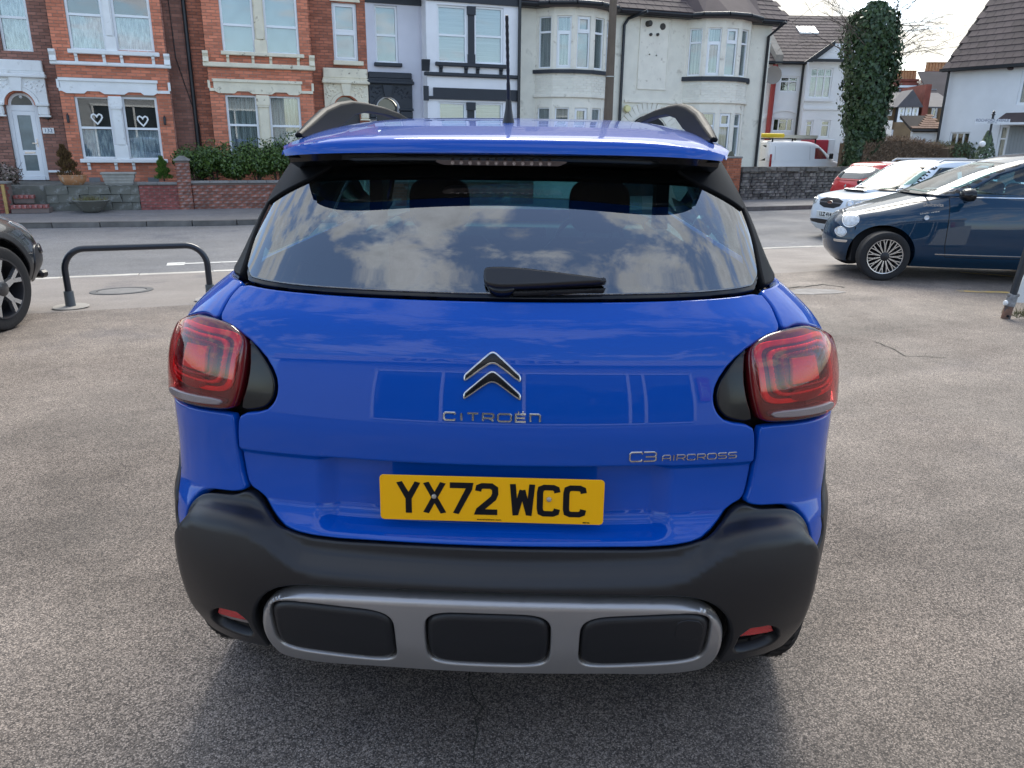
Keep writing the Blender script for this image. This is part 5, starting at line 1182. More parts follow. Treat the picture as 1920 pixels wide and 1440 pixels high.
# ------------------------------------------------------------------ background vehicles: stacked plan rings
def tabs(t): return [spl([(r[0],r[k]) for r in t]) for k in(1,2,3,4)]
def ringpt(T,t,z):
    w,yf,yr,n=[f(z) for f in T]; c,s=np.cos(t),np.sin(t)
    return w*np.sign(c)*np.abs(c)**(2/n),(yf+yr)/2+(yr-yf)/2*np.sign(s)*np.abs(s)**(2/n),z+0*t
def ringloft(T,zs_,capb=True,capt=True,M=112):
    # spread the parameter so that corners are well covered
    t=np.linspace(0,2*PI,M,endpoint=False); mb=MB(); V=[]
    for z in zs_:
        x,y,q=ringpt(T,t,z); V+=list(zip(x,y,q))
    F=[(i*M+k,i*M+(k+1)%M,(i+1)*M+(k+1)%M,(i+1)*M+k) for i in range(len(zs_)-1) for k in range(M)]
    if capb: F.append(tuple(range(M))[::-1])
    if capt: F.append(tuple((len(zs_)-1)*M+k for k in range(M)))
    return mb.add(V,F)
def sidefn(T,s):
    def f(u,z):
        y=u*s; w,yf,yr,n=[g(z) for g in T]; q=np.clip(np.abs((y-(yf+yr)/2)/((yr-yf)/2)),0,.9999)
        return np.stack([s*w*(1-q**n)**(1/n),y,z+0*y],-1)
    return f
def endfn(T,s):   # s=-1 front (towards -y), +1 rear
    def f(u,z):
        x=-u*s; w,yf,yr,n=[g(z) for g in T]; q=np.clip(np.abs(x/w),0,.9999)
        return np.stack([x,(yf+yr)/2+s*(yr-yf)/2*(1-q**n)**(1/n),z+0*x],-1)
    return f
def sm(poly,s): return [(y*s,z) for y,z in poly]
def ringcar(name,label,F,sp,paint,group=None):
    root=thing(name,label,sp.get('cat','car'),F,(0,0,0)); W=lambda p:p
    TB=tabs(sp['body']); TG=tabs(sp['gh']); zb=sp['body'][-1][0]; z0=sp['body'][0][0]; zr=sp['zr']; zt=sp['gh'][-1][0]
    mb=ringloft(TB,np.linspace(z0,zb,34)); body=mb.build('body',paint,root)
    cut=MB()
    for y in(sp['yf'],sp['yr']):
        n=40; r=sp['r']+.055; P=[(y+r*math.cos(2*PI*k/n),sp['r']+.01+r*math.sin(2*PI*k/n)) for k in range(n)]; cut.prism(P,'x',-1.3,1.3)
    co=cut.build('cutter',None,None); co.location=root.location; co.rotation_euler=root.rotation_euler
    bpy.context.view_layer.update()
    md=body.modifiers.new('b','BOOLEAN'); md.object=co; md.operation='DIFFERENCE'; md.solver='EXACT'
    dg=bpy.context.evaluated_depsgraph_get(); me=bpy.data.meshes.new_from_object(body.evaluated_get(dg)); body.modifiers.clear(); body.data=me; bpy.data.objects.remove(co)
    me.shade_smooth(); me.set_sharp_from_angle(angle=R(34))
    wn=sp['w']*.5
    MB().box(-wn+.34,wn-.34,sp['yf']-.30,sp['yr']+.30,z0+.02,.60).build('underbody',M_dark,root)
    MB().add([tuple(map(float,(p[0]*.97,p[1],zb+.006))) for p in zip(*ringpt(TB,np.linspace(0,2*PI,60,endpoint=False),np.float64(zb)-.02))],[tuple(range(60))]).build('cabin_floor',M_trim,root)
    ringloft(TG,np.linspace(zr,zt,14),capb=False).build('roof',paint if not sp.get('roofm') else sp['roofm'],root,smooth=60)
    zz=np.linspace(zb+.002,zr+.004,9)
    for s in(1,-1):
        f=sidefn(TG,s); front=[(float(TG[1](z))+.03,z) for z in zz]; rear=[(float(TG[2](z))-.03,z) for z in zz[::-1]]
        holes=[sm(h,s) for h in sp['win']]
        panel('pillar_frame',f,sm(front+rear,s),holes,m=sp.get('framem',paint),parent=root,grid=.06,soft=0,edge=.004,drop=.003,skirt=.03,ostep=.02)
        for h in sp['win']: panel('side_window',f,sm(h,s),m=sp.get('glass',M_sgl),parent=root,D=lambda u,z:-.006+0*u,grid=.06,soft=2,edge=.002,drop=.001,skirt=.002,ostep=.02)
    ff=endfn(TG,-1); wsx=sp['ws']
    def tr(fr,T,z0_,z1_,k): return [(-float(T[0](z0_))*k,z0_),(float(T[0](z0_))*k,z0_),(float(T[0](z1_))*k,z1_),(-float(T[0](z1_))*k,z1_)]
    panel('windscreen',ff,tr(0,TG,zb+.03,zr-.01,.88),m=sp.get('glassf',M_wsg),parent=root,D=lambda u,z:.002+0*u,grid=.05,soft=1,edge=.003,drop=.002,skirt=.004,ostep=.02)
    panel('windscreen_surround',ff,tr(0,TG,zb+.001,zr+.01,.93),[tr(0,TG,zb+.05,zr-.03,.85)],m=M_black,parent=root,D=lambda u,z:-.003+0*u,grid=.05,soft=0,edge=.003,drop=.001,skirt=.004,ostep=.03)
    fr_=endfn(TG,1)
    panel('rear_window' if not sp.get('van') else 'rear_panel',fr_,tr(0,TG,zb+.04,zr-.01,.86) if not sp.get('van') else tr(0,TG,zb+.005,zr+.005,.93),m=sp.get('glassr',M_sgl) if not sp.get('van') else paint,parent=root,D=lambda u,z:.002+0*u,grid=.05,soft=1,edge=.003,drop=.002,skirt=.004,ostep=.02)
    if not sp.get('van'): panel('rear_frame',fr_,tr(0,TG,zb+.001,zr+.01,.95),[tr(0,TG,zb+.06,zr-.03,.83)],m=paint,parent=root,D=lambda u,z:-.004+0*u,grid=.05,soft=0,edge=.003,drop=.001,skirt=.004,ostep=.03)
    for s in(1,-1):
        for y in(sp['yf'],sp['yr']):
            hub_wheel(root,F,s*(sp['w']/2-.125),y,sp['r'],sp['r'],.19,sp['rim'],s,sp['style'],sp['alloy'],spk=sp.get('spk'),hubmat=sp.get('hubm'))
    for y in sp.get('seats',()):
        for x in(-.36,.36):
            st=MB().box(x-.24,x+.24,y,y+.14,zb-.05,zb+.14,c=.04).build('front_seat',M_seat,root,bev=.02); MB().box(x-.12,x+.12,y+.02,y+.11,zb+.16,zb+.34,c=.03).build('headrest',M_seat,st,bev=.02)
    return root,TB,TG
# navy small hatchback
M_navy=mat('navy_paint',(.0,.024,.058),rough=.5,coat=1,coatr=.015,spec=.1)
FI=dict(w=1.627,zr=1.375,yf=.55,yr=2.85,r=.29,rim=.205,style='multi',alloy=M_alloy,hubm=M_clad2,ws=.6,seats=(2.0,),glass=glass('door_glass',(.55,.80,.80),ior=1.5),glassf=glass('door_glass'),glassr=glass('door_glass'),
 body=[(.17,.70,.16,3.45,2.9),(.30,.79,.05,3.54,2.6),(.45,.81,.02,3.57,2.5),(.60,.815,.045,3.57,2.4),(.70,.81,.12,3.55,2.5),(.77,.80,.25,3.52,2.7),(.83,.79,.42,3.50,2.9),(.89,.775,.62,3.48,3.2),(.95,.75,.82,3.46,3.5),(1.0,.735,.99,3.45,3.8)],
 gh=[(1.0,.735,.97,3.44,4.5),(1.15,.70,1.28,3.33,4.5),(1.28,.655,1.55,3.20,4.2),(1.38,.61,1.82,3.06,4),(1.43,.57,1.98,2.95,3.6),(1.47,.46,2.15,2.75,3),(1.488,.2,2.3,2.5,2.5)],
 win=[[(1.34,1.03),(2.62,1.03),(2.56,1.35),(2.02,1.355),(1.70,1.25)],[(2.70,1.03),(3.10,1.05),(3.02,1.24),(2.86,1.34),(2.66,1.35)]],framem=M_navy)
c_=WORLD.G(1640,525); e_=np.array([math.cos(R(-98)),math.sin(R(-98))]); n_=np.array([-math.sin(R(-98)),math.cos(R(-98))])
o_=np.array(c_)-e_*.73-n_*.49; FF=Frame(o_[0],o_[1],-98)
fiat,fTB,fTG=ringcar('parked_car','navy blue small hatchback with silver multi spoke wheels parked side on at the right','x' and FF,FI,M_navy)
bs=sidefn(fTB,1); gs=sidefn(fTG,1)
def bstrip(name,pts,w_,m,D=.004,f=bs,parent=None,soft=0):
    q=ribbon(pts,w_); top=[tuple(a[0]) for a in q]+[tuple(q[-1][3])]; bot=[tuple(a[1]) for a in q]+[tuple(q[-1][2])]
    return panel(name,f,top+bot[::-1],m=m,parent=parent,D=lambda u,z:D+0*u,grid=.05,soft=soft,edge=.001,drop=.001,skirt=.006,ostep=.02)
M_gap=mat('shut_line',(.002,.002,.003),rough=.8)
bstrip('door_seam',[(1.20,.999),(1.19,.8),(1.19,.45),(1.22,.30)],.008,M_gap,D=.0012,parent=fiat); bstrip('door_seam',[(2.62,.999),(2.60,.6),(2.50,.36),(2.40,.31),(1.22,.30)],.008,M_gap,D=.0012,parent=fiat)
bstrip('sill_trim',[(1.10,.335),(2.3,.335),(2.48,.345),(2.60,.39)],.012,M_chrome,D=.004,parent=fiat); bstrip('waist_trim',[(1.02,.992),(2.9,.994)],.014,M_chrome,D=.004,parent=fiat)
bstrip('bonnet_seam',[(.35,.78),(.55,.84),(.80,.90),(1.0,.94),(1.18,.98)],.007,M_gap,D=.0012,parent=fiat)
MB().lathe([(0,-.01),(.022,-.008),(.028,0)],14,'x',(.818,.93,.76)).build('side_indicator',mat('headlamp',(.6,.62,.65),rough=.1,coat=1),fiat,smooth=50)
hnd=MB(); hnd.tube([(.835,2.32,.845),(.850,2.36,.85),(.850,2.48,.855),(.835,2.52,.855)],.014,8); hnd.build('door_handle',M_chrome,fiat,smooth=50)
# mirror
mb=MB(); V=[];
mr=thing('tmp','t','t') if False else None
mb.tube([(.76,1.33,.99),(.84,1.31,.96),(.93,1.29,.985)],[.035,.03,.03],10); mb.build('mirror_arm',M_black,fiat,smooth=60)
mb=MB(); mb.lathe([(0,-.075),(.06,-.068),(.088,-.03),(.092,.01),(.085,.05),(0,.055)],20,'y',(0,0,0)); mb.v=[(x*1.25+.955,y+1.28,z*.82+1.03) for x,y,z in mb.v]; mb.build('door_mirror',M_black,fiat,smooth=50)
# lamps: tall headlamp and small round fog on the corner
hl=mat('headlamp_bright',(.55,.58,.60),rough=.12,coat=1,var=.25,vscale=25)
for s in(1,-1):
    f_=sidefn(fTB,s)
    for (y,z,ry,rz_,nm) in((.215,.675,.068,.078,'headlight'),(.125,.530,.048,.054,'fog_light')):
        el=lambda k:sm([(y+ry*k*math.cos(t)+(.25*rz_*k*math.sin(t) if nm=='headlight' else 0),z+rz_*k*math.sin(t)) for t in np.linspace(0,2*PI,26,endpoint=False)],s)
        panel('lamp_rim',f_,el(1.12),[el(.97)],m=M_chrome,parent=fiat,D=lambda u,z:.006+0*u,grid=.05,soft=0,edge=.003,drop=.003)
        panel(nm,f_,el(1.0),m=hl,parent=fiat,D=lambda u,z:.010+0*u,grid=.03,soft=0,edge=.02,drop=.010)
bstrip('bumper_trim',[(.07,.42),(.11,.42),(.19,.425)],.03,M_chrome,D=.006,parent=fiat)
text_mesh('Dolcevita',.058,'badge_lettering',M_chrome,fiat,(.815,.98,.905),rot=(PI/2,0,PI/2))
for s in(-.4,.4): MB().tube([(s-.05,1.0,1.005),(s+.35,.98,1.015)],.008,6).build('wiper',M_black,fiat)
# white estate
M_white=mat('white_paint',(.62,.68,.74),rough=.35,coat=.8,coatr=.03)
o2=np.array([6.10,15.2])
SU=dict(w=1.735,zr=1.46,yf=.85,yr=3.38,r=.325,rim=.20,style='five',alloy=M_alloyd,ws=.7,seats=(2.3,),glassf=glass('clear_glass2',(.50,.62,.58),ior=1.28),glass=M_sgl,
 body=[(.22,.74,.12,4.35,5),(.35,.85,.03,4.42,5),(.5,.865,0,4.45,4.5),(.65,.865,.02,4.45,4.5),(.78,.86,.06,4.43,4.5),(.86,.84,.11,4.42,4.5),(.91,.81,.28,4.41,4.3),(.96,.79,.68,4.4,4.5),(1.0,.775,1.05,4.38,5)],
 gh=[(1.0,.775,1.02,4.38,6),(1.2,.73,1.34,4.25,6),(1.40,.68,1.68,4.12,6),(1.48,.65,1.85,4.05,5.5),(1.53,.60,2.0,4.0,5),(1.56,.4,2.3,3.8,4)],
 win=[[(1.45,1.04),(2.35,1.04),(2.33,1.43),(1.95,1.43)],[(2.45,1.04),(3.25,1.04),(3.2,1.43),(2.43,1.43)],[(3.35,1.04),(4.1,1.06),(4.0,1.40),(3.3,1.43)]])
FS=Frame(o2[0],o2[1],-72,-.25); sub,sTB,sTG=ringcar('parked_car','white estate car with bonnet scoop and black grille facing left behind the navy hatchback',FS,SU,M_white)
fn=endfn(sTB,-1)
gr=panel('grille',fn,[(-.34,.845),(.34,.845),(.27,.655),(-.27,.655)],m=mat('grille_black',(.01,.01,.012),rough=.4),parent=sub,D=lambda u,z:.006+0*u,grid=.05,soft=1,edge=.004,drop=.003)
panel('grille_bar',fn,[(-.31,.76),(.31,.76),(.31,.745),(-.31,.745)],m=mat('grille_grey',(.12,.12,.13),rough=.3),parent=gr,D=lambda u,z:.012+0*u,grid=.05,soft=0,edge=.001,drop=.001)
panel('oval_badge',fn,[(.075*math.cos(t),.755+.032*math.sin(t)) for t in np.linspace(0,2*PI,20,endpoint=False)],m=M_chrome,parent=gr,D=lambda u,z:.018+0*u,grid=.05,soft=0,edge=.004,drop=.004)
for s in(1,-1):
    q=[(.40*s,.835),(.76*s,.86),(.80*s,.80),(.76*s,.70),(.42*s,.68)]
    h_=panel('headlight',fn,q,m=mat('headlamp_clear',(.45,.45,.42),rough=.15,coat=1),parent=sub,D=lambda u,z:.006+0*u,grid=.05,soft=1,edge=.01,drop=.008)
    for cx in(.50,.62): panel('lamp_bowl',fn,[(s*cx+.052*math.cos(t),.765+.052*math.sin(t)) for t in np.linspace(0,2*PI,16,endpoint=False)],m=M_chrome,parent=h_,D=lambda u,z:.009+0*u,grid=.05,soft=0,edge=.012,drop=-.006)
    panel('fog_light',fn,[(s*.68+.06*math.cos(t),.44+.05*math.sin(t)) for t in np.linspace(0,2*PI,16,endpoint=False)],m=mat('headlamp_clear'),parent=sub,D=lambda u,z:.005+0*u,grid=.05,soft=0,edge=.008,drop=.006)
    mb=MB().box(s*.90-.07,s*.90+.07,1.44,1.52,1.03,1.13,c=.03).build('door_mirror',M_black,sub,smooth=50,bev=.02)
panel('lower_grille',fn,[(-.58,.43),(.58,.43),(.52,.34),(-.52,.34)],m=mat('grille_black'),parent=sub,D=lambda u,z:.004+0*u,grid=.05,soft=1,edge=.004,drop=.003)
npl=MB().box(-.26,.26,-.035,-.02,.475,.585,c=.004).build('number_plate',mat('plate_white',(.6,.62,.6),rough=.4),sub)
text_mesh('LLZ 414',.105,'plate_lettering',M_pchar,npl,(0,-.037,.53),sx=.95,bold=.003)
mb=MB().prism([(.62,.955),(.56,.985),(.62,1.01),(1.02,1.0),(1.02,.97)],'x',-.30,.30).build('bonnet_scoop',M_white,sub,bev=.012); MB().box(-.25,.25,.545,.60,.966,.998).build('scoop_opening',M_dark,mb)
for s in(1,-1): MB().tube([(s*.60,1.95,1.515),(s*.60,2.05,1.565),(s*.60,3.9,1.575),(s*.60,4.0,1.52)],.017,8).build('roof_rail',mat('rail_grey',(.35,.36,.38),rough=.4),sub,smooth=50)
for s in(-.45,.15): MB().tube([(s,1.03,1.01),(s+.5,1.12,1.05)],.009,6).build('wiper',M_black,sub)
# red hatchback going away
M_red=mat('red_paint',(.50,.006,.010),rough=.3,coat=1)
RE=dict(w=1.73,zr=1.34,yf=.85,yr=3.35,r=.31,rim=.2,style='five',alloy=M_alloy,ws=.7,
 body=[(.2,.74,.12,3.93,5),(.4,.85,.02,3.99,4.5),(.6,.865,0,4.0,4.2),(.8,.85,.1,3.97,4),(.9,.82,.45,3.93,4),(.97,.79,.95,3.88,4.5)],
 gh=[(.97,.785,.95,3.88,4.5),(1.15,.73,1.25,3.72,4.5),(1.30,.67,1.55,3.50,4),(1.37,.62,1.75,3.42,4),(1.41,.5,2.0,3.3,3.5),(1.44,.25,2.3,3.0,3)],
 win=[[(1.35,1.01),(2.2,1.01),(2.15,1.31),(1.75,1.31)],[(2.3,1.01),(3.2,1.06),(3.0,1.28),(2.25,1.31)]],glassr=mat('rear_glass_opaque',(.03,.035,.035),rough=.05,spec=1,coat=1),framem=M_red)
ra,rv=ST.L(1585,330,-6.6)[0],-6.6; po=ST.W(ra,rv,0); hd=np.array([math.cos(R(22)),math.sin(R(22))]); o3=po[:2]+hd*4.0
FRd=Frame(o3[0],o3[1],112,-.26); red,rTB,rTG=ringcar('parked_car','red hatchback with its tail towards the camera beyond the white estate',FRd,RE,M_red)
rn=endfn(rTB,1)
for s in(1,-1): panel('tail_light',rn,[(s*.48,.86),(s*.80,.90),(s*.84,.80),(s*.70,.74),(s*.52,.77)],m=mat('tail_red',(.25,.004,.008),rough=.15,coat=1),parent=red,D=lambda u,z:.01+0*u,grid=.05,soft=1,edge=.01,drop=.008)
panel('tailgate_badge',rn,[(-.03,.83),(0,.88),(.03,.83),(0,.78)],m=M_chrome,parent=red,D=lambda u,z:.012+0*u,grid=.05,soft=0,edge=.004,drop=.003)
# white van behind the stone wall
M_vanw=mat('van_white',(.66,.67,.69),rough=.45,coat=.4)
VA=dict(w=1.80,zr=1.62,yf=.9,yr=3.6,r=.32,rim=.19,style='seven',alloy=M_alloyd,ws=.7,van=1,cat='van',
 body=[(.25,.80,.12,4.36,6),(.5,.9,0,4.4,6),(.8,.9,.08,4.4,6),(.95,.88,.35,4.4,6),(1.05,.87,.75,4.4,6)],
 gh=[(1.05,.86,.75,4.4,7),(1.3,.83,1.15,4.39,7),(1.6,.79,1.6,4.36,6.5),(1.70,.75,1.8,4.33,6),(1.78,.66,2.1,4.25,5),(1.81,.4,2.5,4.0,4)],
 win=[[(1.30,1.12),(2.05,1.12),(2.02,1.54),(1.75,1.54)]],glass=glass('van_glass',(.7,.75,.65),ior=1.8))
va,vz=ST.L(1446,300,2.6); po=ST.W(va,2.6,0); hd=np.array([math.cos(R(24)),math.sin(R(24))]); lf=np.array([-hd[1],hd[0]]); o4=po[:2]+hd*4.3+lf*.9
FV=Frame(o4[0],o4[1],114,-.05); van,vTB,vTG=ringcar('delivery_van','white panel van with ladders on its roof parked behind the dark stone wall',FV,VA,M_vanw)
for s in(1,-1):
    vs=sidefn(vTB,s); MB().box(s*.875-.03,s*.875+.03,4.26,4.36,.78,1.30,c=.02).build('tail_light',mat('tail_red'),van)
for s in(1,-1):
    vg=sidefn(vTG,s)
    bstrip('panel_seam',[(s*2.3,1.08),(s*2.3,1.6)],.015,mat('seam_grey',(.3,.3,.3)),D=.004,f=vg,parent=van); bstrip('panel_seam',[(s*4.05,1.08),(s*4.05,1.6)],.015,mat('seam_grey'),D=.004,f=vg,parent=van)
    MB().box(s*1.0-.10,s*1.0+.10,1.30,1.38,1.12,1.34,c=.03).build('door_mirror',M_black,van)
for y in(1.9,3.1,4.1): MB().box(-.65,.65,y-.02,y+.02,1.86,1.90).box(-.65,-.61,y-.02,y+.02,1.72,1.86).box(.61,.65,y-.02,y+.02,1.72,1.86).build('roof_bar',M_black,van)
lad=thing('ladder','pale aluminium ladder lying on the roof rack of the white van','ladder',FV,(.2,3.0,1.91))
M_al=mat('aluminium_dull',(.55,.53,.45),rough=.5,metal=.2)
for s in(1,-1): MB().box(s*.2-.02+.2,s*.2+.02+.2,1.2,4.5,1.91,2.03).build('ladder_rail',M_al,lad)
for k in range(12): MB().box(.02,.38,1.35+k*.27,1.38+k*.27,1.955,1.985).build('rung',M_al,lad)
MB().tube([(-.42,3.4,1.99),(-.42,4.55,1.99)],.085,14).world('pipe_carrier',mat('yellow_tube',(.70,.50,.02),rough=.4),FV,smooth=50,label='yellow tube at the rear end of the white van roof rack beside the ladder',cat='tube')
# black SUV cut by the left frame edge
M_blk=mat('black_paint',(.008,.010,.013),rough=.25,coat=1)
BL=dict(w=1.85,zr=1.5,yf=.92,yr=3.6,r=.345,rim=.245,style='five',alloy=M_alloyd,spk=M_alloy,ws=.7,seats=(2.3,),
 body=[(.22,.76,.16,4.4,5),(.34,.88,.05,4.46,4.5),(.5,.915,0,4.5,5),(.65,.915,.02,4.5,4.6),(.78,.905,.10,4.48,4.2),(.86,.885,.20,4.46,3.8),(.93,.86,.40,4.44,3.6),(.99,.83,.80,4.42,4),(1.04,.81,1.15,4.4,4.5)],
 gh=[(1.04,.80,1.15,4.4,5),(1.25,.74,1.5,4.25,5),(1.45,.68,1.9,4.1,5),(1.55,.62,2.1,4.0,4.5),(1.63,.3,2.5,3.6,3.5)],
 win=[[(1.6,1.08),(2.5,1.08),(2.45,1.46),(2.1,1.46)],[(2.6,1.08),(3.6,1.10),(3.4,1.42),(2.55,1.46)]])
th=176; cb=np.array(WORLD.G(2,618)); e5=np.array([math.cos(R(th)),math.sin(R(th))]); n5=np.array([-math.sin(R(th)),math.cos(R(th))]); o5=cb+e5*.80-n5*.92
FB=Frame(o5[0],o5[1],th); suv,bTB,bTG=ringcar('parked_car','black crossover with dark alloy wheel cut off by the left edge of the photo',FB,BL,M_blk)
bn=endfn(bTB,-1); bl_=sidefn(bTB,-1)
# arch cladding and lower bumper
for s in(1,-1):
    f_=sidefn(bTB,s)
    for yc in(.92,3.6):
        P=[(yc+.47*math.cos(t),.355+.46*math.sin(t)) for t in np.linspace(-.15,PI+.15,26)]; Q=[(yc+.402*math.cos(t),.355+.402*math.sin(t)) for t in np.linspace(PI+.15,-.15,26)]
        panel('arch_cladding',f_,sm(P+Q,s),m=M_clad,parent=suv,D=lambda u,z:.012+0*u,grid=.05,soft=0,edge=.006,drop=.006,skirt=.02,ostep=.02)
    panel('bumper_corner',f_,sm([(.055,.30),(.42,.30),(.44,.46),(.40,.60),(.30,.64),(.05,.60)],s),m=M_clad,parent=suv,D=lambda u,z:.010+0*u,grid=.04,soft=1,edge=.01,drop=.008)
    panel('headlight',f_,sm([(.055,.70),(.12,.74),(.30,.80),(.52,.86),(.50,.82),(.30,.72),(.12,.66),(.06,.64)],s),m=mat('headlamp_grey',(.25,.27,.29),rough=.08,coat=1),parent=suv,D=lambda u,z:.008+0*u,grid=.03,soft=1,edge=.006,drop=.005)
    panel('fog_light',f_,sm([(.10,.60),(.20,.63),(.30,.60),(.28,.54),(.12,.53)],s),m=M_black,parent=suv,D=lambda u,z:.022+0*u,grid=.03,soft=1,edge=.012,drop=.01)
MB().box(-.62,.62,-.05,.05,.28,.35,c=.02).build('front_lip',M_clad,suv)
MB().box(-.26,.26,-.03,-.012,.44,.56,c=.003).build('number_plate',mat('plate_white'),suv)
# ------------------------------------------------------------------ garden walls, plants, street furniture
M_wallbrick=mat('weathered_brick',(.24,.085,.055),rough=.9,isl=.32,var=.2,vscale=1.6,bump=.5,bscale=60,col2=(.30,.27,.26),c2scale=3.5,c2w=(.50,.66))
M_redpaint=mat('faded_red_wall',(.25,.075,.065),rough=.9,isl=.16,var=.2,vscale=1.2,col2=(.36,.28,.27),c2scale=5,c2w=(.55,.72))
M_cope=mat('coping_stone',(.22,.21,.20),rough=.9,var=.25,vscale=5,bump=.4,bscale=40,isl=.15)
VW=-2.0
def zt(px,py,v=VW): return ST.L(px,py,v)[1]
def gwall(name,label,xl,xr,yt,m,cap=True,group=None,bottom=-.14,v=VW,grp=None,holes=()):
    a0=ST.L(xl,365,v)[0]; a1=ST.L(xr,365,v)[0]; z1=zt((xl+xr)/2,yt,v)
    t=thing(name,label,'wall',ST,((a0+a1)/2,v,bottom),grp)
    MB().box(a0+.004,a1-.004,v+.012,v+.20,bottom-.1,z1-.05).build('wall_core',M_mortarB,t)
    pieces('brick',t,m,ST,courses(a0,a1,bottom,z1-.055,v,(),dep=.05,jit=.005),300)
    if cap:
        it=[]; a=a0-.03
        while a<a1: ln=min(.45,a1+.03-a); it.append(((a+ln/2,v+.10,z1-.025),(ln-.008,.29,.055),0)); a+=.45
        pieces('coping',t,M_cope,ST,it)
    return t,a0,a1,z1
gwall('garden_wall','short faded red garden wall with dark coping left of the brick gate pier',262,338,342,M_redpaint)
gwall('garden_wall','long patchy red and grey garden wall below the dark green hedge',362,1000,338,M_wallbrick)
# pier
def pier(xl,xr,yt,label,m,v,rows=True,bottom=-.14,capy=8):
    a0=ST.L(xl,360,v)[0]; a1=ST.L(xr,360,v)[0]; z1=zt((xl+xr)/2,yt,v); w_=a1-a0
    t=thing('brick_pier',label,'pier',ST,((a0+a1)/2,v,bottom))
    MB().box(a0+.012,a1-.012,v+.012,v+w_-.012,bottom-.1,z1).build('pier_core',M_mortarB,t)
    it=courses(a0,a1,bottom,z1,v,(),dep=.05,jit=.004)
    for (p,s,r_) in courses(v,v+w_,bottom,z1,0,(),dep=.04): it.append(((a1-.02+.002,p[0],p[2]),(s[0],.04,s[2]),PI/2)); it.append(((a0+.018,p[0],p[2]),(s[0],.04,s[2]),PI/2))
    pieces('brick',t,m,ST,it,300)
    MB().box(a0-.03,a1+.03,v-.03,v+w_+.03,z1,z1+.05,c=.012).build('pier_cap',M_cope,t)
    MB().prism([(a0,z1+.05),(a1,z1+.05),((a0+a1)/2+.05,z1+.12),((a0+a1)/2-.05,z1+.12)],'y',v+.02,v+w_-.02).build('pier_cap',M_cope,t)
    return t
pier(334,360,302,'weathered brick gate pier between the red wall and the hedge',M_wallbrick,VW-.06)
# right-hand brick pier and dark stone wall
WR=Frame(*ST.W(7.3,-1.9,0)[:2],26)
def wr(px,py): return WR.L(px,py,0)
a0=wr(1360,340)[0]; a1=wr(1387,340)[0]; z1=wr(1372,297)[1]
t=thing('brick_pier','orange brick gate pier at the end of the dark stone wall','pier',WR,((a0+a1)/2,0,-.14))
MB().box(a0+.012,a1-.012,.012,.36,-.2,z1).build('pier_core',M_mortarB,t)
it=courses(a0,a1,-.12,z1,0,(),dep=.05)
for (p,s,r_) in courses(0,.38,-.12,z1,0,(),dep=.04): it.append(((a0+.018,p[0],p[2]),(s[0],.04,s[2]),PI/2)); it.append(((a1-.018,p[0],p[2]),(s[0],.04,s[2]),PI/2))
M_orb=mat('orange_brick',(.34,.115,.06),rough=.9,isl=.28,var=.15,vscale=2,bump=.4,bscale=60)
pieces('brick',t,M_orb,WR,it,300)
mb=MB().box(a0-.03,a1+.03,-.03,.40,z1,z1+.06,c=.02).build('pier_cap',M_cope,t); MB().lathe([(0,.16),(.06,.13),(.09,.05),(.12,0)],9,'z',((a0+a1)/2,.18,z1+.06)).build('finial_lump',mat('mossy_stone',(.10,.095,.07),rough=.95,bump=1,bscale=30),t,smooth=40)
M_rag=mat('dark_ragstone',(.105,.095,.09),rough=.95,isl=.45,var=.3,vscale=3,bump=.8,bscale=30,col2=(.17,.155,.13),c2scale=4,c2w=(.52,.68))
b0=a1+.02; b1=b0+9.5; zl0=wr(1450,312)[1]
sw_=thing('stone_wall','long dark rough stone wall with a thin coping behind the parked cars','wall',WR,((b0+b1)/2,0,-.14))
MB().box(b0,b1,.03,.35,-.2,zl0-.02).build('wall_core',mat('dark_joint',(.03,.028,.026),rough=.95),sw_)
it=[]; z=-.13; rr=random.Random(5)
while z<zl0-.16:
    h_=rr.uniform(.055,.12); a=b0+rr.uniform(0,.1)
    while a<b1:
        ln=rr.uniform(.10,.34); it.append(((a+ln/2,.05+rr.uniform(-.012,.02),z+h_/2),(ln-.014,.13,h_-.012),rr.uniform(-.03,.03),rr.randint(1,9))); a+=ln
    z+=h_
pieces('stone',sw_,M_rag,WR,it,300)
it=[]; a=b0
while a<b1: ln=rr.uniform(.3,.6); it.append(((a+ln/2,.14,zl0-.09),(ln-.01,.40,.13),rr.uniform(-.01,.01),rr.randint(1,9))); a+=ln
pieces('coping',sw_,mat('stone_coping',(.13,.12,.105),rough=.95,var=.3,vscale=4,isl=.2,bump=.6,bscale=30),WR,it)
def leafcloud(mb,n,sampler,size,rr,tri=False,droop=.3):
    for _ in range(n):
        p,nr=sampler(rr); s=size*rr.uniform(.6,1.35)
        d=Vector((rr.gauss(0,1),rr.gauss(0,1),rr.gauss(0,1))).normalized()*.75+Vector(nr)*.9; d.normalize()
        a=d.cross(Vector((rr.gauss(0,1),rr.gauss(0,1),rr.gauss(0,1)))).normalized(); b=d.cross(a)
        p=Vector(p); mb.add([p-a*s*.45,p+b*s*.9,p+a*s*.45,p-b*s*.7],[(0,1,2,3)])
def leafmat(name,c1,c2,rough=.45):
    if name in MATS: return MATS[name]
    m=bpy.data.materials.new(name); m.use_nodes=True; nt=m.node_tree; N=nt.nodes; L=nt.links; b=N['Principled BSDF']
    g=N.new('ShaderNodeNewGeometry'); cr=N.new('ShaderNodeValToRGB'); L.new(g.outputs['Random Per Island'],cr.inputs[0]); e=cr.color_ramp.elements
    e[0].color=(*c1,1); e[1].color=(*c2,1); L.new(cr.outputs[0],b.inputs['Base Color']); b.inputs['Roughness'].default_value=rough
    b.inputs['Transmission Weight'].default_value=0; b.inputs['Subsurface Weight'].default_value=0
    MATS[name]=m; return m
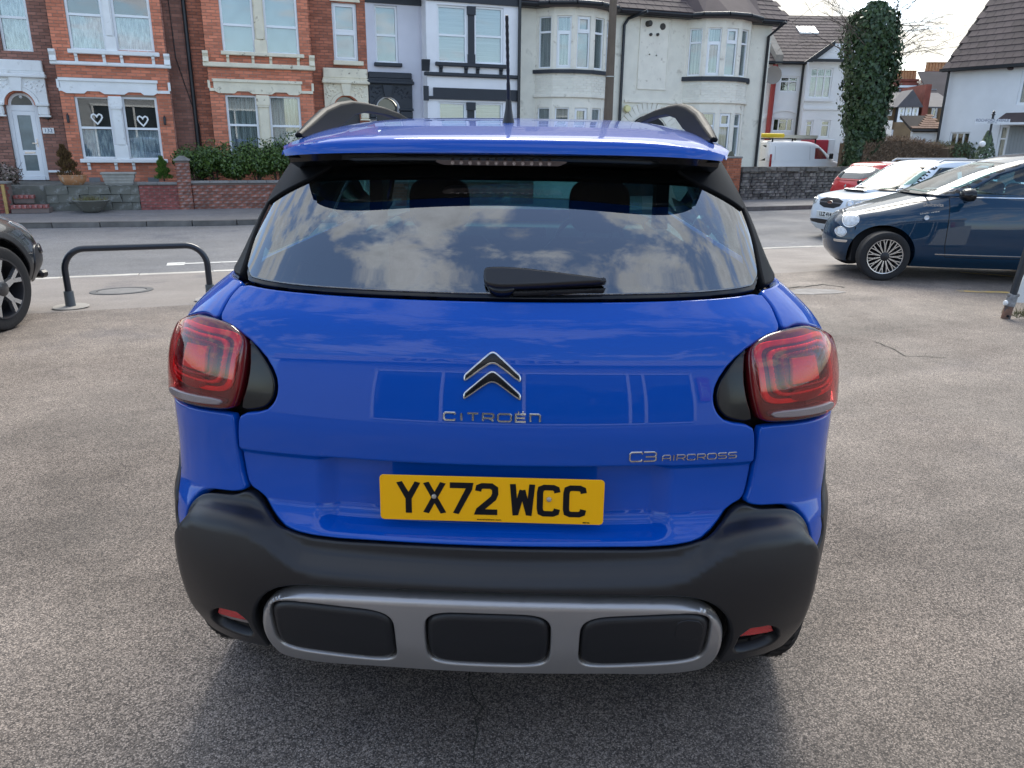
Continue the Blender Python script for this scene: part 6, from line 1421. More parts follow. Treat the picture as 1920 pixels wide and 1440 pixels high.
def ell(c,r,fill=.35):
    def f(rr):
        while 1:
            d=Vector((rr.gauss(0,1),rr.gauss(0,1),rr.gauss(0,1))).normalized(); q=rr.uniform(fill,1)**.5
            return (c[0]+d.x*r[0]*q,c[1]+d.y*r[1]*q,c[2]+d.z*r[2]*q),d
    return f
# hedge of rounded shrubs over the long wall
M_hedge=leafmat('hedge_leaf',(.016,.045,.010),(.095,.16,.028)); M_twig=mat('twig',(.06,.045,.035),rough=.9)
rr=random.Random(11); hx=[(365,.40),(400,.50),(440,.46),(480,.56),(520,.62),(560,.60)]
for i,(x,hh) in enumerate(hx):
    ac,zc=ST.L(x,300,VW+.75); z0=ST.L(x,338,VW+.3)[1]
    t=thing('hedge_shrub','%s rounded dark green shrub from the left in the hedge above the patchy garden wall'%['first','second','third','fourth','fifth','sixth'][i],'shrub',ST,(ac,VW+.75,z0-.3),'shrubs of the front hedge')
    mb=MB(); top=ST.L(x,[272,266,270,262,262,250][i],VW+.75)[1]; hz=(top-(z0-.05))/2; cz=z0-.05+hz
    subs=[(ac+rr.uniform(-.3,.3),VW+.75+rr.uniform(-.15,.15),cz+rr.uniform(-.25,.25)*hz) for _ in range(7)]
    for c in subs: leafcloud(mb,420,ell(c,(.30,.34,hz*.66),.2),.050,rr)
    leafcloud(mb,300,ell((ac,VW+.75,cz+.05),(.46,.40,hz*1.05),.9),.045,rr)
    mb.build('foliage',M_hedge,t)
    mb=MB()
    for k in range(5): mb.tube([(ac+rr.uniform(-.05,.05),VW+.75,z0-.35),(ac+rr.uniform(-.2,.2),VW+.75+rr.uniform(-.1,.1),cz),(ac+rr.uniform(-.35,.35),VW+.75,cz+hz*.5)],[.02,.012,.006],6)
    mb.build('stem',M_twig,t)
# conifers, pots, planters
def conifer(label,x,yb,yt,v,wd,m,lean=0):
    a,zb=ST.L(x,yb,v); z1=ST.L(x,yt,v)[1]; t=thing('dwarf_conifer',label,'conifer',ST,(a,v,zb)); H_=z1-zb; mb=MB(); rr=random.Random(int(x))
    for _ in range(2600):
        q=rr.random()**.8; z=zb+H_*q; r=wd*(1-q)**.55*rr.uniform(.55,1.0)*(.8+.3*math.sin(q*19+rr.random())); th=rr.uniform(0,2*PI); p=Vector((a+r*math.cos(th)+lean*(q)*H_,v+r*math.sin(th),z)); d=Vector((math.cos(th)*.5,math.sin(th)*.5,1)).normalized(); sd=d.cross(Vector((rr.gauss(0,1),rr.gauss(0,1),0)).normalized()); s=.045
        mb.add([p-sd*s*.22,p+sd*s*.22,p+d*s*1.6],[(0,1,2)])
    mb.build('foliage',m,t); MB().tube([(a,v,zb-.05),(a+lean*H_*.8,v,zb+H_*.8)],[.02,.006],6).build('stem',M_twig,t)
TER=ST.L(150,343,-.9)[1]
VP=-.75
# raised terrace slab and grey retaining wall
ta0=ST.L(20,365,-1.95)[0]; ta1=ST.L(262,365,-1.95)[0]; tz=ST.L(180,348,-1.95)[1]
M_gren=mat('lichened_render',(.135,.135,.115),rough=.95,var=.2,vscale=2,col2=(.26,.26,.25),c2scale=5,c2w=(.55,.70),bump=.5,bscale=25)
tr=thing('terrace','grey lichened retaining wall and slab in front of the far left brick house','terrace',ST,((ta0+ta1)/2,-1.9,-.12))
at1=ST.L(88,365,-1.9)[0]
it=[];n=int((ta1-at1)/.45)
for r_ in range(3):
    for k in range(n+1):
        x0=max(at1,at1+k*.45-(r_%2)*.22); x1=min(ta1,at1+(k+1)*.45-(r_%2)*.22)
        if x1-x0>.05: it.append((((x0+x1)/2,-1.90,-.12+(tz+.10)*(r_+.5)/3),(x1-x0-.008,.12,(tz+.10)/3-.008),0,(k+r_)%5+1))
pieces('block',tr,M_gren,ST,it); MB().box(ta0-3,ta1,-1.84,VM-.001,-.12,tz).build('terrace_slab',M_gren,tr)
# red brick steps
sa0=ST.L(22,370,-2.2)[0]; sa1=ST.L(92,370,-2.2)[0]
stp=thing('brick_steps','two worn red brick steps leading up to the white front door','steps',ST,((sa0+sa1)/2,-2.2,-.12))
for k,(w0,w1) in enumerate(((sa0,sa1),(sa0,sa1-.35))):
    v0=-2.45+k*.34; zb=-.12+k*.2
    MB().box(w0,w1,v0+.02,-1.96,zb-.0,zb+.11).build('step_riser',M_mortarB,stp)
    it=[]; x=w0
    while x<w1-.05: it.append(((x+.05,v0+.11,zb+.145),(.095,.23,.075),0)); x+=.106
    pieces('brick',stp,M_redpaint,ST,it)
a0=ST.L(0,372,-2.3)[0]; a1=ST.L(19,372,-2.3)[0]; z1=ST.L(8,345,-2.3)[1]
t=thing('brick_pier','low brick gate pier at the far left edge','pier',ST,((a0+a1)/2,-2.3,-.14)); MB().box(a0-.5,a1-.012,-2.28,-1.95,-.2,z1).build('pier_core',M_mortarB,t); pieces('brick',t,M_redpaint,ST,courses(a0-.5,a1,-.13,z1,-2.3,(),dep=.05)); MB().box(a0-.53,a1+.02,-2.33,-1.93,z1,z1+.05,c=.01).build('pier_cap',M_cope,t)
pa,pz=ST.L(13,392,-2.36); pb=ST.L(8,346,-2.36); MB().box(pa-.03,pa+.03,-2.40,-2.34,-.15,pb[1]).world('timber_post',mat('yellow_timber',(.42,.28,.10),rough=.8,var=.2,vscale=6),ST,label='thin yellowish timber gate post against the far left brick pier',cat='post')
# pots
a,z=ST.L(140,349,-1.5); zz=tz
def pot(name,label,x,yb,v,prof,m,zbase=None,cat='plant pot'):
    a,z=ST.L(x,yb,v); z=z if zbase is None else zbase
    MB().lathe(prof,28,'z',(a,v,z)).world(name,m,ST,smooth=45,label=label,cat=cat,base=(a,v,z)); return a,z
M_terra=mat('terracotta',(.42,.20,.09),rough=.8,var=.15,vscale=5,col2=(.45,.36,.26),c2scale=8,c2w=(.55,.7))
pa,pz=pot('plant_pot','terracotta pot holding the brown conifer beside the front door steps',139,349,-1.5,[(0,0),(.20,0),(.27,.08),(.30,.16),(.29,.20),(.31,.20),(.31,.235),(.27,.235),(.26,.20),(0,.19)],M_terra,tz)
conifer('tall half brown conifer growing in the terracotta pot',132,330,274,-1.5,.27,leafmat('brown_conifer',(.05,.022,.010),(.16,.10,.03),.8),lean=-.13)
conifer('small bright green conifer by the left end of the red garden wall',308,336,296,-1.2,.20,leafmat('green_conifer',(.04,.10,.012),(.12,.22,.03),.7),lean=-.05)
a,_=ST.L(225,345,-1.45); tro=thing('stone_trough','pale ribbed stone trough on the terrace below the bay window','planter',ST,(a,-1.45,tz))
M_tro=mat('trough_stone',(.33,.32,.29),rough=.9,var=.15,vscale=6,bump=.3,bscale=40); 
MB().prism([(a-.30,tz),(a+.30,tz),(a+.36,tz+.24),(a-.36,tz+.24)],'y',-1.58,-1.32).build('trough_body',M_tro,tro); MB().box(a-.39,a+.39,-1.61,-1.29,tz+.24,tz+.29,c=.01).build('trough_rim',M_tro,tro)
for k in range(3): MB().box(a-.32-k*.018,a+.32+k*.018,-1.60,-1.575,tz+.03+k*.07,tz+.06+k*.07).build('trough_rib',M_tro,tro)
# bowl planter on the pavement
a,_=ST.L(171,384,-2.35); bw=thing('bowl_planter','shallow grey bowl planter with dead plants in front of the grey retaining wall','planter',ST,(a,-2.35,-.12))
MB().lathe([(0,0),(.16,0),(.22,.05),(.38,.24),(.42,.27),(.41,.29),(.36,.27),(0,.25)],28,'z',(a,-2.35,-.12)).build('bowl',M_gren,bw,smooth=50)
mb=MB(); rr=random.Random(4)
for k in range(160):
    t_=rr.uniform(0,2*PI); r=rr.uniform(0,.36); x=a+r*math.cos(t_); y=-2.35+r*math.sin(t_); mb.add([(x-.008,y,.14),(x+.008,y,.14),(x+rr.uniform(-.06,.06),y+rr.uniform(-.03,.03),.14+rr.uniform(.03,.14))],[(0,1,2)])
mb.build('dead_stems',leafmat('dead_stem',(.09,.06,.03),(.20,.20,.07),.9),bw,kind='stuff')
# straggly flowering bush at far left
a,z=ST.L(18,330,-1.2); t=thing('garden_bush','straggly grey pink bush at the left edge in front of the arched doorway','bush',ST,(a,-1.2,tz)); mb=MB(); rr=random.Random(8)
for _ in range(5): leafcloud(mb,260,ell((a+rr.uniform(-.35,.3),-1.2,tz+.20+rr.uniform(-.05,.16)),(.26,.25,.2),.1),.045,rr)
mb.build('foliage',leafmat('pale_bush',(.07,.065,.04),(.36,.27,.24),.8),t); mb=MB()
for k in range(26): th=rr.uniform(-.9,.9); mb.tube([(a+rr.uniform(-.2,.2),-1.2,tz),(a+th*.45,-1.2+rr.uniform(-.1,.1),tz+rr.uniform(.35,.62))],[.008,.003],5)
mb.build('stem',M_twig,t,kind='stuff')
# lamp post
la,lz=ST.L(1141,200,-3.5); r0=.115
lp=thing('lamp_post','tall brown grey concrete lamp column on the far pavement in front of the cream house','lamp post',ST,(la,-3.5,-.15))
M_conc=mat('brown_concrete',(.13,.10,.075),rough=.9,var=.12,vscale=3,bump=.4,bscale=50)
MB().tube([(la,-3.5,-.15),(la,-3.5,1.2),(la,-3.5,7.8)],[.155,.135,.075],8).build('column',M_conc,lp); zb_=ST.L(1147,144,-3.5)[1]; MB().tube([(la,-3.5,zb_-.012),(la,-3.5,zb_+.012)],[.128,.128],12).build('steel_band',mat('band_steel',(.4,.4,.38),rough=.4,metal=.6),lp)
MB().tube([(la,-3.5,7.6),(la,-3.9,8.0),(la,-4.8,8.1)],[.06,.05,.04],8).build('lamp_arm',M_conc,lp); MB().box(la-.12,la+.12,-5.3,-4.7,8.02,8.14,c=.03).build('lamp_head',M_cope,lp)
# hoop barrier
hA_=np.array(WORLD.G(133,575)); hB_=np.array(WORLD.G(396,561)); d_=hB_-hA_; ln=np.linalg.norm(d_); th=math.degrees(math.atan2(d_[1],d_[0])); HF=Frame(hA_[0],hA_[1],th)
hz=HF.L(260,463,0)[1]
hp=thing('hoop_barrier','black tubular steel hoop barrier at the edge of the forecourt','barrier',HF,(ln/2,0,0)); rb=.17
P=[(0,0,.12),(0,0,hz-rb*1.2)]+[(rb*1.1*(1-math.cos(t)),0,hz-rb*1.2+rb*1.2*math.sin(t)) for t in np.linspace(.15,PI/2,9)]; P+=[(ln-p[0],0,p[2]) for p in P[::-1]]
MB().tube(P,.030,16).build('hoop',mat('hoop_paint',(.012,.017,.026),rough=.32,coat=.3),hp,smooth=60)
for x in(0,ln):
    MB().tube([(x,0,-.02),(x,0,.15)],[.046,.042],16).build('base_sleeve',mat('sleeve_grey',(.085,.10,.11),rough=.5),hp,smooth=50)
    MB().lathe([(.16,.002),(.15,.008),(0,.010)],16,'z',(x,0,0)).build('mortar_pad',mat('mortar_pad',(.32,.30,.27),rough=.95),hp)
# leaning post with white board, right edge
pb_=np.array(WORLD.G(1885,597)); t=thing('leaning_post','bent black post with rusty foot leaning at the right edge beside a white board','post',WORLD,(pb_[0],pb_[1],0))
bx,by=pb_; tx=lambda z:bx+.11*z
mblk=mat('post_black',(.02,.023,.028),rough=.45,var=.3,vscale=20)
MB().tube([(tx(.12),by,.12),(tx(.9),by,.9)],.032,14).build('post_shaft',mblk,t,smooth=60)
MB().tube([(tx(0),by,0),(tx(.13),by,.13)],.040,14).build('rusty_foot',mat('rust',(.20,.11,.075),rough=.9,var=.3,vscale=25,col2=(.08,.07,.07),c2scale=18),t,smooth=60)
MB().tube([(tx(.12),by,.12),(tx(.23),by,.23)],.045,14).build('clamp_sleeve',mat('sleeve_worn',(.22,.22,.22),rough=.6,var=.5,vscale=22),t,smooth=60)
MB().tube([(tx(.215)-.055,by-.01,.225),(tx(.215)+.05,by-.01,.225)],.016,10).build('clamp_bolt',M_cope,t); MB().lathe([(0,-.02),(.022,-.015),(.028,.01)],12,'x',(tx(.14)-.04,by,.15)).build('white_knob',M_stucco,t,smooth=50)
MB().lathe([(0,-.012),(.010,-.010),(.013,0)],10,'y',(tx(.03)-.01,by-.038,.03)).build('foot_bolt',M_dark,t)
ba,_=WORLD.G(1902,590); MB().prism([(bx+.09,.14),(bx+.9,.10),(bx+.9,.80),(bx+.20,.62),(bx+.16,.42)],'y',by+.08,by+.10).world('white_board',mat('board_white',(.70,.71,.70),rough=.5),WORLD,label='white board behind the leaning black post at the right edge',cat='board')
mb=MB(); rr=random.Random(2)
for _ in range(500):
    x=bx+.12+rr.random()*.7; y=by+.02+rr.random()*.25; h_=rr.uniform(.02,.09); mb.add([(x-.003,y,0),(x+.003,y,0),(x+rr.uniform(-.03,.03),y+rr.uniform(-.02,.02),h_)],[(0,1,2)])
mb.world('grass_tuft',leafmat('dry_grass',(.05,.06,.02),(.16,.15,.07),.9),WORLD,kind='stuff')
# ivy clad tree
iv,izb=ST.L(1606,300,1.6)
ia=iv; it_=thing('ivy_tree','tree trunk completely wrapped in dark green ivy with bare twigs spreading from its top','tree',ST,(ia,1.6,-.12))
zt_=ST.L(1612,8,1.6)[1]
def wI(z):
    q=(z-izb)/(zt_-izb); return float(np.interp(q,[-.3,0,.15,.35,.6,.85,.95,1.0],[.55,.62,.70,.86,1.02,1.02,.84,.35]))
cxI=lambda z: ia+.06+.12*math.sin(z*.8)
mb=MB(); rr=random.Random(21)
for _ in range(15000):
    z=rr.uniform(-.12,zt_+.1); w_=wI(z); th=rr.uniform(0,2*PI); lump=1+.11*math.sin(th*3+z*2.3)+.08*math.sin(th*7-z*5.1)+.06*math.sin(th*13+z*11); r=w_*lump*(rr.uniform(.80,1.05) if rr.random()<.93 else rr.uniform(1.0,1.22))
    p=Vector((cxI(z)+r*math.cos(th),1.6+r*.8*math.sin(th),z)); nr=Vector((math.cos(th),math.sin(th),rr.uniform(-.5,.3))).normalized(); d=(nr+Vector((rr.gauss(0,.35),rr.gauss(0,.35),rr.gauss(0,.35)))).normalized(); dn=(Vector((0,0,-1))+d*d.z+Vector((rr.gauss(0,.3),rr.gauss(0,.3),0))).normalized(); sd=d.cross(dn).normalized(); s=rr.uniform(.07,.14)
    mb.add([p-dn*s*.5,p-sd*s*.6-dn*s*.1,p+dn*s*.75,p+sd*s*.6-dn*s*.1],[(0,1,2,3)])
mb.build('ivy',leafmat('ivy_leaf',(.012,.034,.013),(.048,.090,.030),.5),it_,kind='stuff')
MB().tube([(ia,1.6,-.2),(cxI(2),1.6,2),(cxI(5),1.6,zt_-.6)],[.38,.45,.35],14).build('trunk',mat('bark',(.045,.035,.028),rough=.95,bump=.6,bscale=12),it_,smooth=60)
mb=MB()
def branch(p,d,ln,r,depth,rr):
    P=[p]; q=Vector(p); dd=Vector(d).normalized()
    for k in range(5): dd=(dd+Vector((rr.gauss(0,.10),rr.gauss(0,.10),rr.gauss(0,.05)-.02))).normalized(); q=q+dd*ln/5; P.append(tuple(q))
    mb.tube(P,[r*(1-.8*k/5) for k in range(6)],4,cap=False)
    if depth:
        for k in(2,3,4,5):
            if rr.random()<.8: branch(P[k],(dd+Vector((rr.gauss(0,.6),rr.gauss(0,.5),rr.gauss(0,.35)))),ln*rr.uniform(.35,.6),r*.5,depth-1,rr)
for k in range(46):
    th=rr.uniform(-1.0,1.0); zs_=zt_-rr.uniform(0,2.6); sx=1 if rr.random()<.68 else -1; branch((cxI(zs_)+sx*.5,1.6+rr.uniform(-.5,.3),zs_),(sx*rr.uniform(.5,1.4),rr.uniform(-.3,.5),rr.uniform(.0,1.2)),rr.uniform(1.4,3.0),.018,2,rr)
mb.build('branches',mat('bare_twig',(.10,.08,.065),rough=.9),it_,kind='stuff')
# brown hedge on the right
def hedge(label,F,x0,x1,ytops,v,dep,zb,m,nt,leaf=None,seed=1):
    a0=F.L(x0,290,v)[0]; a1=F.L(x1,290,v)[0]; t=thing('clipped_hedge',label,'hedge',F,((a0+a1)/2,v,zb)); rr=random.Random(seed); mb=MB(); xs=np.linspace(x0,x1,len(ytops)); zt_=[F.L(x,y,v)[1] for x,y in zip(xs,ytops)]
    A=np.linspace(a0,a1,len(ytops))
    for _ in range(nt):
        a=rr.uniform(a0,a1); H_=float(np.interp(a,A,zt_))-zb; q=rr.random()**.6; f_=rr.random(); vv=v+(rr.random()**2)*dep if q<.93 else v+rr.random()*dep; z=zb+H_*q*rr.uniform(.97,1.03); ed=min(a-a0,a1-a)
        p=Vector((a,vv+.25*max(0,q-.8),z)); d=Vector((rr.gauss(0,.5),rr.gauss(-.35,.4),rr.gauss(.6,.4))).normalized(); sd=d.cross(Vector((rr.gauss(0,1),rr.gauss(0,1),rr.gauss(0,1)))).normalized(); s=rr.uniform(.08,.18)
        mb.add([p-sd*.014,p+sd*.014,p+d*s],[(0,1,2)])
    mb.build('twigs',m,t,kind='stuff')
    if leaf:
        mb=MB(); x0_,x1_,n,hmax=leaf; la0=F.L(x0_,290,v)[0]; la1=F.L(x1_,290,v)[0]
        for _ in range(n):
            a=rr.uniform(la0,la1); H_=float(np.interp(a,A,zt_))-zb; z=zb+H_*rr.random()*hmax; p=Vector((a,v-.06+rr.uniform(-.1,.05),z)); nr=Vector((rr.gauss(0,.4),-1,rr.gauss(.2,.4))).normalized(); sd=nr.cross(Vector((rr.gauss(0,1),0,rr.gauss(0,1)))).normalized(); up=nr.cross(sd); s=rr.uniform(.05,.10)
            mb.add([p-sd*s*.5,p+up*s*.7,p+sd*s*.5,p-up*s*.6],[(0,1,2,3)])
        mb.build('ivy',leafmat('ivy_leaf2',(.02,.045,.02),(.10,.14,.06),.5),t,kind='stuff')
    MB().prism([(float(a),float(z)-.14) for a,z in zip(A,zt_)]+[(a1,zb),(a0,zb)],'y',v+.10,v+dep).build('hedge_core',mat('hedge_core',(.13,.09,.06),rough=1,bump=1,bscale=8),t)
hedge('long brown winter hedge with ivy creeping along its foot beyond the parked cars',ST,1622,1800,[262,258,257,257,258,262,268,272,275],1.0,1.4,-.12,leafmat('hedge_twig',(.11,.07,.045),(.34,.24,.16),.9),16000,(1640,1800,1500,.45),3)
hedge('greener ivy covered hedge continuing right behind the navy hatchback',ST,1780,1960,[272,266,264,263,268,276,282,285],.6,1.4,-.12,leafmat('hedge_twig2',(.09,.09,.035),(.28,.27,.13),.9),9000,(1785,1960,3200,1.0),4)
# ------------------------------------------------------------------ houses beyond, sign, showroom behind the camera
M_wr=mat('white_render_far',(.76,.78,.80),rough=.85,var=.06,vscale=1)
M_wc=mat('cream_render_far',(.70,.68,.60),rough=.85,var=.06,vscale=1)
BF=Frame(0,36.5,2)
def bx(px,py,v=0): return BF.L(px,py,v)
a0=bx(1430,170)[0]; a1=bx(1662,170)[0]; ze=bx(1500,118)[1]; ZB=-.12; zr=bx(1540,37,3.9)[1]
bh=thing('white_house','white rendered house with brown tiled roof and bay windows beyond the white van','house',BF,((a0+a1)/2,0,ZB))
W1=rect(BF,1462,1497,143,173,0); W2=rect(BF,1517,1560,127,184,-.5); G=[rect(BF,1449,1487,222,246,0)]
am=bx(1502,170)[0]; a2=bx(1600,170)[0]
wallgrid(a0,am,ZB,ze,0,.3,[W1,G[0]]).build('wall',M_wr,bh); MB().box(a2,a1,0,.3,ZB,ze).build('wall',M_wc,bh); MB().box(a1-.1,a1,.3,7.8,ZB,ze).build('side_wall',M_wc,bh)
L1=rect(BF,1510,1524,225,258,-.5); L2=rect(BF,1538,1556,225,258,-.5)
wallgrid(am,a2,ZB,ze,-.5,0,[W2,L1,L2]).build('bay_wall',M_wr,bh)
winset(bh,W1,.05,(.68,),mull=(.5,),cur=None,fw_=.07); winset(bh,W2,-.45,(.72,),mull=(.34,.67),cur='net',fw_=.07)
for r in(L1,L2): winset(bh,r,-.45,(.7,),cur='net',fw_=.07)
winset(bh,G[0],.05,(),mull=(.3,.7),cur=None,fw_=.05)
mb=MB(); ca=(G[0][0]+G[0][1])/2; archring('porch_arch',bh,ca,G[0][3]-.9,1.22,1.34,-.05,-.001,M_wr)
MB().box(W2[0]-.15,W2[1]+.1,-.6,-.5,W2[2]-.14,W2[2]-.02).build('sill',M_wr,bh); MB().box(am,a2,-.56,-.5,bx(1540,206,-.5)[1],bx(1540,202,-.5)[1]).build('string_course',M_wr,bh)
slope(bh,a0,a1,-.25,ze,3.9,zr); tiles(bh,BF,a0,a1,-.25,ze+.01,3.9,zr+.01,M_tile,tw=.33,ex=.34)
slope(bh,a0,a1,8.0,ze,3.9,zr); MB().prism([(0,ze-.02),(3.9,zr-.1),(7.8,ze-.02)],'x',a1-.1,a1).build('gable',M_wc,bh)
MB().box(a0,am,-.34,-.24,ze-.06,ze+.02).build('gutter',M_pipe,bh)
gz=bx(1561,82,-.7)[1]; MB().prism([(am-.35,ze-.05),(am+.0,ze-.05),(bx(1562,86,-.75)[0],gz-.1),(bx(1562,86,-.75)[0],gz+.12)],'y',-.95,-.85).build('bargeboard',M_pipe,bh)
MB().prism([(am,ze),(a2,ze),(a2,gz),(bx(1562,86,-.75)[0],gz)],'y',-.80,-.5).build('bay_gable',M_wr,bh)
MB().box(am-.1,a2,-.84,-.80,ze-.02,ze+.10).build('timber_beam',M_pipe,bh)
# party parapet and red pipe, dish, skylight
p0=bx(1453,115,-.2); p1=bx(1490,30,3.6); MB().prism([(-.3,ze-.1),(3.7,zr+.15),(3.7,zr+.50),(-.3,ze+.30)],'x',p0[0],p0[0]+.32).build('parapet',mat('parapet_stone',(.24,.22,.19),rough=.95,var=.2,vscale=2),bh)
ra_=bx(1446,180,-.15)[0]; pipe(bh,[(ra_+.05,-.15,ze),(ra_,-.15,ZB)],.12,m=mat('red_pipe',(.30,.03,.025),rough=.5),name='drainpipe'); rb_=bx(1500,180,-.1)[0]; pipe(bh,[(rb_,-.1,ze),(rb_,-.1,ZB)],.05)
da,dz=bx(1448,141,-.7); MB().lathe([(0,-.04),(.22,-.07),(.38,-.12)],22,'y',(da,-.7,dz)).build('satellite_dish',mat('dish_grey',(.25,.23,.21),rough=.6),bh,smooth=60); MB().tube([(da,-.7,dz),(da-.05,-.15,dz-.3)],.02,6).build('dish_arm',M_pipe,bh)
s0=bx(1513,60,1.9); 
al=math.atan2(zr-ze,4.15); 
mb=MB(); sx=bx(1513,60,2.6)[0]; vy=2.6; sz=ze+(zr-ze)*(vy+.25)/4.15+.06
mb.prism([(vy-.30,sz-.30*math.tan(al)),(vy+.30,sz+.30*math.tan(al)),(vy+.30,sz+.30*math.tan(al)+.07),(vy-.30,sz-.30*math.tan(al)+.07)],'x',sx-.45,sx+.45); mb.build('skylight',mat('skylight_glass',(.62,.62,.60),rough=.2),bh)
ca=bx(1655,40,3.9)[0]; zc=bx(1655,26,3.9)[1]; MB().box(ca-.32,ca+.32,3.5,4.3,ze,zc).build('chimney',M_wr,bh); MB().box(ca-.36,ca+.36,3.45,4.35,zc,zc+.12).build('chimney_cap',M_brickB,bh); MB().lathe([(.13,0),(.11,.4),(.08,.4)],12,'z',(ca,3.9,zc+.12)).build('chimney_pot',M_terra,bh)
aea=bx(1668,90,2); MB().tube([(aea[0],2,ze-1.5),(aea[0],2,bx(1668,42,2)[1])],.02,5).build('aerial_pole',mat('pole_grey',(.12,.12,.12),rough=.6),bh)
MB().box(bx(1659,228)[0],bx(1672,228)[0],-.1,.2,ZB,bx(1664,226)[1]).build('gate_post',M_wr,bh)
# red and white bin lorry shapes beyond the van: a red skip-like box trailer
ta,tz_=bx(1546,287,-2.5); rb=thing('box_trailer','red box trailer with pale rear panel between the white van and ivy tree','trailer',BF,(ta,-2.5,ZB))
zt0=bx(1540,262,-2.5)[1]; x0=bx(1527,275,-2.5)[0]; x1=bx(1553,275,-2.5)[0]; x2=bx(1567,275,-2.5)[0]
MB().box(x0,x1,-2.5,-.9,.35,zt0,c=.03).build('red_body',mat('trailer_red',(.40,.02,.04),rough=.4),rb); MB().box(x1+.005,x2,-2.45,-.95,.35,zt0+.03,c=.03).build('pale_panel',M_wr,rb)
for y in(-2.4,-1.1): MB().lathe([(0,-.1),(.30,-.1),(.34,-.06),(.34,.06),(.30,.1),(0,.1)],24,'y',((x0+x2)/2,y,.22)).build('wheel',M_rubber,rb,smooth=40)
# white corner house on the right
E1=(cray(1781,131)*33/cray(1781,131)[1])[:2]; RH=Frame(E1[0],E1[1],-57.4)
zE=RH.L(1782,131,0)[1]; rh=thing('corner_house','plain white rendered house with steep brown tiled roof and small windows at the right edge','house',RH,(0.1,0,ZB))
def rr_(pl,pr,pt,pb,v=0): return rect(RH,pl,pr,pt,pb,v)
w1=rr_(1781,1818,248,265); w2=rr_(1911,1960,130,196); w3=rr_(1871,1889,235,280)
LEN=12
w1=(w1[0],w1[1],w1[3]-1.0,w1[3])
wallgrid(0,LEN,ZB,zE,0,.3,[w1,w2,(w3[0],w3[1],ZB,w3[3])]).build('wall',M_wr,rh); MB().box(0,.1,.3,8,ZB,zE).build('side_wall',M_wr,rh)
winset(rh,w1,.05,(),mull=(.33,.66),cur=None,fw_=.05); winset(rh,w2,.05,(.7,),cur='net',fw_=.09); winset(rh,(w3[0],w3[1],ZB+.3,w3[3]),.05,(.78,),cur='net',fw_=.08)
RZ=zE+4.6
slope(rh,-.15,LEN,-.3,zE,4,RZ); tiles(rh,RH,-.15,LEN*.45,-.3,zE+.01,4,RZ+.01,M_tile,tw=.33,ex=.34); slope(rh,-.15,LEN,8.3,zE,4,RZ)
MB().prism([(0,zE),(4,RZ-.15),(8,zE)],'x',0,.1).build('gable',M_wr,rh)
MB().box(-.2,LEN,-.40,-.29,zE-.08,zE+.02).build('gutter',M_pipe,rh); pipe(rh,[(.05,-.12,zE),(.05,-.12,ZB)],.05)
dg0=RH.L(1872,45,2.2); MB().box(RH.L(1872,60,2.4)[0],LEN,2.4,4.5,zE+1.5,RH.L(1900,50,2.4)[1]).build('dormer',M_wr,rh)
cz0=rr_(1884,1960,216,232); MB().prism([(-.9,cz0[2]),(0,cz0[2]),(0,cz0[3]+.1)],'x',cz0[0],LEN*.8).build('garage_canopy',M_tile,rh); MB().box(cz0[0],LEN*.8,-.95,-.9,cz0[2]-.05,cz0[2]+.03).build('canopy_fascia',M_wr,rh)
g0=rr_(1891,1960,232,280); it=[]
MB().box(g0[0],g0[0]+3.2,-.03,-.005,ZB,cz0[2]-.08).build('garage_door',mat('garage_grey',(.30,.32,.33),rough=.5),rh)
for k in range(26): MB().box(g0[0]+.06+k*.12,g0[0]+.12+k*.12,-.045,-.03,ZB,cz0[2]-.10).build('door_rib',mat('garage_grey'),rh)
ga,gz_=RH.L(1825,118+10,0); MB().lathe([(0,-.22),(.07,-.2),(.07,0)],10,'y',(RH.L(1897,128,0)[0],0,RH.L(1897,128,0)[1])).build('wall_vent',M_tile,rh)
# single storey brown roofed annexe to its left
AX=Frame(*RH.W(-.1,.4,0)[:2],-10); az=AX.L(1740,243,0)[1]; al_=AX.L(1712,243,0)[0]; at_=AX.L(1745,221,1.6)[1]
ax=thing('annexe','low white annexe with a brown tiled lean to roof against the white corner house','building',AX,(al_/2,0,ZB))
MB().box(al_,-.1,0,.25,ZB,az-.05).build('wall',M_wr,ax); M_bt=mat('brown_tile',(.14,.075,.05),rough=.85,isl=.2,var=.15,vscale=2)
slope(ax,al_-.1,-.1,-.2,az,1.8,at_+.1,M_tiled); tiles(ax,AX,al_-.1,-.1,-.2,az+.01,1.8,at_+.11,M_bt,tw=.26,ex=.30,clip=lambda a,s:a>al_+s*1.2)
MB().box(al_-.12,-.1,-.28,-.2,az-.06,az+.01).build('gutter',M_pipe,ax)
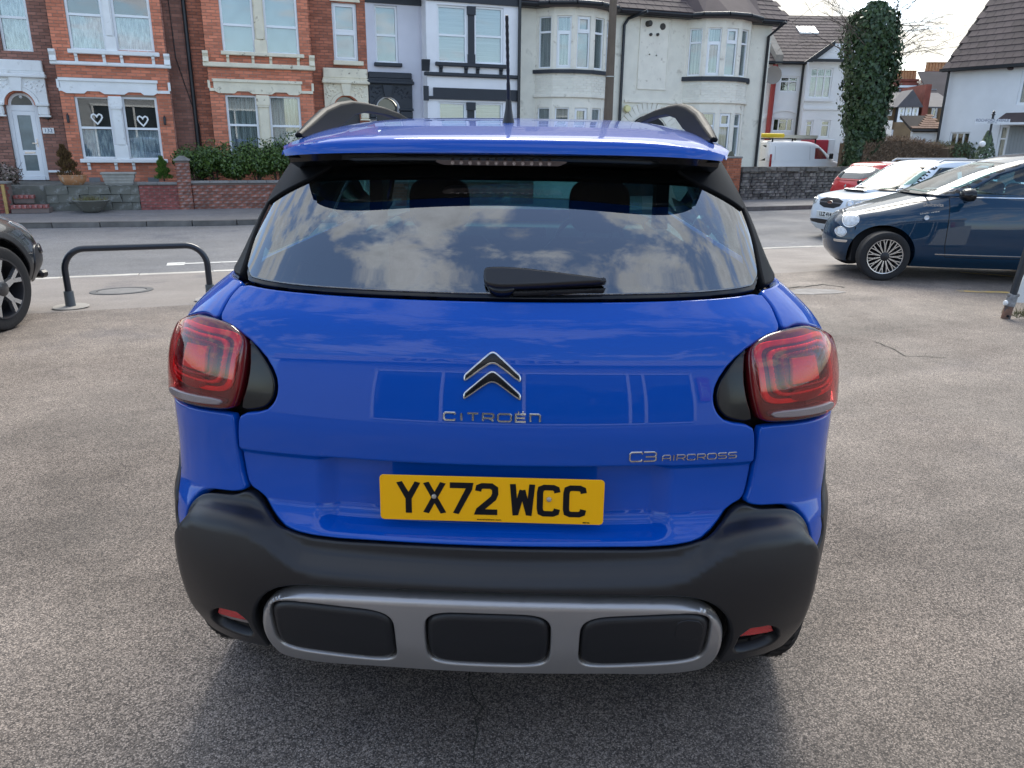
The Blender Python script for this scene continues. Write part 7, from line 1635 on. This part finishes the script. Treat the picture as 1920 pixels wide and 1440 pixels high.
# street name sign in front of it
sv=WORLD; SGF=Frame(0,26.5,-3); sg0=SGF.L(1827,228,0); sg1=SGF.L(1893,228,0); zt1=SGF.L(1860,223,0)[1]; zb1=SGF.L(1860,232,0)[1]
sg=thing('street_sign','white street name sign on a short finial post in front of the white corner house','street sign',SGF,((sg0[0]+sg1[0])/2,0,ZB))
MB().box(sg0[0],sg1[0],-.02,.0,zb1,zt1).build('sign_plate',mat('sign_white',(.62,.64,.66),rough=.5),sg,bev=.004)
text_mesh('ROCHFORD AVENUE',.125,'sign_lettering',mat('sign_blue',(.03,.05,.12),rough=.5),sg,((sg0[0]+sg1[0])/2,-.024,(zb1+zt1)/2+.025),sx=.86)
text_mesh('LEADING TO',.05,'sign_lettering',mat('sign_blue'),sg,((sg0[0]+sg1[0])/2,-.024,zb1+.03))
sp_=SGF.L(1858,240,.03)[0]; MB().tube([(sp_,.03,ZB),(sp_,.03,zt1+.10)],.035,10).build('sign_post',M_pipe,sg,smooth=60); MB().lathe([(.03,0),(.06,.03),(.03,.07),(.045,.10),(0,.17)],12,'z',(sp_,.03,zt1+.10)).build('finial',M_pipe,sg,smooth=50)
# conical ivy on the sign post and round white lamp
t=thing('ivy_bush','cone of green ivy climbing the foot of the street sign post','shrub',SGF,(sp_,.1,ZB)); mb=MB(); rr=random.Random(9); zi=SGF.L(1855,246,0)[1]
for _ in range(1500):
    q=rr.random(); z=ZB+(zi-ZB)*q; r=(.06+.75*(1-q))*rr.uniform(.8,1.05); th=rr.uniform(0,2*PI); p=Vector((sp_+r*math.cos(th),.1+r*math.sin(th),z)); nr=Vector((math.cos(th),math.sin(th),.4)).normalized(); sd=nr.cross(Vector((rr.gauss(0,1),rr.gauss(0,1),rr.gauss(0,1)))).normalized(); up=nr.cross(sd); s=.07
    mb.add([p-sd*s*.5,p+up*s*.7,p+sd*s*.5,p-up*s*.6],[(0,1,2,3)])
mb.build('foliage',MATS['ivy_leaf2'],t,kind='stuff')
gl=SGF.L(1842,270,-.3); MB().lathe([(0,-.10),(.07,-.07),(.10,0),(.07,.07),(0,.10)],20,'z',(gl[0],-.3,gl[1])).world('globe_lamp',M_stucco,SGF,smooth=80,label='small round white globe poking out of the ivy hedge',cat='globe')
# distant yellow brick terrace with chimney stacks
FF2=Frame(0,62,-4); fx=lambda px,py,v=0:FF2.L(px,py,v)
M_stock=mat('stock_brick',(.20,.135,.075),rough=.9,var=.25,vscale=1.5); M_slate=mat('slate',(.085,.080,.088),rough=.7,var=.15,vscale=2); M_redst=mat('chimney_brick',(.22,.065,.045),rough=.9,var=.25,vscale=2)
a0=fx(1650,220)[0]; a1=fx(1738,220)[0]; ze=fx(1690,200)[1]; zr2=fx(1690,170,4)[1]
fh=thing('distant_house','distant yellow brick house with grey slate roof and white bay window','house',FF2,((a0+a1)/2,0,ZB))
wb=rect(FF2,1683,1722,201,229,-.8); ws_=rect(FF2,1664,1673,206,217,0)
wallgrid(a0,a1,ZB,ze,0,.3,[ws_]).build('wall',M_stock,fh); winset(fh,ws_,.02,(.5,),cur=None,fw_=.10)
n=3; xs=np.linspace(wb[0],wb[1],n+1)
MB().box(wb[0],wb[1],-.8,0,ZB,wb[2]).build('bay_wall',M_stock,fh)
for k in range(n): winset(fh,(xs[k]+.03,xs[k+1]-.03,wb[2],wb[3]),-.8,(.6,),cur='net',fw_=.14)
MB().prism([(wb[0]-.2,wb[3]),(wb[1]+.2,wb[3]),((wb[0]+wb[1])/2,wb[3]+1.2)],'y',-1.0,1.0).build('bay_roof',M_slate,fh)
slope(fh,a0,a1+2,-.3,ze,4,zr2,M_slate,name='roof'); MB().box(a0,a1+2,3.8,4.2,zr2-.1,zr2+.12).build('ridge',mat('ridge_pale',(.25,.25,.25)),fh)
MB().box(fx(1730,200,-.6)[0],fx(1741,200,-.6)[0],-.6,3.9,ZB,fx(1736,158,-.6)[1]).build('party_wall',M_redst,fh)
for k,px in enumerate((1662,1690)): MB().box(fx(px,255,-.5)[0],fx(px+12,255,-.5)[0],-.5,-.2,ZB,fx(px,243,-.5)[1]).build('porch',M_wr,fh)
def stack(parent,F,x0,x1,yt,yb,v,npots,m=None):
    q0=F.L(x0,yt,v)[0]; q1=F.L(x1,yt,v)[0]; zt=F.L((x0+x1)/2,yt,v)[1]; zb=F.L((x0+x1)/2,yb,v)[1]; st=MB().box(q0,q1,v,v+.9,zb,zt).build('chimney',M_redst,parent); MB().box(q0-.12,q1+.12,v-.12,v+1.02,zt-.45,zt-.25).box(q0-.12,q1+.12,v-.12,v+1.02,zt-.1,zt+.08).build('chimney_cap',M_redst,st)
    for k in range(npots): x=q0+(q1-q0)*(k+.5)/npots; MB().lathe([(.16,zt+.08),(.13,zt+.75),(.17,zt+.78),(.17,zt+.86),(.1,zt+.86)],10,'z',(x,v+.45,0)).build('chimney_pot',M_terra,st,smooth=40)
FF3=Frame(0,75,-4)
r0,r1=FF3.L(1665,170)[0],FF3.L(1800,170)[0]; fh2=thing('distant_house','furthest dark roofed house with two red chimney stacks crowded with pots','house',FF3,((r0+r1)/2,0,ZB))
zrr=FF3.L(1735,160,4)[1]; MB().box(r0,r1,0,.3,ZB,FF3.L(1735,180)[1]).build('wall',M_stock,fh2); slope(fh2,r0,r1,-.2,FF3.L(1735,182)[1],4,zrr,mat('dark_roof',(.05,.04,.042),rough=.8,var=.2,vscale=1),name='roof')
MB().prism([(FF3.L(1715,165,1)[0],FF3.L(1715,168,1)[1]),(FF3.L(1790,165,1)[0],FF3.L(1715,168,1)[1]),(FF3.L(1760,140,1)[0],FF3.L(1760,140,1)[1])],'y',1.0,3.9).build('roof',MATS['dark_roof'],fh2)
stack(fh2,FF3,1681,1720,150,172,2.5,7); stack(fh2,FF3,1738,1784,135,165,1.5,8)
MB().box(FF3.L(1685,162,2.2)[0],FF3.L(1721,162,2.2)[0],2.2,2.3,FF3.L(1700,164,2.2)[1],FF3.L(1700,160,2.2)[1]).build('roof_flashing',M_wr,fh2)
mf=FF2.L(1750,215,3); fh3=thing('distant_house','narrow yellow brick gable with white window between the distant house and the corner house','house',FF2,(mf[0],3,ZB))
q0=FF2.L(1741,200,3)[0]; q1=FF2.L(1800,200,3)[0]; zq=FF2.L(1760,185,3)[1]; wq=rect(FF2,1747,1759,190,222,3)
wallgrid(q0,q1,ZB,zq,3,3.3,[wq]).build('wall',M_stock,fh3); winset(fh3,wq,3.05,(.5,),cur='net',fw_=.15); slope(fh3,q0,q1,2.8,zq,6,zq+2.2,MATS['dark_roof'],name='roof')
# ------------------------------------------------------------------ used-car showroom behind the camera (seen only as a reflection)
SH=Frame(0,-7.5,180); sh=thing('showroom','white clad car showroom with dark glass front and fascia lettering behind the photographer','building',SH,(0,0,0))
M_cladw=mat('white_cladding',(.38,.40,.43),rough=.6); M_blueg=mat('showroom_glass',(.03,.04,.05),rough=.05,spec=1,coat=.5)
MB().box(-7,9,.12,.4,0,5.2).build('rear_wall',M_cladw,sh)
for k in range(13): MB().box(-7,9,.10,.118,3.42+k*.135,3.545+k*.135).build('cladding_board',M_cladw,sh)
MB().box(-7.2,9.2,-.35,.1,4.4,5.35).build('fascia',mat('fascia_pale',(.60,.62,.66),rough=.5),sh)
MB().box(-5.2,4.6,.06,.10,.35,3.35).build('showroom_window',M_blueg,sh)
for x in(-5.25,-3.6,-3.1,.0,2.4,4.6): MB().box(x-.05,x+.05,.0,.10,.3,3.4).build('window_mullion',M_upvc,sh)
MB().box(-5.3,4.7,.0,.10,.25,.35).build('window_rail',M_upvc,sh); MB().box(-5.3,4.7,.0,.10,3.35,3.45).build('window_rail',M_upvc,sh)
text_mesh('USED CARS',.75,'fascia_lettering',mat('fascia_blue',(.01,.02,.08)),sh,(1.2,-.37,4.85),sx=1.5,ext=.01,bold=.01)
pn=mat('panel_red',(.40,.02,.08)); MB().box(-5.9,-5.45,-.02,.06,1.3,3.1).build('tyre_panel',pn,sh); text_mesh('TYRES',.42,'panel_lettering',M_stucco,sh,(-5.68,-.03,2.2),rot=(PI/2,PI/2,0),ext=.004)
